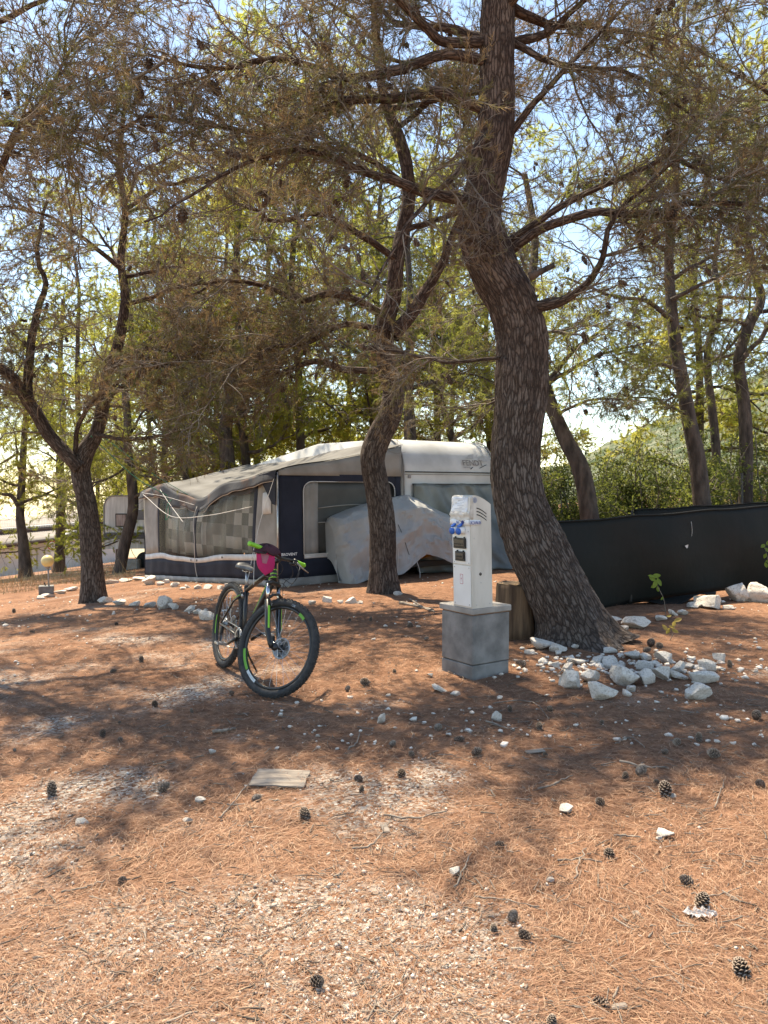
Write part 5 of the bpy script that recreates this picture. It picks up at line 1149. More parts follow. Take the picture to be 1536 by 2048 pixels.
for a, h in [(0.42, 0.85)]:
    q = sfn(a, h); rope([q + sdn * 0.02 + ZZ * 0.05, q + sdn * 0.03 - ZZ * 0.06 + AU * 0.01, q + sdn * 0.03 - ZZ * 0.17], 0.003, 'dry_stem', M['cord'], scr)
MB().add([sfn(0.385, 0.62) + sdn * 0.03, sfn(0.398, 0.63) + sdn * 0.03, sfn(0.396, 0.60) + sdn * 0.03, sfn(0.392, 0.585) + sdn * 0.03], [(0, 1, 2, 3)]).build('snagged_leaf', M['cord'], scr)
# hem lifted and folded on the ground
MB().grid(lambda a, b: sfn(0.22 + 0.28 * a, 0.03) + sdn * (0.03 + 0.28 * b * math.sin(math.pi * a)) + ZZ * (-0.02 + 0.05 * math.sin(a * 12) * b), 24, 5).build('loose_hem', M['screen'], scr, True, thick=0.004)

# ------------------------------------------------------------------ left background: caravan, building, sign, lamp
M['cvan2'] = pmat('weathered_white_caravan', (0.52, 0.515, 0.50), (0.76, 0.755, 0.74), scale=3, rough=0.5, stretch=(3, 3, 0.35))
M['stripe'] = pmat('grey_stripe', (0.12, 0.12, 0.13), (0.18, 0.18, 0.19), scale=6, rough=0.5)
M['curt_pink'] = pmat('pinkish_curtain', (0.30, 0.22, 0.20), (0.46, 0.38, 0.35), scale=9, rough=0.9, stretch=(3, 3, 0.3))
M['rubber'] = pmat('rubber', (0.02, 0.02, 0.02), rough=0.8)
D2 = 25.5; b2 = P(250, 1112, D2); zg2 = gz(b2[0], b2[1])
c2 = empty('caravan', (b2[0], b2[1], zg2)); tag(c2, 'older white caravan with a grey stripe, far left behind a crooked pine', 'caravan')
X0, X1 = P(208, 1050, D2)[0], P(330, 1050, D2)[0]; zb, zt = P(208, 1098, D2)[2], P(208, 992, D2)[2]
yaw2 = 0.10
def c2p(x, y, z): return np.array([x, D2 + y + (x - X0) * yaw2, z])
out = [(0.05, zb), (0.0, zb + 0.25), (0.0, zb + 0.9)] + [(0.30 - 0.30 * math.cos(a), zt - 0.42 + 0.42 * math.sin(a)) for a in np.linspace(0.2, math.pi / 2, 7)] + [(X1 - X0, zt + 0.03), (X1 - X0, zb)]
MB().solid([c2p(X0 + a, 0, z) for a, z in out], (0.3, 4.2, 0)).build('body', M['cvan2'], c2)
MB().tube([c2p(X0 + a, -0.01, z) for a, z in out[1:-1]], 0.02, 6).build('edge_rail', M['trim_grey'], c2)
wx0, wx1, wz0, wz1 = P(218, 0, D2)[0], P(242, 0, D2)[0], P(0, 1054, D2)[2], P(0, 1027, D2)[2]
wf = MB().box(c2p((wx0 + wx1) / 2, -0.012, (wz0 + wz1) / 2), (wx1 - wx0, 0.03, wz1 - wz0), None, 0.01).build('window', M['trim'], c2)
MB().box(c2p((wx0 + wx1) / 2, -0.034, (wz0 + wz1) / 2), (wx1 - wx0 - 0.08, 0.02, wz1 - wz0 - 0.08)).build('curtain', M['curt_pink'], wf)
wx0, wx1 = P(258, 0, D2)[0], P(284, 0, D2)[0]; wz0, wz1 = P(0, 1040, D2)[2], P(0, 1020, D2)[2]
MB().box(c2p((wx0 + wx1) / 2, -0.012, (wz0 + wz1) / 2), (wx1 - wx0, 0.03, wz1 - wz0), None, 0.01).build('window', M['stripe'], c2)
sz0, sz1 = P(0, 1078, D2)[2], P(0, 1065, D2)[2]
MB().box(c2p((X0 + X1) / 2, -0.012, (sz0 + sz1) / 2), (X1 - X0 - 0.02, 0.012, sz1 - sz0), [unit(np.array([1, yaw2, 0])), unit(np.array([-yaw2, 1, 0])), ZZ]).build('stripe', M['stripe'], c2)
M['plate'] = pmat('yellow_plate', (0.42, 0.38, 0.16), (0.5, 0.46, 0.24), scale=40, rough=0.6)
px_ = P(278, 1056, D2); MB().box(c2p(px_[0], -0.02, px_[2]), (0.2, 0.02, 0.1)).build('plate', M['plate'], c2)
wq = P(283, 1108, D2); MB().lathe([(0.12, -0.08), (0.28, -0.08), (0.30, 0), (0.28, 0.08), (0.12, 0.08)], 24, c2p(wq[0], 0.25, zg2 + 0.28), [np.array([1, 0, 0]), ZZ, np.array([0, -1.0, 0])]).build('wheel', M['rubber'], c2, True)
rk = P(262, 1108, D2); MB().box(c2p(rk[0], 0.1, zg2 + 0.15), (0.5, 0.4, 0.4), None, 0.05).build('support_block', M['concrete_lt'], c2)

M['plaster'] = pmat('white_plaster', (0.66, 0.65, 0.63), (0.78, 0.775, 0.76), scale=0.8, rough=0.9, bump=0.1, bscale=6)
M['roofing'] = pmat('fibre_cement_roofing', (0.24, 0.215, 0.19), (0.34, 0.31, 0.28), scale=0.7, rough=0.9, stretch=(1, 3, 1))
M['fascia'] = pmat('dark_fascia', (0.05, 0.03, 0.027), (0.09, 0.055, 0.045), scale=4, rough=0.8)
bA = P(-30, 1150, 50); bB = P(215, 1138, 58); bd = unit(np.array([bB[0] - bA[0], bB[1] - bA[1], 0])); bn = np.array([-bd[1], bd[0], 0]); BL = np.linalg.norm((bB - bA)[:2])
bld = empty('building', (*(bA[:2] + bB[:2]) / 2, gz(*((bA[:2] + bB[:2]) / 2)))); tag(bld, 'low white building with corrugated roofs at the far left', 'building')
def bp(px, py, off=0.0):    # point on the facade plane seen at a photograph pixel
    d = ray(px, py); o = np.array([0, 0, CAMZ]); q0 = bA + bn * off; t = np.dot(q0 - o, bn) / np.dot(d, bn); return o + d * t
def bwall(pts, name, mat, parent=None, th=0.25): return MB().solid(pts, bn * th).build(name, mat, parent or bld)
low = lambda px: bp(px, 1140) * np.array([1, 1, 0]) + ZZ * (gz(*bp(px, 1140)[:2]) - 0.6)
bwall([low(-60), low(62), bp(62, 1083), bp(-60, 1098)], 'wall', M['plaster'])
bwall([low(62), low(118), bp(118, 1074), bp(62, 1083)], 'wall', M['plaster'])
bwall([low(118), low(240), bp(240, 1040), bp(165, 1056), bp(118, 1074)], 'wall', M['plaster'])
bwall([bp(-60, 1075, 4), bp(240, 1075, 4), bp(240, 1038, 4), bp(-60, 1062, 4)], 'upper_wall', M['plaster'])
def corr(p00, p10, p11, p01, name, waves, amp):
    nu = waves * 4; nrm = unit(np.cross(p10 - p00, p01 - p00)); 
    return MB().grid(lambda a, b: (p00 * (1 - a) + p10 * a) * (1 - b) + (p01 * (1 - a) + p11 * a) * b + nrm * amp * math.sin(a * waves * 2 * math.pi), nu, 3).build(name, M['roofing'], bld, True, thick=0.03)
corr(bp(-60, 1098, -0.5), bp(118, 1076, -0.5), bp(165, 1054, 3.8), bp(-60, 1072, 3.8), 'lower_roof', 60, 0.05)
corr(bp(118, 1076, -0.5), bp(240, 1040, -0.5), bp(250, 1036, 3.8), bp(165, 1054, 3.8), 'lower_roof', 40, 0.05)
corr(bp(-60, 1066, 3.2), bp(240, 1044, 3.2), bp(240, 1012, 10), bp(-60, 1048, 10), 'upper_roof', 90, 0.05)
for (a, b_, off) in [((-60, 1100), (118, 1077), -0.52), ((118, 1078), (240, 1042), -0.52), ((-60, 1068), (240, 1046), 3.1)]:
    pa, pb = bp(*a, off), bp(*b_, off); MB().solid([pa, pb, pb - ZZ * 0.16, pa - ZZ * 0.16], -bn * 0.06).build('fascia', M['fascia'], bld)
dr = bwall([bp(57, 1139, -0.03), bp(73, 1138, -0.03), bp(73, 1097, -0.03), bp(57, 1099, -0.03)], 'door', M['plaster'], None, 0.03)
M['doorline'] = pmat('door_edge', (0.30, 0.29, 0.28), rough=0.8)
MB().tube([bp(56, 1139, -0.04), bp(56, 1098, -0.04), bp(74, 1096, -0.04), bp(74, 1138, -0.04)], 0.03, 4).build('frame', M['doorline'], dr)
pw = bp(63, 1111, -0.05); MB().box(pw, (0.12, 0.06, 0.16), [bd, bn, ZZ]).build('sign_plate', M['doorline'], dr)
# metal frame post by the building
q = G(150, 1132); pf = empty('metal_post', q); tag(pf, 'thin dark metal post with a slanted brace before the white building', 'post')
qt = P(150, 1078, q[1]); MB().tube([q, qt], 0.045, 8).build('post_tube', M['post'], pf, True); MB().tube([qt, G(163, 1133)], 0.035, 8).build('brace', M['post'], pf, True)
# round sign
q = P(104, 1134, 37.0); q[2] = gz(q[0], q[1]); sg = empty('speed_sign', q); tag(sg, 'round 20 speed limit sign with a red rim on a pole', 'sign')
c = P(104, 1091, q[1] - 0.12); k = q[1] / F
MB().tube([q - ZZ * 0.1, (q[0], q[1], c[2] + 6 * k)], 0.035, 8).build('pole', M['steel'], sg, True)
YA = [np.array([1.0, 0, 0]), ZZ, np.array([0, -1.0, 0])]
MB().lathe([(9.4 * k, -0.03), (9.4 * k, 0.0), (0, 0.0)], 32, c, YA).build('rim_disc', M['red'], sg)
MB().lathe([(7.3 * k, 0.003), (7.3 * k, 0.006), (0, 0.006)], 32, c, YA).build('face', M['white'], sg)
text_mb('20', 9.6 * k, c + np.array([0, -0.012, -3.4 * k]), np.array([1.0, 0, 0]), ZZ, 'CENTER', bold=0.12 * k).build('numeral', M['black'], sg)
MB().box(P(107, 1108, q[1] - 0.08), (9 * k, 0.02, 10 * k)).build('lower_plate', M['white'], sg)
# globe lamp on a short post set in a concrete block
q = G(93, 1188); lm = empty('globe_lamp', q); tag(lm, 'low yellowish globe lamp on a short post in a concrete block', 'lamp'); k = q[1] / F
M['globe'] = pmat('yellowed_globe', (0.62, 0.50, 0.20), (0.70, 0.58, 0.28), scale=5, rough=0.35)
MB().box(q + ZZ * 8 * k, (28 * k, 24 * k, 18 * k), [unit(np.array([1, 0.4, 0])), unit(np.array([-0.4, 1, 0])), ZZ], 0.01).build('block', M['concrete'], lm)
MB().tube([q + ZZ * 16 * k + np.array([5 * k, 0, 0]), q + ZZ * 58 * k + np.array([4 * k, 0, 0])], 1.6 * k, 10).build('post_tube', M['trim_grey'], lm, True)
gc = P(95, 1122, q[1]); MB().lathe([(4 * k, -11 * k), (6.5 * k, -10.6 * k)] + [(12.2 * k * math.sin(a), -12.2 * k * math.cos(a)) for a in np.linspace(0.6, math.pi - 0.01, 14)], 24, gc, None).build('globe', M['globe'], lm, True)
MB().lathe([(4.2 * k, 0), (5.2 * k, 2 * k), (5.2 * k, 4 * k)], 16, gc - ZZ * 15 * k).build('collar', M['trim_grey'], lm, True)
MB().box(q + ZZ * 20 * k + np.array([-2 * k, -2 * k, 0]), (2 * k, 1 * k, 8 * k), [unit(np.array([1, 0, 0.4])), np.array([0, 1.0, 0]), unit(np.array([-0.4, 0, 1]))]).build('bent_bracket', M['trim'], lm)

# ------------------------------------------------------------------ mountain bike on its kickstand
M['tyre'] = pmat('tyre_rubber', (0.022, 0.022, 0.023), (0.045, 0.044, 0.043), scale=30, rough=0.75)
M['frame'] = pmat('black_brown_frame', (0.014, 0.013, 0.012), (0.022, 0.019, 0.017), scale=9, rough=0.35, spec=0.5)
M['lime'] = pmat('lime_green', (0.20, 0.52, 0.03), (0.25, 0.58, 0.05), scale=14, rough=0.4)
M['lime_dark'] = pmat('green_rim_print', (0.11, 0.33, 0.03), (0.14, 0.38, 0.04), scale=14, rough=0.5)
M['chrome'] = pmat('polished_steel', (0.55, 0.55, 0.56), rough=0.18, metal=1.0)
M['alloy'] = pmat('grey_alloy', (0.30, 0.30, 0.30), (0.42, 0.42, 0.42), scale=30, rough=0.35, metal=0.8)
M['saddle'] = pmat('saddle_vinyl', (0.03, 0.03, 0.032), (0.055, 0.055, 0.057), scale=6, rough=0.42)
RW = 0.368; HUBF = np.array([1.10, 0, RW]); HUBR = np.array([0, 0, RW]); BB = np.array([0.43, 0, 0.315])
ha = math.radians(69.5); AX = np.array([-math.cos(ha), 0, math.sin(ha)]); PF = np.array([math.sin(ha), 0, math.cos(ha)])
H0 = HUBF - PF * 0.045
def axp(t, f=0.0, y=0.0): return H0 + AX * t + PF * f + np.array([0, y, 0])
rearG, frontG = G(441, 1340), G(537, 1387)
hd_ = math.radians(-60.5); mid = (rearG + frontG) / 2
STEER = math.radians(30); LEAN = math.radians(-9.5)
hv = np.array([math.cos(hd_), math.sin(hd_), 0.0])
org = mid - hv * 0.55; org[2] = (gz(*(mid - hv * 0.55)[:2]) + gz(*(mid + hv * 0.55)[:2])) / 2 + 0.006
bk = empty('bicycle', org); tag(bk, 'black mountain bike with lime green grips leaning on its kickstand', 'bicycle')
ROT = Matrix.Rotation(hd_, 4, 'Z') @ Matrix.Rotation(LEAN, 4, 'X')
Mst = Matrix.Translation(Vector(H0)) @ Matrix.Rotation(STEER, 4, Vector(AX)) @ Matrix.Translation(-Vector(H0))
def part(mb, name, mat, parent=None, steer=False, smooth=True):
    if steer: mb.xf(Mst)
    mb.xf(ROT); return mb.build(name, mat, parent or bk, smooth, base=(0, 0, 0))
YX = [np.array([1.0, 0, 0]), ZZ, np.array([0, -1.0, 0])]
def torus(c, R, r, nR=72, nr=12, sq=1.0):
    mb = MB()
    mb.add([c + np.array([math.cos(a), 0, math.sin(a)]) * (R + r * math.cos(b) * sq) + np.array([0, 1.0, 0]) * r * math.sin(b) for a in np.arange(nR) * 2 * math.pi / nR for b in np.arange(nr) * 2 * math.pi / nr],
           [(i * nr + j, i * nr + (j + 1) % nr, ((i + 1) % nR) * nr + (j + 1) % nr, ((i + 1) % nR) * nr + j) for i in range(nR) for j in range(nr)]); return mb
def band(c, R0, R1, y, a0, a1, n=14):
    mb = MB(); mb.grid(lambda a, b: c + np.array([math.cos(a0 + (a1 - a0) * a), 0, math.sin(a0 + (a1 - a0) * a)]) * (R0 + (R1 - R0) * b) + np.array([0, y, 0]), n, 1); return mb
def wheel(c, steer, side_decals, phase):
    t = part(torus(c, RW - 0.030, 0.0275), 'tyre', M['tyre'], None, steer)
    kn = MB()
    for i in range(64):
        a = i * 2 * math.pi / 64
        for (o, y, wy) in ((0.0, 0.0, 0.016), (0.5, 0.0135, 0.008), (0.5, -0.0135, 0.008), (0.0, 0.021, 0.007), (0.0, -0.021, 0.007)):
            an = a + o * 2 * math.pi / 64; rr = RW - 0.030 + math.sqrt(max(0.0275 ** 2 - y * y, 1e-6)) + 0.001
            d = np.array([math.cos(an), 0, math.sin(an)]); tn = np.array([-d[2], 0, d[0]])
            kn.box(c + d * rr + np.array([0, y, 0]), (0.013, wy, 0.007), [tn, np.array([0, 1.0, 0]), d])
    tag(part(kn, 'tread_block', M['tyre'], t, steer, False), kind='stuff')
    rm = part(torus(c, RW - 0.066, 0.0125, 64, 8, 1.1), 'rim', M['frame'], None, steer)
    for a0, a1, mt in side_decals:
        for y in (-0.0135, 0.0135): part(band(c, RW - 0.078, RW - 0.054, y, math.radians(a0), math.radians(a1)), 'rim_decal', M[mt], rm, steer)
    sp_ = MB()
    for i in range(28):
        a = i * 2 * math.pi / 28 + phase; s = 1 if i % 2 else -1; of = 0.9 if (i // 2) % 2 else -0.9
        p0 = c + np.array([math.cos(a + of) * 0.026, s * 0.028, math.sin(a + of) * 0.026]); p1 = c + np.array([math.cos(a), 0, math.sin(a)]) * (RW - 0.075); sp_.tube([p0, p1], 0.0012, 4, False)
    tag(part(sp_, 'spoke_set', M['chrome'], rm, steer), kind='stuff')
    hb = part(MB().lathe([(0.012, -0.055), (0.028, -0.045), (0.028, -0.036), (0.015, -0.028), (0.015, 0.028), (0.028, 0.036), (0.028, 0.045), (0.012, 0.055)], 20, c, YX), 'hub', M['frame'], None, steer)
    rt = MB().lathe([(0.066, -0.0012), (0.082, -0.0012), (0.082, 0.0012), (0.066, 0.0012), (0.066, -0.0012)], 32, c + np.array([0, 0.042, 0]), YX)
    for i in range(8):
        a = i * math.pi / 4; rt.tube([c + np.array([math.cos(a) * 0.02, 0.042, math.sin(a) * 0.02]), c + np.array([math.cos(a + 0.5) * 0.07, 0.042, math.sin(a + 0.5) * 0.07])], 0.0035, 4)
    part(rt, 'disc_rotor', M['alloy'], hb, steer)
wheel(HUBF, True, [(195, 226, 'lime_dark'), (228, 250, 'alloy'), (56, 68, 'lime_dark')], 0.1)
wheel(HUBR, False, [(172, 204, 'lime_dark')], 0.3)
# tyre lettering
for tx, a in (('P', 118), ('OR', 84)):
    a = math.radians(a); d = np.array([math.cos(a), 0, math.sin(a)]); tn = np.array([math.sin(a), 0, -math.cos(a)])
    part(text_mb(tx, 0.026, HUBF + d * (RW - 0.046) + np.array([0, -0.0285, 0]), tn, d), 'tyre_lettering', M['alloy'], None, True, False)
# frame
HT0, HT1 = axp(0.515), axp(0.635); ST = np.array([-math.cos(math.radians(73)), 0, math.sin(math.radians(73))]); SC_ = BB + ST * 0.40
def ft(name, a, b, r, n=12, sq=None, mat='frame', parent=None): return part(MB().tube([a, (np.array(a) + np.array(b)) / 2, b], r, n, True, sq), name, M[mat], parent)
fr_ = ft('top_tube', HT1 - AX * 0.02, SC_, [0.021, 0.02, 0.017]); dt = ft('down_tube', HT0 + AX * 0.02, BB, [0.027, 0.028, 0.024]); ft('seat_tube', BB, SC_ + ST * 0.03, 0.0175)
part(MB().tube([HT0, HT1], [0.026, 0.024], 16), 'head_tube', M['frame'])
for t in (0.545, 0.575, 0.605): part(MB().lathe([(0.0265, -0.003), (0.0268, 0), (0.0265, 0.003)], 20, axp(t), [PF, np.array([0, 1.0, 0]), AX]), 'head_stripe', M['lime'], None)
ddir = unit(BB - HT0)
for y in (-0.0265, 0.0265): part(MB().tube([HT0 + AX * 0.035 + ddir * 0.03 + np.array([0, y * 0.9, 0.014]), HT0 + ddir * 0.5 + np.array([0, y, 0.006])], 0.0035, 4), 'green_line', M['lime'], dt)
part(MB().lathe([(0.02, -0.037), (0.024, -0.034), (0.024, 0.034), (0.02, 0.037)], 16, BB, YX), 'bottom_bracket', M['frame'])
for y in (-1, 1):
    ss = part(MB().tube([SC_ - ST * 0.02 + np.array([0, 0.018 * y, 0]), HUBR + np.array([0.17, 0.045 * y, 0.22]), HUBR + np.array([0, 0.066 * y, 0.01])], [0.010, 0.009, 0.008], 8), 'seat_stay', M['frame'])
    part(MB().tube([SC_ + np.array([-0.03, 0.030 * y, -0.035]), HUBR + np.array([0.19, 0.056 * y, 0.245])], 0.0028, 4), 'stay_stripe', M['lime'] if y < 0 else M['white'], ss)
    part(MB().tube([BB + np.array([0, 0.03 * y, 0]), HUBR + np.array([0.2, 0.055 * y, -0.02]), HUBR + np.array([0, 0.066 * y, 0])], [0.012, 0.011, 0.009], 8), 'chain_stay', M['frame'])
part(MB().lathe([(0.013, -0.012), (0.015, -0.008), (0.015, 0.004), (0.0, 0.006)], 16, SC_ + np.array([0.0, -0.03, -0.045]), YX), 'clamp_bolt', M['alloy'])
sp0 = SC_ + ST * 0.02; SD = BB + ST * 0.575
part(MB().tube([sp0, SD], 0.0145, 12), 'seat_post', M['alloy']); part(MB().tube([sp0, sp0 + ST * 0.02], 0.021, 14), 'seat_clamp', M['frame'])
def sad(a, b):
    x = -0.135 + 0.275 * a; w = float(np.interp(a, [0, 0.12, 0.35, 0.6, 0.9, 1], [0.055, 0.078, 0.066, 0.032, 0.020, 0.008])); an = math.pi * (b * 1.2 - 0.1)
    h = 0.030 + 0.016 * math.sin(a * 2.6 + 0.3) + (0.012 if a < 0.15 else 0); return SD + np.array([x, -w * math.cos(an), 0.008 + h * max(0, math.sin(an)) ** 0.6 - 0.012 + 0.014 * (1 - a) ** 3])
part(MB().grid(sad, 22, 14), 'saddle', M['saddle'])
for y in (-0.022, 0.022): part(MB().tube([SD + np.array([-0.10, y, 0.012]), SD + np.array([-0.04, y, -0.012]), SD + np.array([0.05, y, -0.012]), SD + np.array([0.11, y * 0.5, 0.012])], 0.0035, 6), 'saddle_rail', M['chrome'])
# fork
for y in (-1, 1):
    lo = part(MB().tube([HUBF + np.array([-0.012, 0.058 * y, -0.012]), axp(0.03, 0.02, 0.062 * y), axp(0.13, 0.0, 0.066 * y), axp(0.36, -0.002, 0.066 * y)], [0.014, 0.018, 0.0215, 0.0225], 14), 'fork_leg', M['frame'], None, True)
    part(MB().tube([axp(0.36, -0.002, 0.066 * y), axp(0.485, -0.002, 0.066 * y)], 0.0155, 14), 'stanchion', M['chrome'], None, True)
    part(MB().grid(lambda a, b: axp(0.14 + 0.17 * a, 0, 0.066 * y) + PF * 0.0236 * math.cos(-0.2 + (b - 0.5) * 1.1 * 1 + (0.55 if y < 0 else 0.55)) + np.array([0, 1.0, 0]) * y * 0.0236 * math.sin(0.2 + b * 0.7), 6, 4), 'fork_decal', M['lime'], lo, True)
part(MB().tube([axp(0.49, -0.002, -0.07), axp(0.505, 0, -0.03), axp(0.505, 0, 0.03), axp(0.49, -0.002, 0.07)], 0.021, 10), 'fork_crown', M['frame'], None, True)
part(MB().tube([axp(0.37, 0.0, -0.064), axp(0.395, 0.035, -0.05), axp(0.405, 0.05, 0), axp(0.395, 0.035, 0.05), axp(0.37, 0.0, 0.064)], 0.011, 8), 'fork_arch', M['frame'], None, True)
part(MB().box(axp(0.07, -0.045, 0.055), (0.035, 0.03, 0.075), [PF, np.array([0, 1.0, 0]), AX], 0.006), 'brake_caliper', M['black'], None, True, False)
# stem and bar
ST0 = axp(0.665); BC = axp(0.69, 0.065)
part(MB().tube([axp(0.635), axp(0.70)], 0.018, 14), 'steerer_spacer', M['frame'], None, True)
part(MB().tube([ST0, BC], [0.019, 0.020], 12), 'stem', M['frame'], None, True)
def barp(y): k = abs(y) / 0.345; return BC + np.array([-0.035 * k ** 1.5, y, 0.022 * min(1, k * 1.8)])
part(MB().tube([barp(y) for y in np.linspace(-0.345, 0.345, 17)], 0.0135, 10), 'handlebar', M['frame'], None, True)
for y in (-1, 1):
    gp = part(MB().tube([barp(y * t) for t in np.linspace(0.225, 0.352, 6)], [0.0175, 0.0165, 0.017, 0.0165, 0.0172, 0.018], 14), 'grip', M['lime'], None, True)
    part(MB().lathe([(0.0185, -0.004), (0.0195, 0), (0.0185, 0.005)], 16, barp(y * 0.348), YX), 'grip_ring', M['lime'], gp, True)
    cl = part(MB().tube([barp(y * 0.185), barp(y * 0.215)], 0.020, 12), 'brake_clamp', M['black'], None, True)
    part(MB().tube([barp(y * 0.19) + np.array([0.03, 0, -0.012]), barp(y * 0.24) + np.array([0.062, 0, -0.035]), barp(y * 0.30) + np.array([0.066, 0, -0.045]), barp(y * 0.355) + np.array([0.060, 0, -0.05])], [0.009, 0.006, 0.0055, 0.005], 8), 'brake_lever', M['alloy'] if y > 0 else M['black'], cl, True)
    part(MB().box(barp(y * 0.165) + np.array([0.012, 0, -0.02]), (0.05, 0.045, 0.03), None, 0.008), 'shifter', M['black'], cl, True, False)
part(MB().lathe([(0.019, 0), (0.020, 0.004), (0.01, 0.008)], 14, axp(0.70), [PF, np.array([0, 1.0, 0]), AX]), 'stem_cap', M['alloy'], None, True)
def cable(pts, name='cable', steer=True): return part(MB().tube(catmull(pts, 30), 0.0026, 5), name, M['black'], None, steer)
cable([barp(-0.19) + np.array([0.04, 0, -0.01]), BC + np.array([0.12, -0.05, -0.02]), BC + np.array([0.13, 0.04, -0.10]), axp(0.50, 0.06, 0.05), axp(0.38, 0.03, 0.075), axp(0.10, -0.01, 0.075)])
cable([barp(0.19) + np.array([0.04, 0, -0.01]), BC + np.array([0.13, 0.10, -0.04]), BC + np.array([0.12, 0.08, -0.16]), axp(0.53, 0.07, 0.02), axp(0.56, -0.06, -0.03)])
cable([barp(0.16) + np.array([0.04, 0, -0.02]), BC + np.array([0.10, 0.15, -0.08]), BC + np.array([0.08, 0.09, -0.20]), axp(0.50, 0.055, 0.04), axp(0.53, -0.06, 0.035)])
cable([barp(-0.16) + np.array([0.04, 0, -0.02]), BC + np.array([0.10, -0.08, -0.06]), axp(0.56, 0.08, -0.02), axp(0.55, -0.05, 0.03)])
# drivetrain on the right (-y)
cr = part(MB().lathe([(0.070, -0.002), (0.083, -0.003), (0.083, 0.003), (0.070, 0.002), (0.070, -0.002)], 36, BB + np.array([0, -0.05, 0]), YX), 'chainring', M['alloy'])
for i in range(4):
    a = i * math.pi / 2 + 0.4; part(MB().tube([BB + np.array([0, -0.05, 0]), BB + np.array([math.cos(a) * 0.075, -0.05, math.sin(a) * 0.075])], 0.006, 6), 'chainring_arm', M['frame'], cr)
ca = math.radians(205)
for s, y in ((1, -0.068), (-1, 0.068)):
    e0 = BB + np.array([0, y, 0]); e1 = BB + np.array([math.cos(ca) * 0.17 * s, y * 1.12, math.sin(ca) * 0.17 * s]); crk = part(MB().tube([e0, e1], [0.014, 0.011], 8), 'crank_arm', M['frame'])
    pc = e1 + np.array([0, math.copysign(0.06, y), 0]); pm = MB()
    for dx in (-0.038, 0.038): pm.box(pc + np.array([dx, 0, 0]), (0.010, 0.085, 0.022), None, 0.003)
    for dy in (-0.04, 0.0, 0.04): pm.box(pc + np.array([0, dy, 0]), (0.075, 0.010, 0.018), None, 0.003)
    part(pm, 'pedal', M['alloy'], crk, False, False)
for i, rr in enumerate((0.058, 0.050, 0.043, 0.036, 0.030, 0.025)): part(MB().lathe([(0.012, -0.001), (rr, -0.001), (rr, 0.001), (0.012, 0.001)], 24, HUBR + np.array([0, -0.030 - 0.004 * i, 0]), YX), 'sprocket', M['alloy'])
dz = HUBR + np.array([0.01, -0.06, -0.03]); de = part(MB().box(dz + np.array([0.01, 0, -0.02]), (0.045, 0.03, 0.06), None, 0.008), 'derailleur', M['black'], None, False, False)
part(MB().tube([dz + np.array([0.015, -0.005, -0.05]), dz + np.array([0.045, -0.005, -0.125])], 0.010, 6), 'derailleur_cage', M['black'], de)
for o in ((0.015, -0.05), (0.045, -0.125)): part(MB().lathe([(0.022, -0.003), (0.022, 0.003)], 14, dz + np.array([o[0], -0.005, o[1]]), YX), 'jockey_wheel', M['black'], de)
yb = np.array([0, -0.05, 0])
part(MB().tube([HUBR + yb + np.array([0, 0, 0.045]), BB + yb + np.array([0, 0, 0.083]), BB + yb + np.array([0.083, 0, 0]), BB + yb + np.array([0, 0, -0.083]), dz + np.array([0.06, 0, -0.14]), dz + np.array([0.02, 0, -0.03])], 0.0045, 4), 'chain', M['alloy'])
part(MB().tube([BB + np.array([-0.06, 0.03, -0.02]), BB + np.array([-0.10, 0.10, -0.15]), BB + np.array([-0.13, 0.205, -0.285])], [0.010, 0.009, 0.008], 8), 'kickstand', M['black'])
part(MB().box(HUBR + np.array([0.035, 0.05, 0.05]), (0.05, 0.025, 0.04), None, 0.006), 'brake_caliper', M['black'], None, False, False)

# cap hung on the bar beside the right grip
M['cap_maroon'] = pmat('dark_maroon_cloth', (0.035, 0.012, 0.018), (0.06, 0.02, 0.03), scale=12, rough=0.9, bump=0.3)
M['cap_pink'] = pmat('crimson_pink_cloth', (0.42, 0.012, 0.10), (0.50, 0.02, 0.13), scale=10, rough=0.75)
M['cap_pale'] = pmat('faded_pink_print', (0.30, 0.10, 0.13), (0.36, 0.14, 0.17), scale=20, rough=0.8)
W4 = ROT @ Mst
def bw(p): return np.array(bk.location) + np.array(W4 @ Vector(p))
cb = bw(barp(-0.16)); barv = unit(bw(barp(-0.05)) - bw(barp(-0.22)))
fwdv = unit(np.cross(barv, ZZ)); 
if fwdv[1] > 0: fwdv = -fwdv            # towards the camera
barv = unit(barv * 0.5 * (1 if barv[0] > 0 else -1) + np.array([0.8, 0, 0])); fwdv = unit(np.array([-0.15, -1.0, 0.1]))
cp = empty('cap', cb); tag(cp, 'crimson peaked cap hanging upside down from the bike handlebar', 'cap')
def crown(a, b):
    an = a * 2 * math.pi; el = b * math.pi / 2; q = 0.085 * (1 + 0.08 * math.sin(an * 3 + 1))
    return cb + barv * (q * 1.15 * math.cos(an) * math.cos(el) + 0.01) + fwdv * (0.03 + 0.055 * math.sin(an) * math.cos(el)) + ZZ * (-0.02 + 0.065 * math.sin(el) + 0.012 * math.sin(an * 5)) 
MB().grid(crown, 28, 8).build('cap_crown', M['cap_maroon'], cp, True, thick=0.004)
def bill(a, b):
    x = (a - 0.5) * 2; w = 0.070 * math.sqrt(max(0.003, 1 - (max(0, b - 0.25) / 0.75) ** 3.2)) ; ln = 0.175
    return cb + barv * x * w + ZZ * (-0.012 - ln * b * (1 - 0.10 * x * x)) + fwdv * (0.055 + 0.028 * (1 - x * x) * math.sin(b * 2.4) - 0.01 * b)
bl = MB().grid(bill, 16, 14).build('bill', M['cap_pink'], cp, True, thick=0.005)
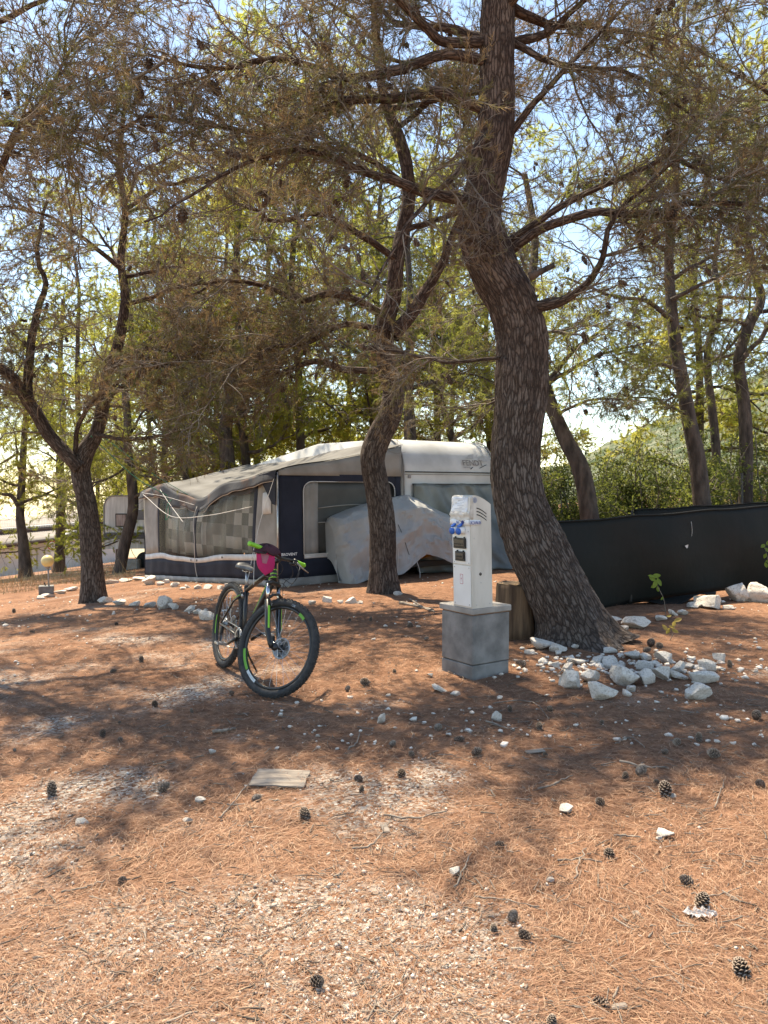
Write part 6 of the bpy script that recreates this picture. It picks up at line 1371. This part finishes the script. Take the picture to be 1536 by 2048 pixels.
MB().grid(lambda a, b: bill(0.27 + 0.46 * (0.5 + (a - 0.5) * (1 - 0.5 * b)), 0.08 + 0.40 * b) + fwdv * 0.006, 10, 8).build('bill_print', M['cap_pale'], bl, True)
MB().tube([cb - barv * 0.085 + fwdv * 0.05 + ZZ * -0.02, cb - barv * 0.089 + fwdv * 0.06 - ZZ * 0.19, cb - barv * 0.09 + fwdv * 0.06 - ZZ * 0.27], 0.002, 4).build('cord', M['cord'], cp)

# ------------------------------------------------------------------ shrubs beyond the screens
def shrub(label, px, py, D, hpx, wpx, seed, n=8000, leaf=0.05, mat='shrub'):
    r = np.random.default_rng(seed); x = (px - 768) / F * D; base = np.array([x, D, gz(x, D)]); h = P(px, py - hpx * 0.8, D)[2] - base[2]; w = wpx * D / F / 2
    root = empty('shrub', base); tag(root, label, 'shrub', 'shrubs beyond the dark screens')
    ns = 16; d = np.stack([r.normal(0, 0.5, ns), r.normal(0, 0.5, ns), np.ones(ns)], 1)
    st = grow(base + np.stack([r.normal(0, w * 0.25, ns), r.normal(0, w * 0.2, ns), np.zeros(ns)], 1), d, h * (0.6 + 0.35 * r.random(ns)), 8, 0.15, 0.0, r)
    n2 = 170; pos, tan, _, t = sample(st, n2, 0.12, 1.0, r); b2 = grow(pos, fork(tan, 0.5, 1.2, r), (0.25 + 0.4 * r.random(n2)) * w, 5, 0.25, 0.02, r)
    va, qa, _ = tubes(st, np.linspace(0.03, 0.008, 9)[None] * np.ones((ns, 1)), 5, r); vb, qb, _ = tubes(b2, np.linspace(0.009, 0.004, 6)[None] * np.ones((n2, 1)), 3, r)
    tag(link('branchwork', mesh_np('branchwork', np.vstack([va, vb]) - base, np.vstack([qa, qb + len(va)]), M['twig'], True), root), kind='stuff')
    i = r.integers(0, n2, n); k = r.integers(1, 6, n); c = b2[i, k] + r.normal(0, 0.10, (n, 3)) * (w / 1.2)
    R = rand_rot(n, r); s = leaf * (0.5 + 0.8 * r.random(n)); q = np.array([[0, -1.0, 0], [0.45, 0, 0.12], [0, 1.0, 0], [-0.45, 0, 0.12]])
    V = np.einsum('nij,kj->nki', R, q) * s[:, None, None] + c[:, None]
    tag(link('foliage', mesh_np('foliage', V.reshape(-1, 3) - base, np.arange(n * 4).reshape(-1, 4), M[mat]), root), kind='stuff')
SHR = [(1130, 1040, 17.5, 190, 160, 'green shrub right behind the leaning pine and the dark screen'), (1240, 1030, 18.5, 220, 190, 'tall bright shrub below the blue sky gap'), (1330, 1025, 17.5, 200, 170, 'bushy shrub left of the slim dark pine'),
       (1430, 1020, 19, 230, 180, 'shrub behind the slim dark pine'), (1520, 1015, 18, 230, 180, 'dense shrub at the right photo edge'), (1180, 1030, 24, 190, 230, 'larger shrub in the second row by the leaning pine'),
       (1390, 1015, 25, 260, 280, 'larger shrub in the second row at the foot of the hill'), (1060, 1060, 19, 150, 160, 'low shrub half hidden by the largest trunk'), (1590, 1010, 23, 280, 240, 'large shrub just past the right photo edge'), (960, 1100, 24, 170, 200, 'shrub behind the caravan end')]
for k, (px, py, D, h, w, lb) in enumerate(SHR): shrub(lb, px, py, D, h, w, 200 + k)
q = G(1485, 1022); wp = MB().tube([q * np.array([1, 1, 0]) + ZZ * (gz(q[0], 17.0) - 0.1) if False else np.array([P(1485, 1000, 16.8)[0], 16.8, gz(P(1485, 1000, 16.8)[0], 16.8) - 0.1]), P(1484, 946, 16.8)], 0.03, 8).build('fence_post', M['post'], None, True)
tag(wp, 'thin dark fence post in the scrub near the right edge', 'post')

# ------------------------------------------------------------------ rocks
def rock_mesh(seed):
    r = np.random.default_rng(seed); v, f = IC3; p = v.copy() * np.array([1, 0.78 + 0.2 * r.random(), 0.72 + 0.2 * r.random()])
    for _ in range(14):
        nrm = unit(r.normal(size=3)); d = 0.30 + 0.36 * r.random(); e = p @ nrm - d; p -= np.maximum(e, 0)[:, None] * nrm * 0.94
    p = p * (1 + 0.06 * fbm(p * 2.6 + seed, 3, seed)[:, None] - 0.10 * np.abs(fbm(p * 4.5 + seed, 3, seed + 4))[:, None] + 0.05 * fbm(p * 9 + seed, 3, seed + 2)[:, None])
    lo, hi = p.min(0), p.max(0); p = (p - (lo + hi) / 2) / (hi - lo)         # unit box
    return mesh_np('rock', p, f, M['rock'], False)
ROCKS = [rock_mesh(300 + k) for k in range(14)]
ORD = ['first', 'second', 'third', 'fourth', 'fifth', 'sixth', 'seventh', 'eighth', 'ninth', 'tenth', 'eleventh', 'twelfth', 'thirteenth', 'fourteenth', 'fifteenth', 'sixteenth', 'seventeenth', 'eighteenth', 'nineteenth', 'twentieth']
def ordn(i): return ORD[i] if i < 20 else 'twenty-' + ORD[i - 20]
_rk = [0]
def rock(px, py, w, h, label, group, sink=0.18, cat='rock'):
    k = _rk[0]; _rk[0] += 1; g = G(px, py + h / 2); sc = g[1] / F; W, H = w * sc, h * sc
    o = link('rock', ROCKS[k % 14]); r = random.Random(k * 7 + 1); H = max(H * 0.88, W * 0.30)
    o.scale = (W * 1.06, W * (0.75 + 0.3 * r.random()), H * (1 + sink)); o.rotation_euler = (r.uniform(-0.15, 0.15), r.uniform(-0.15, 0.15), r.uniform(-0.4, 0.4) + (math.pi if r.random() < 0.5 else 0))
    y = g[1] + W * 0.3; o.location = (g[0] * y / g[1], y, gz(g[0], y) + H * (0.5 - sink * 0.5)); tag(o, label, cat, group); return o
def rockrow(lst, text, group, k=1.0):
    """front-to-back rows named from the left"""
    for i, (px, py, w, h) in enumerate(sorted(lst)): rock(px, py, w * k, h * k, text.format(ordn(i)), group, 0.18 if k == 1 else 0.4)
front = [(1138, 1358, 42, 40), (1205, 1382, 58, 38), (1263, 1377, 18, 14), (1322, 1345, 38, 34), (1293, 1353, 40, 34), (1250, 1350, 52, 42), (1178, 1352, 46, 28), (1357, 1350, 38, 20), (1403, 1354, 60, 28), (1398, 1383, 54, 36)]
backr = [(1112, 1330, 16, 15), (1135, 1334, 24, 17), (1156, 1324, 28, 11), (1195, 1320, 34, 22), (1222, 1324, 40, 24), (1238, 1338, 32, 20), (1265, 1310, 30, 17), (1291, 1314, 28, 17), (1290, 1332, 34, 26), (1326, 1314, 34, 26), (1354, 1332, 28, 28), (1380, 1332, 24, 12), (1413, 1330, 36, 26), (1438, 1314, 24, 19), (1220, 1300, 26, 12)]
rockrow(front, 'white limestone rock, {} from the left along the front of the loose heap', 'heaped rocks by the largest pine')
rockrow(backr, 'pale limestone rock, {} from the left among the heap\'s back stones', 'heaped rocks by the largest pine')
rockrow([(1084, 1289, 50, 22), (1116, 1295, 34, 20), (1150, 1292, 15, 11), (1060, 1304, 22, 10), (1136, 1287, 14, 10)], 'pale stone at the foot of the largest trunk, {} from the left', 'stones at the largest trunk')
rockrow([(1200, 1224, 28, 16), (1226, 1240, 34, 18), (1272, 1243, 62, 28), (1250, 1256, 20, 12), (1322, 1236, 22, 12), (1346, 1224, 18, 14), (1366, 1224, 22, 11), (1388, 1210, 26, 12), (1415, 1203, 50, 30), (1457, 1214, 22, 10)], 'grey stone along the foot of the dark screen, {} from the left', 'stones along the screen')
rock(1472, 1183, 44, 40, 'cracked grey boulder before the dark screen near the right edge', None); rock(1520, 1182, 62, 46, 'broad grey boulder at the right edge before the screen', None)
rock(1478, 1164, 28, 16, 'small grey stone resting on the cracked boulder by the screen', None, 0.05)
rockrow([(212, 1198, 34, 18), (238, 1204, 30, 14), (268, 1207, 26, 11), (298, 1209, 26, 11), (328, 1202, 34, 34), (346, 1211, 26, 17), (378, 1216, 26, 17), (396, 1222, 22, 12), (414, 1228, 44, 26), (625, 1204, 18, 10), (655, 1198, 24, 15), (680, 1203, 16, 9), (702, 1199, 26, 17), (720, 1204, 14, 8), (796, 1186, 22, 10)], 'pale stone in the border row before the awning, {} from the left', 'border stones', 0.85)
rockrow([(298, 1160, 36, 26), (322, 1166, 20, 12), (350, 1168, 26, 14), (376, 1172, 18, 10), (396, 1173, 20, 12), (416, 1173, 24, 12), (440, 1174, 20, 12), (458, 1170, 24, 14), (478, 1174, 18, 12), (494, 1176, 22, 12), (334, 1162, 18, 12), (366, 1176, 14, 8)], 'stone weighing down the awning mud flap, {} from the left', 'stones along the awning', 0.75)
rockrow([(84, 1194, 16, 8), (98, 1190, 26, 9), (120, 1184, 24, 9), (140, 1178, 26, 9), (220, 1164, 26, 8), (250, 1160, 24, 8), (278, 1157, 24, 8)], 'flat pale stone in the low row by the globe lamp, {} from the left', 'stones by the globe lamp')
LOOSE = [(880, 1377, 34, 15, 'flat pale stone on the needles left of the plinth'), (993, 1431, 20, 22, 'upright white stone on the litter below the plinth'), (1132, 1618, 28, 18, 'smooth grey stone alone on the right litter'), (1330, 1669, 34, 17, 'tan stone in the lower right litter'),
         (763, 1436, 18, 20, 'pale chunk on the litter right of the bike'), (605, 1362, 18, 9, 'white stone beside the bike front tyre'), (910, 1386, 22, 9, 'thin pale stone just below the plinth foot'), (166, 1642, 26, 14, 'pale stone on the left litter'), (376, 1640, 20, 12, 'small grey white stone on the left gravel'),
         (425, 1503, 14, 10, 'small white stone left of the wooden board'), (402, 1600, 20, 14, 'grey white stone near the left gravel patch'), (912, 1745, 22, 14, 'cream stone in the sunlit middle litter'), (1318, 1677, 14, 10, 'little stone touching the tan stone'), (860, 1350, 12, 8, 'tiny pale stone left of the plinth'), (1345, 1592, 14, 9, 'small white stone beside a pine cone on the right'), (1100, 1760, 16, 9, 'flat pale stone right of the sunlit patch'), (1000, 1395, 12, 8, 'small pale stone in front of the plinth')]
for px, py, w, h, lb in LOOSE: rock(px, py, w, h, lb, None)

# ------------------------------------------------------------------ pine cones on the ground
GC = [cone_mesh('pine_cone', 60, 0.95, 0.075, 0.036, [M['cone'], M['cone_edge']], 1), cone_mesh('pine_cone', 60, 0.8, 0.085, 0.033, [M['cone'], M['cone_edge']], 2), cone_mesh('pine_cone', 56, 0.75, 0.08, 0.034, [M['cone_tip'], M['cone_edge']], 3), cone_mesh('pine_cone', 56, 0.85, 0.07, 0.036, [M['cone'], M['cone_tip']], 4)]
CONES = [(104, 1578, 32), (283, 1318, 15), (233, 1340, 11), (311, 1408, 15), (205, 1466, 17), (237, 1479, 12), (316, 1578, 24), (507, 1595, 25), (614, 1628, 32), (721, 1558, 20), (722, 1579, 19), (803, 1545, 27), (780, 1486, 22), (945, 1504, 25), (872, 1454, 19), (930, 1475, 18), (1020, 1417, 19), (1078, 1452, 20), (1277, 1541, 35), (1250, 1551, 21),
         (1314, 1561, 20), (1333, 1583, 29), (1397, 1473, 25), (1357, 1480, 19), (1437, 1505, 25), (1511, 1433, 23), (1202, 1443, 15), (1208, 1600, 22), (1222, 1705, 30), (1008, 1685, 23), (1022, 1836, 37), (1062, 1873, 31), (990, 1856, 22), (1387, 1763, 31), (1398, 1803, 36), (1490, 1938, 43), (1186, 1995, 29), (1100, 2042, 28), (623, 1960, 27), (737, 1363, 17),
         (692, 1378, 14), (790, 1340, 15), (465, 1386, 14), (826, 1248, 13), (850, 1276, 15), (826, 1510, 16), (1095, 1508, 15), (1326, 1503, 17), (1525, 1570, 20), (232, 1247, 10), (240, 1443, 9), (385, 1421, 9), (1052, 1326, 22), (1300, 1287, 20), (1324, 1290, 18), (1286, 1300, 16), (740, 1238, 10), (700, 1240, 9), (560, 1268, 10), (28, 1222, 10), (60, 1262, 9), (1100, 1420, 13), (1460, 1330, 14), (30, 1500, 12), (250, 1762, 20)]
def zone(px, py):
    rows = ['far', 'upper', 'middle', 'lower', 'nearest']; r = rows[sum(py > t for t in (1400, 1520, 1660, 1900))]; c = ['left', 'centre', 'right'][sum(px > t for t in (520, 1000))]; return r, c
zs = {}
for c in CONES: zs.setdefault(zone(c[0], c[1]), []).append(c)
for (rw, cl), lst in zs.items():
    for i, (px, py, s) in enumerate(sorted(lst)):
        r = random.Random(px * 3 + py); g = G(px, py + s * 0.35); o = link('pine_cone', GC[(px + py) % 4]); k = s * g[1] / F / 0.078 * (0.68 + 0.36 * r.random()); o.scale = (k, k, k * (0.95 + 0.4 * r.random()))
        up = r.random() < 0.45; o.rotation_euler = (r.uniform(-0.35, 0.35) if up else r.uniform(1.15, 1.75), r.uniform(-0.3, 0.3), r.uniform(0, 6.28)); o.location = (g[0], g[1], g[2] + (-0.008 if up else 0.019 * k))
        w = 'fallen pine cone on the {} {} litter'.format(rw, cl) if rw != 'far' else 'fallen pine cone on the far {} ground'.format(cl)
        tag(o, w + (', the only one there' if len(lst) == 1 else ', {} from the left'.format(ordn(i))), 'pine cone', 'fallen pine cones')

# ------------------------------------------------------------------ sticks, board, bag
M['stick'] = pmat('dry_stick', (0.13, 0.10, 0.08), (0.30, 0.25, 0.20), scale=20, rough=0.9)
STK = [([(705, 1702), (750, 1690), (782, 1640)], 5, 'curved grey stick right of the centre, below the wooden board'), ([(442, 1640), (480, 1592), (520, 1545)], 4, 'pale straw coloured stick leaning on the wooden board'), ([(908, 1782), (928, 1740), (942, 1712)], 5, 'short upright looking stick in the sunlit centre'),
       ([(1150, 1762), (1163, 1720), (1172, 1700)], 5, 'slanted twig left of a pine cone in the lower right'), ([(1118, 1728), (1160, 1722), (1200, 1730)], 5, 'dark twig crossing the slanted twig'), ([(1075, 1582), (1110, 1572), (1142, 1553)], 5, 'dark curved twig on the middle right litter'),
       ([(1238, 1526), (1290, 1536), (1335, 1540)], 6, 'brown stick behind the tall pine cone on the right'), ([(770, 1636), (830, 1640), (890, 1628)], 5, 'grey twig lying level in the middle'), ([(800, 1207), (835, 1214), (868, 1222)], 8, 'weathered branch lying before the middle pine'), ([(972, 1446), (1005, 1456), (1030, 1462)], 4, 'pale thin twig below the plinth'),
       ([(945, 1800), (1010, 1806), (1080, 1822)], 4, 'long reddish twig in the sunlit lower centre'), ([(1380, 1792), (1430, 1796), (1485, 1780)], 4, 'thin curved twig by the plastic scrap'), ([(425, 1467), (450, 1464), (472, 1460)], 9, 'dark strip of bark on the left litter'), ([(125, 1790), (165, 1782), (212, 1766)], 5, 'dark twig on the left gravel'),
       ([(695, 1502), (712, 1490), (720, 1470)], 4, 'small forked twig in the upper centre'), ([(1230, 1676), (1258, 1676), (1280, 1680)], 5, 'short tan stick beside the tan stone'), ([(1112, 1352), (1135, 1338), (1158, 1318)], 4, 'thin straight stick stuck in the rock heap'), ([(1430, 1620), (1440, 1590), (1448, 1565)], 4, 'pale twig near the right edge'), ([(820, 1200), (850, 1218), (870, 1226)], 4, 'thin fork lying on the weathered branch'), ([(1230, 1490), (1262, 1478), (1290, 1500)], 3, 'thin arched twig on the upper right litter'), ([(985, 1410), (1060, 1405), (1098, 1440)], 3, 'long arching twig before the rock heap')]
for path, w, lb in STK:
    pts = [G(px, py) + ZZ * 0.012 for px, py in path]; pc = catmull(pts, 12); r = np.random.default_rng(len(lb)); pc = pc + r.normal(0, 0.004, pc.shape) * np.array([1, 1, 0.6]); rad = w * 0.45 * pts[0][1] / F
    o = MB().tube(pc, np.linspace(rad, rad * 0.55, 12), 6).build('stick', M['stick'], None, True, base=pts[0]); tag(o, lb, 'stick')
M['board'] = pmat('weathered_board', (0.17, 0.14, 0.115), (0.30, 0.255, 0.21), scale=3, rough=0.9, stretch=(1, 9, 4), bump=0.5, bscale=9, bdist=0.01)
a, b, c, d = G(497, 1576), G(607, 1578), G(620, 1546), G(515, 1544)
top = [p + ZZ * 0.012 for p in (a, b, c, d)]
mb = MB(); mb.grid(lambda u, v: (top[0] * (1 - u) + top[1] * u) * (1 - v) + (top[3] * (1 - u) + top[2] * u) * v + np.array([0.004 * math.sin(v * 9), 0.002 * math.sin(u * 17), 0.003 * math.sin(u * 5) + 0.002 * math.sin(v * 7)]), 20, 6)
tag(mb.build('wooden_board', M['board'], None, False, base=a, thick=0.008), 'thin weathered wooden board lying flat on the needles', 'board')
M['bag'] = pmat('milky_plastic', (0.30, 0.27, 0.255), (0.46, 0.43, 0.42), scale=20, rough=0.35)
g = G(1400, 1832); mb = MB(); mb.grid(lambda u, v: g + np.array([(u - 0.5) * 0.11 * (1 - 0.5 * abs(v - 0.5)) + 0.01 * math.sin(v * 7), (v - 0.5) * 0.055, 0.006 + 0.010 * abs(math.sin(u * 9 + v * 5)) + 0.006 * math.sin(v * 13 + u * 21)]), 24, 10)
tag(mb.build('plastic_scrap', M['bag'], None, False, base=g, thick=0.001), 'crumpled milky plastic scrap under a pine cone, lower right', 'litter')
for (px, py, w, h, lb) in [(1070, 1500, 40, 10, 'flat tan wood chip right of the middle litter'), (1238, 2013, 34, 8, 'pale wood chip by the bottom edge'), (770, 1645, 14, 28, 'brown bark flake in the middle litter'), (1272, 1826, 16, 10, 'yellow dry leaf flake in the lower right')]:
    g = G(px, py + h / 2); k = g[1] / F; o = MB().box(g + ZZ * 0.008, (w * k, max(h * k * 1.6, 0.02), 0.010), [unit(np.array([1, 0.2, 0.05])), unit(np.array([-0.2, 1, 0])), ZZ], 0.004).build('wood_chip', M['board'], None, base=g); tag(o, lb, 'wood chip')

# ------------------------------------------------------------------ saplings
M['leaf'] = leafmat('broad_leaf', [(0.3, (0.14, 0.22, 0.03)), (0.7, (0.22, 0.30, 0.05))], [(0.3, (0.35, 0.45, 0.06)), (0.7, (0.5, 0.55, 0.1))], scale=6, trans=0.35)
M['leaf_y'] = leafmat('yellowing_leaf', [(0.3, (0.25, 0.22, 0.05)), (0.7, (0.35, 0.25, 0.08))], [(0.3, (0.5, 0.45, 0.1)), (0.7, (0.6, 0.45, 0.15))], scale=6, trans=0.35)
def sapling(label, foot, stem, leaves, D, mat):
    q = np.array([P(foot[0], foot[1], D)[0], D, 0]); q[2] = gz(q[0], D); root = empty('sapling', q); tag(root, label, 'sapling')
    pts = [q] + [P(px, py, D - 0.02) for px, py in stem]; MB().tube(catmull(pts, 12), np.linspace(0.005, 0.0025, 12), 5).build('stem', M['stick'], root, True)
    r = random.Random(len(label))
    for px, py, s, ang in leaves:
        c = P(px, py, D - 0.03 + r.uniform(-0.03, 0.03)); L = s * D / F; dx = np.array([math.cos(ang), r.uniform(-0.5, 0.5), math.sin(ang)]); dx = unit(dx); nn = unit(np.array([r.uniform(-0.4, 0.4), -1, r.uniform(0.2, 0.8)])); sd = unit(np.cross(dx, nn))
        MB().grid(lambda a, b: c + dx * L * (a - 0.5) + sd * L * 0.36 * math.sin(math.pi * min(1, a * 0.96 + 0.02)) ** 0.8 * (b - 0.5) * 1.5 + nn * 0.12 * L * (abs(b - 0.5) - a * a * 0.4), 6, 4).build('leaf', mat, root, True)
sapling('lone green sapling with a leafy tip in front of the dark screen', (1332, 1228), [(1328, 1200), (1318, 1178), (1312, 1160)], [(1312, 1152, 18, 0.2), (1305, 1158, 14, 2.6), (1310, 1168, 18, 1.2), (1318, 1164, 18, 1.9), (1302, 1152, 12, 3.0), (1316, 1178, 12, -1.3), (1324, 1197, 8, 0.8), (1308, 1172, 14, 0.6)], 9.1, M['leaf'])
sapling('low yellowing seedling right of the largest trunk', (1340, 1290), [(1345, 1270), (1352, 1245)], [(1356, 1240, 16, 0.4), (1348, 1248, 14, 1.4), (1330, 1256, 16, 2.2), (1336, 1262, 14, 1.0), (1350, 1262, 14, -0.4), (1338, 1232, 10, 0.3), (1344, 1254, 12, 2.8)], 7.7, M['leaf_y'])
sapling('leafy sprig at the right photo edge before the screen', (1545, 1185), [(1540, 1140), (1530, 1095)], [(1526, 1092, 14, 0.5), (1534, 1100, 14, 2.5), (1530, 1112, 12, 1.4), (1538, 1122, 14, 0.2), (1532, 1130, 12, 1.9), (1536, 1086, 12, 1.0)], 11.0, M['leaf'])

# ------------------------------------------------------------------ dry grass at the left
def dry_grass():
    r = np.random.default_rng(77); n = 9000; px = r.random(n) * 330 - 20; D = 17 + 13 * r.random(n)
    x = (px - 768) / F * D; keep = (fbm2(x, D, 0.5, 3, 8) > -0.12) & ~((px > 270) & (D > 12)); x = x[keep]; D = D[keep]; n = len(x); z = gz(x, D)
    h = np.where(r.random(n) < 0.04, 0.3 + 0.35 * r.random(n), 0.03 + 0.08 * r.random(n)); w = 0.004 + 0.004 * r.random(n); a = r.random(n) * 6.28
    b = np.stack([x, D, z], 1); s = np.stack([np.cos(a) * w, np.sin(a) * w, 0 * a], 1); tip = b + np.stack([r.normal(0, 0.25, n) * h, r.normal(0, 0.25, n) * h, h], 1)
    me = mesh_np('dry_grass', np.stack([b - s, b + s, tip], 1).reshape(-1, 3), np.arange(n * 3).reshape(-1, 3), pmat('straw', (0.36, 0.26, 0.13), (0.55, 0.43, 0.25), scale=3, rough=0.9))
    tag(link('dry_grass', me), 'pale dry grass on the slope behind the forked pine', 'grass', kind='stuff')
dry_grass()
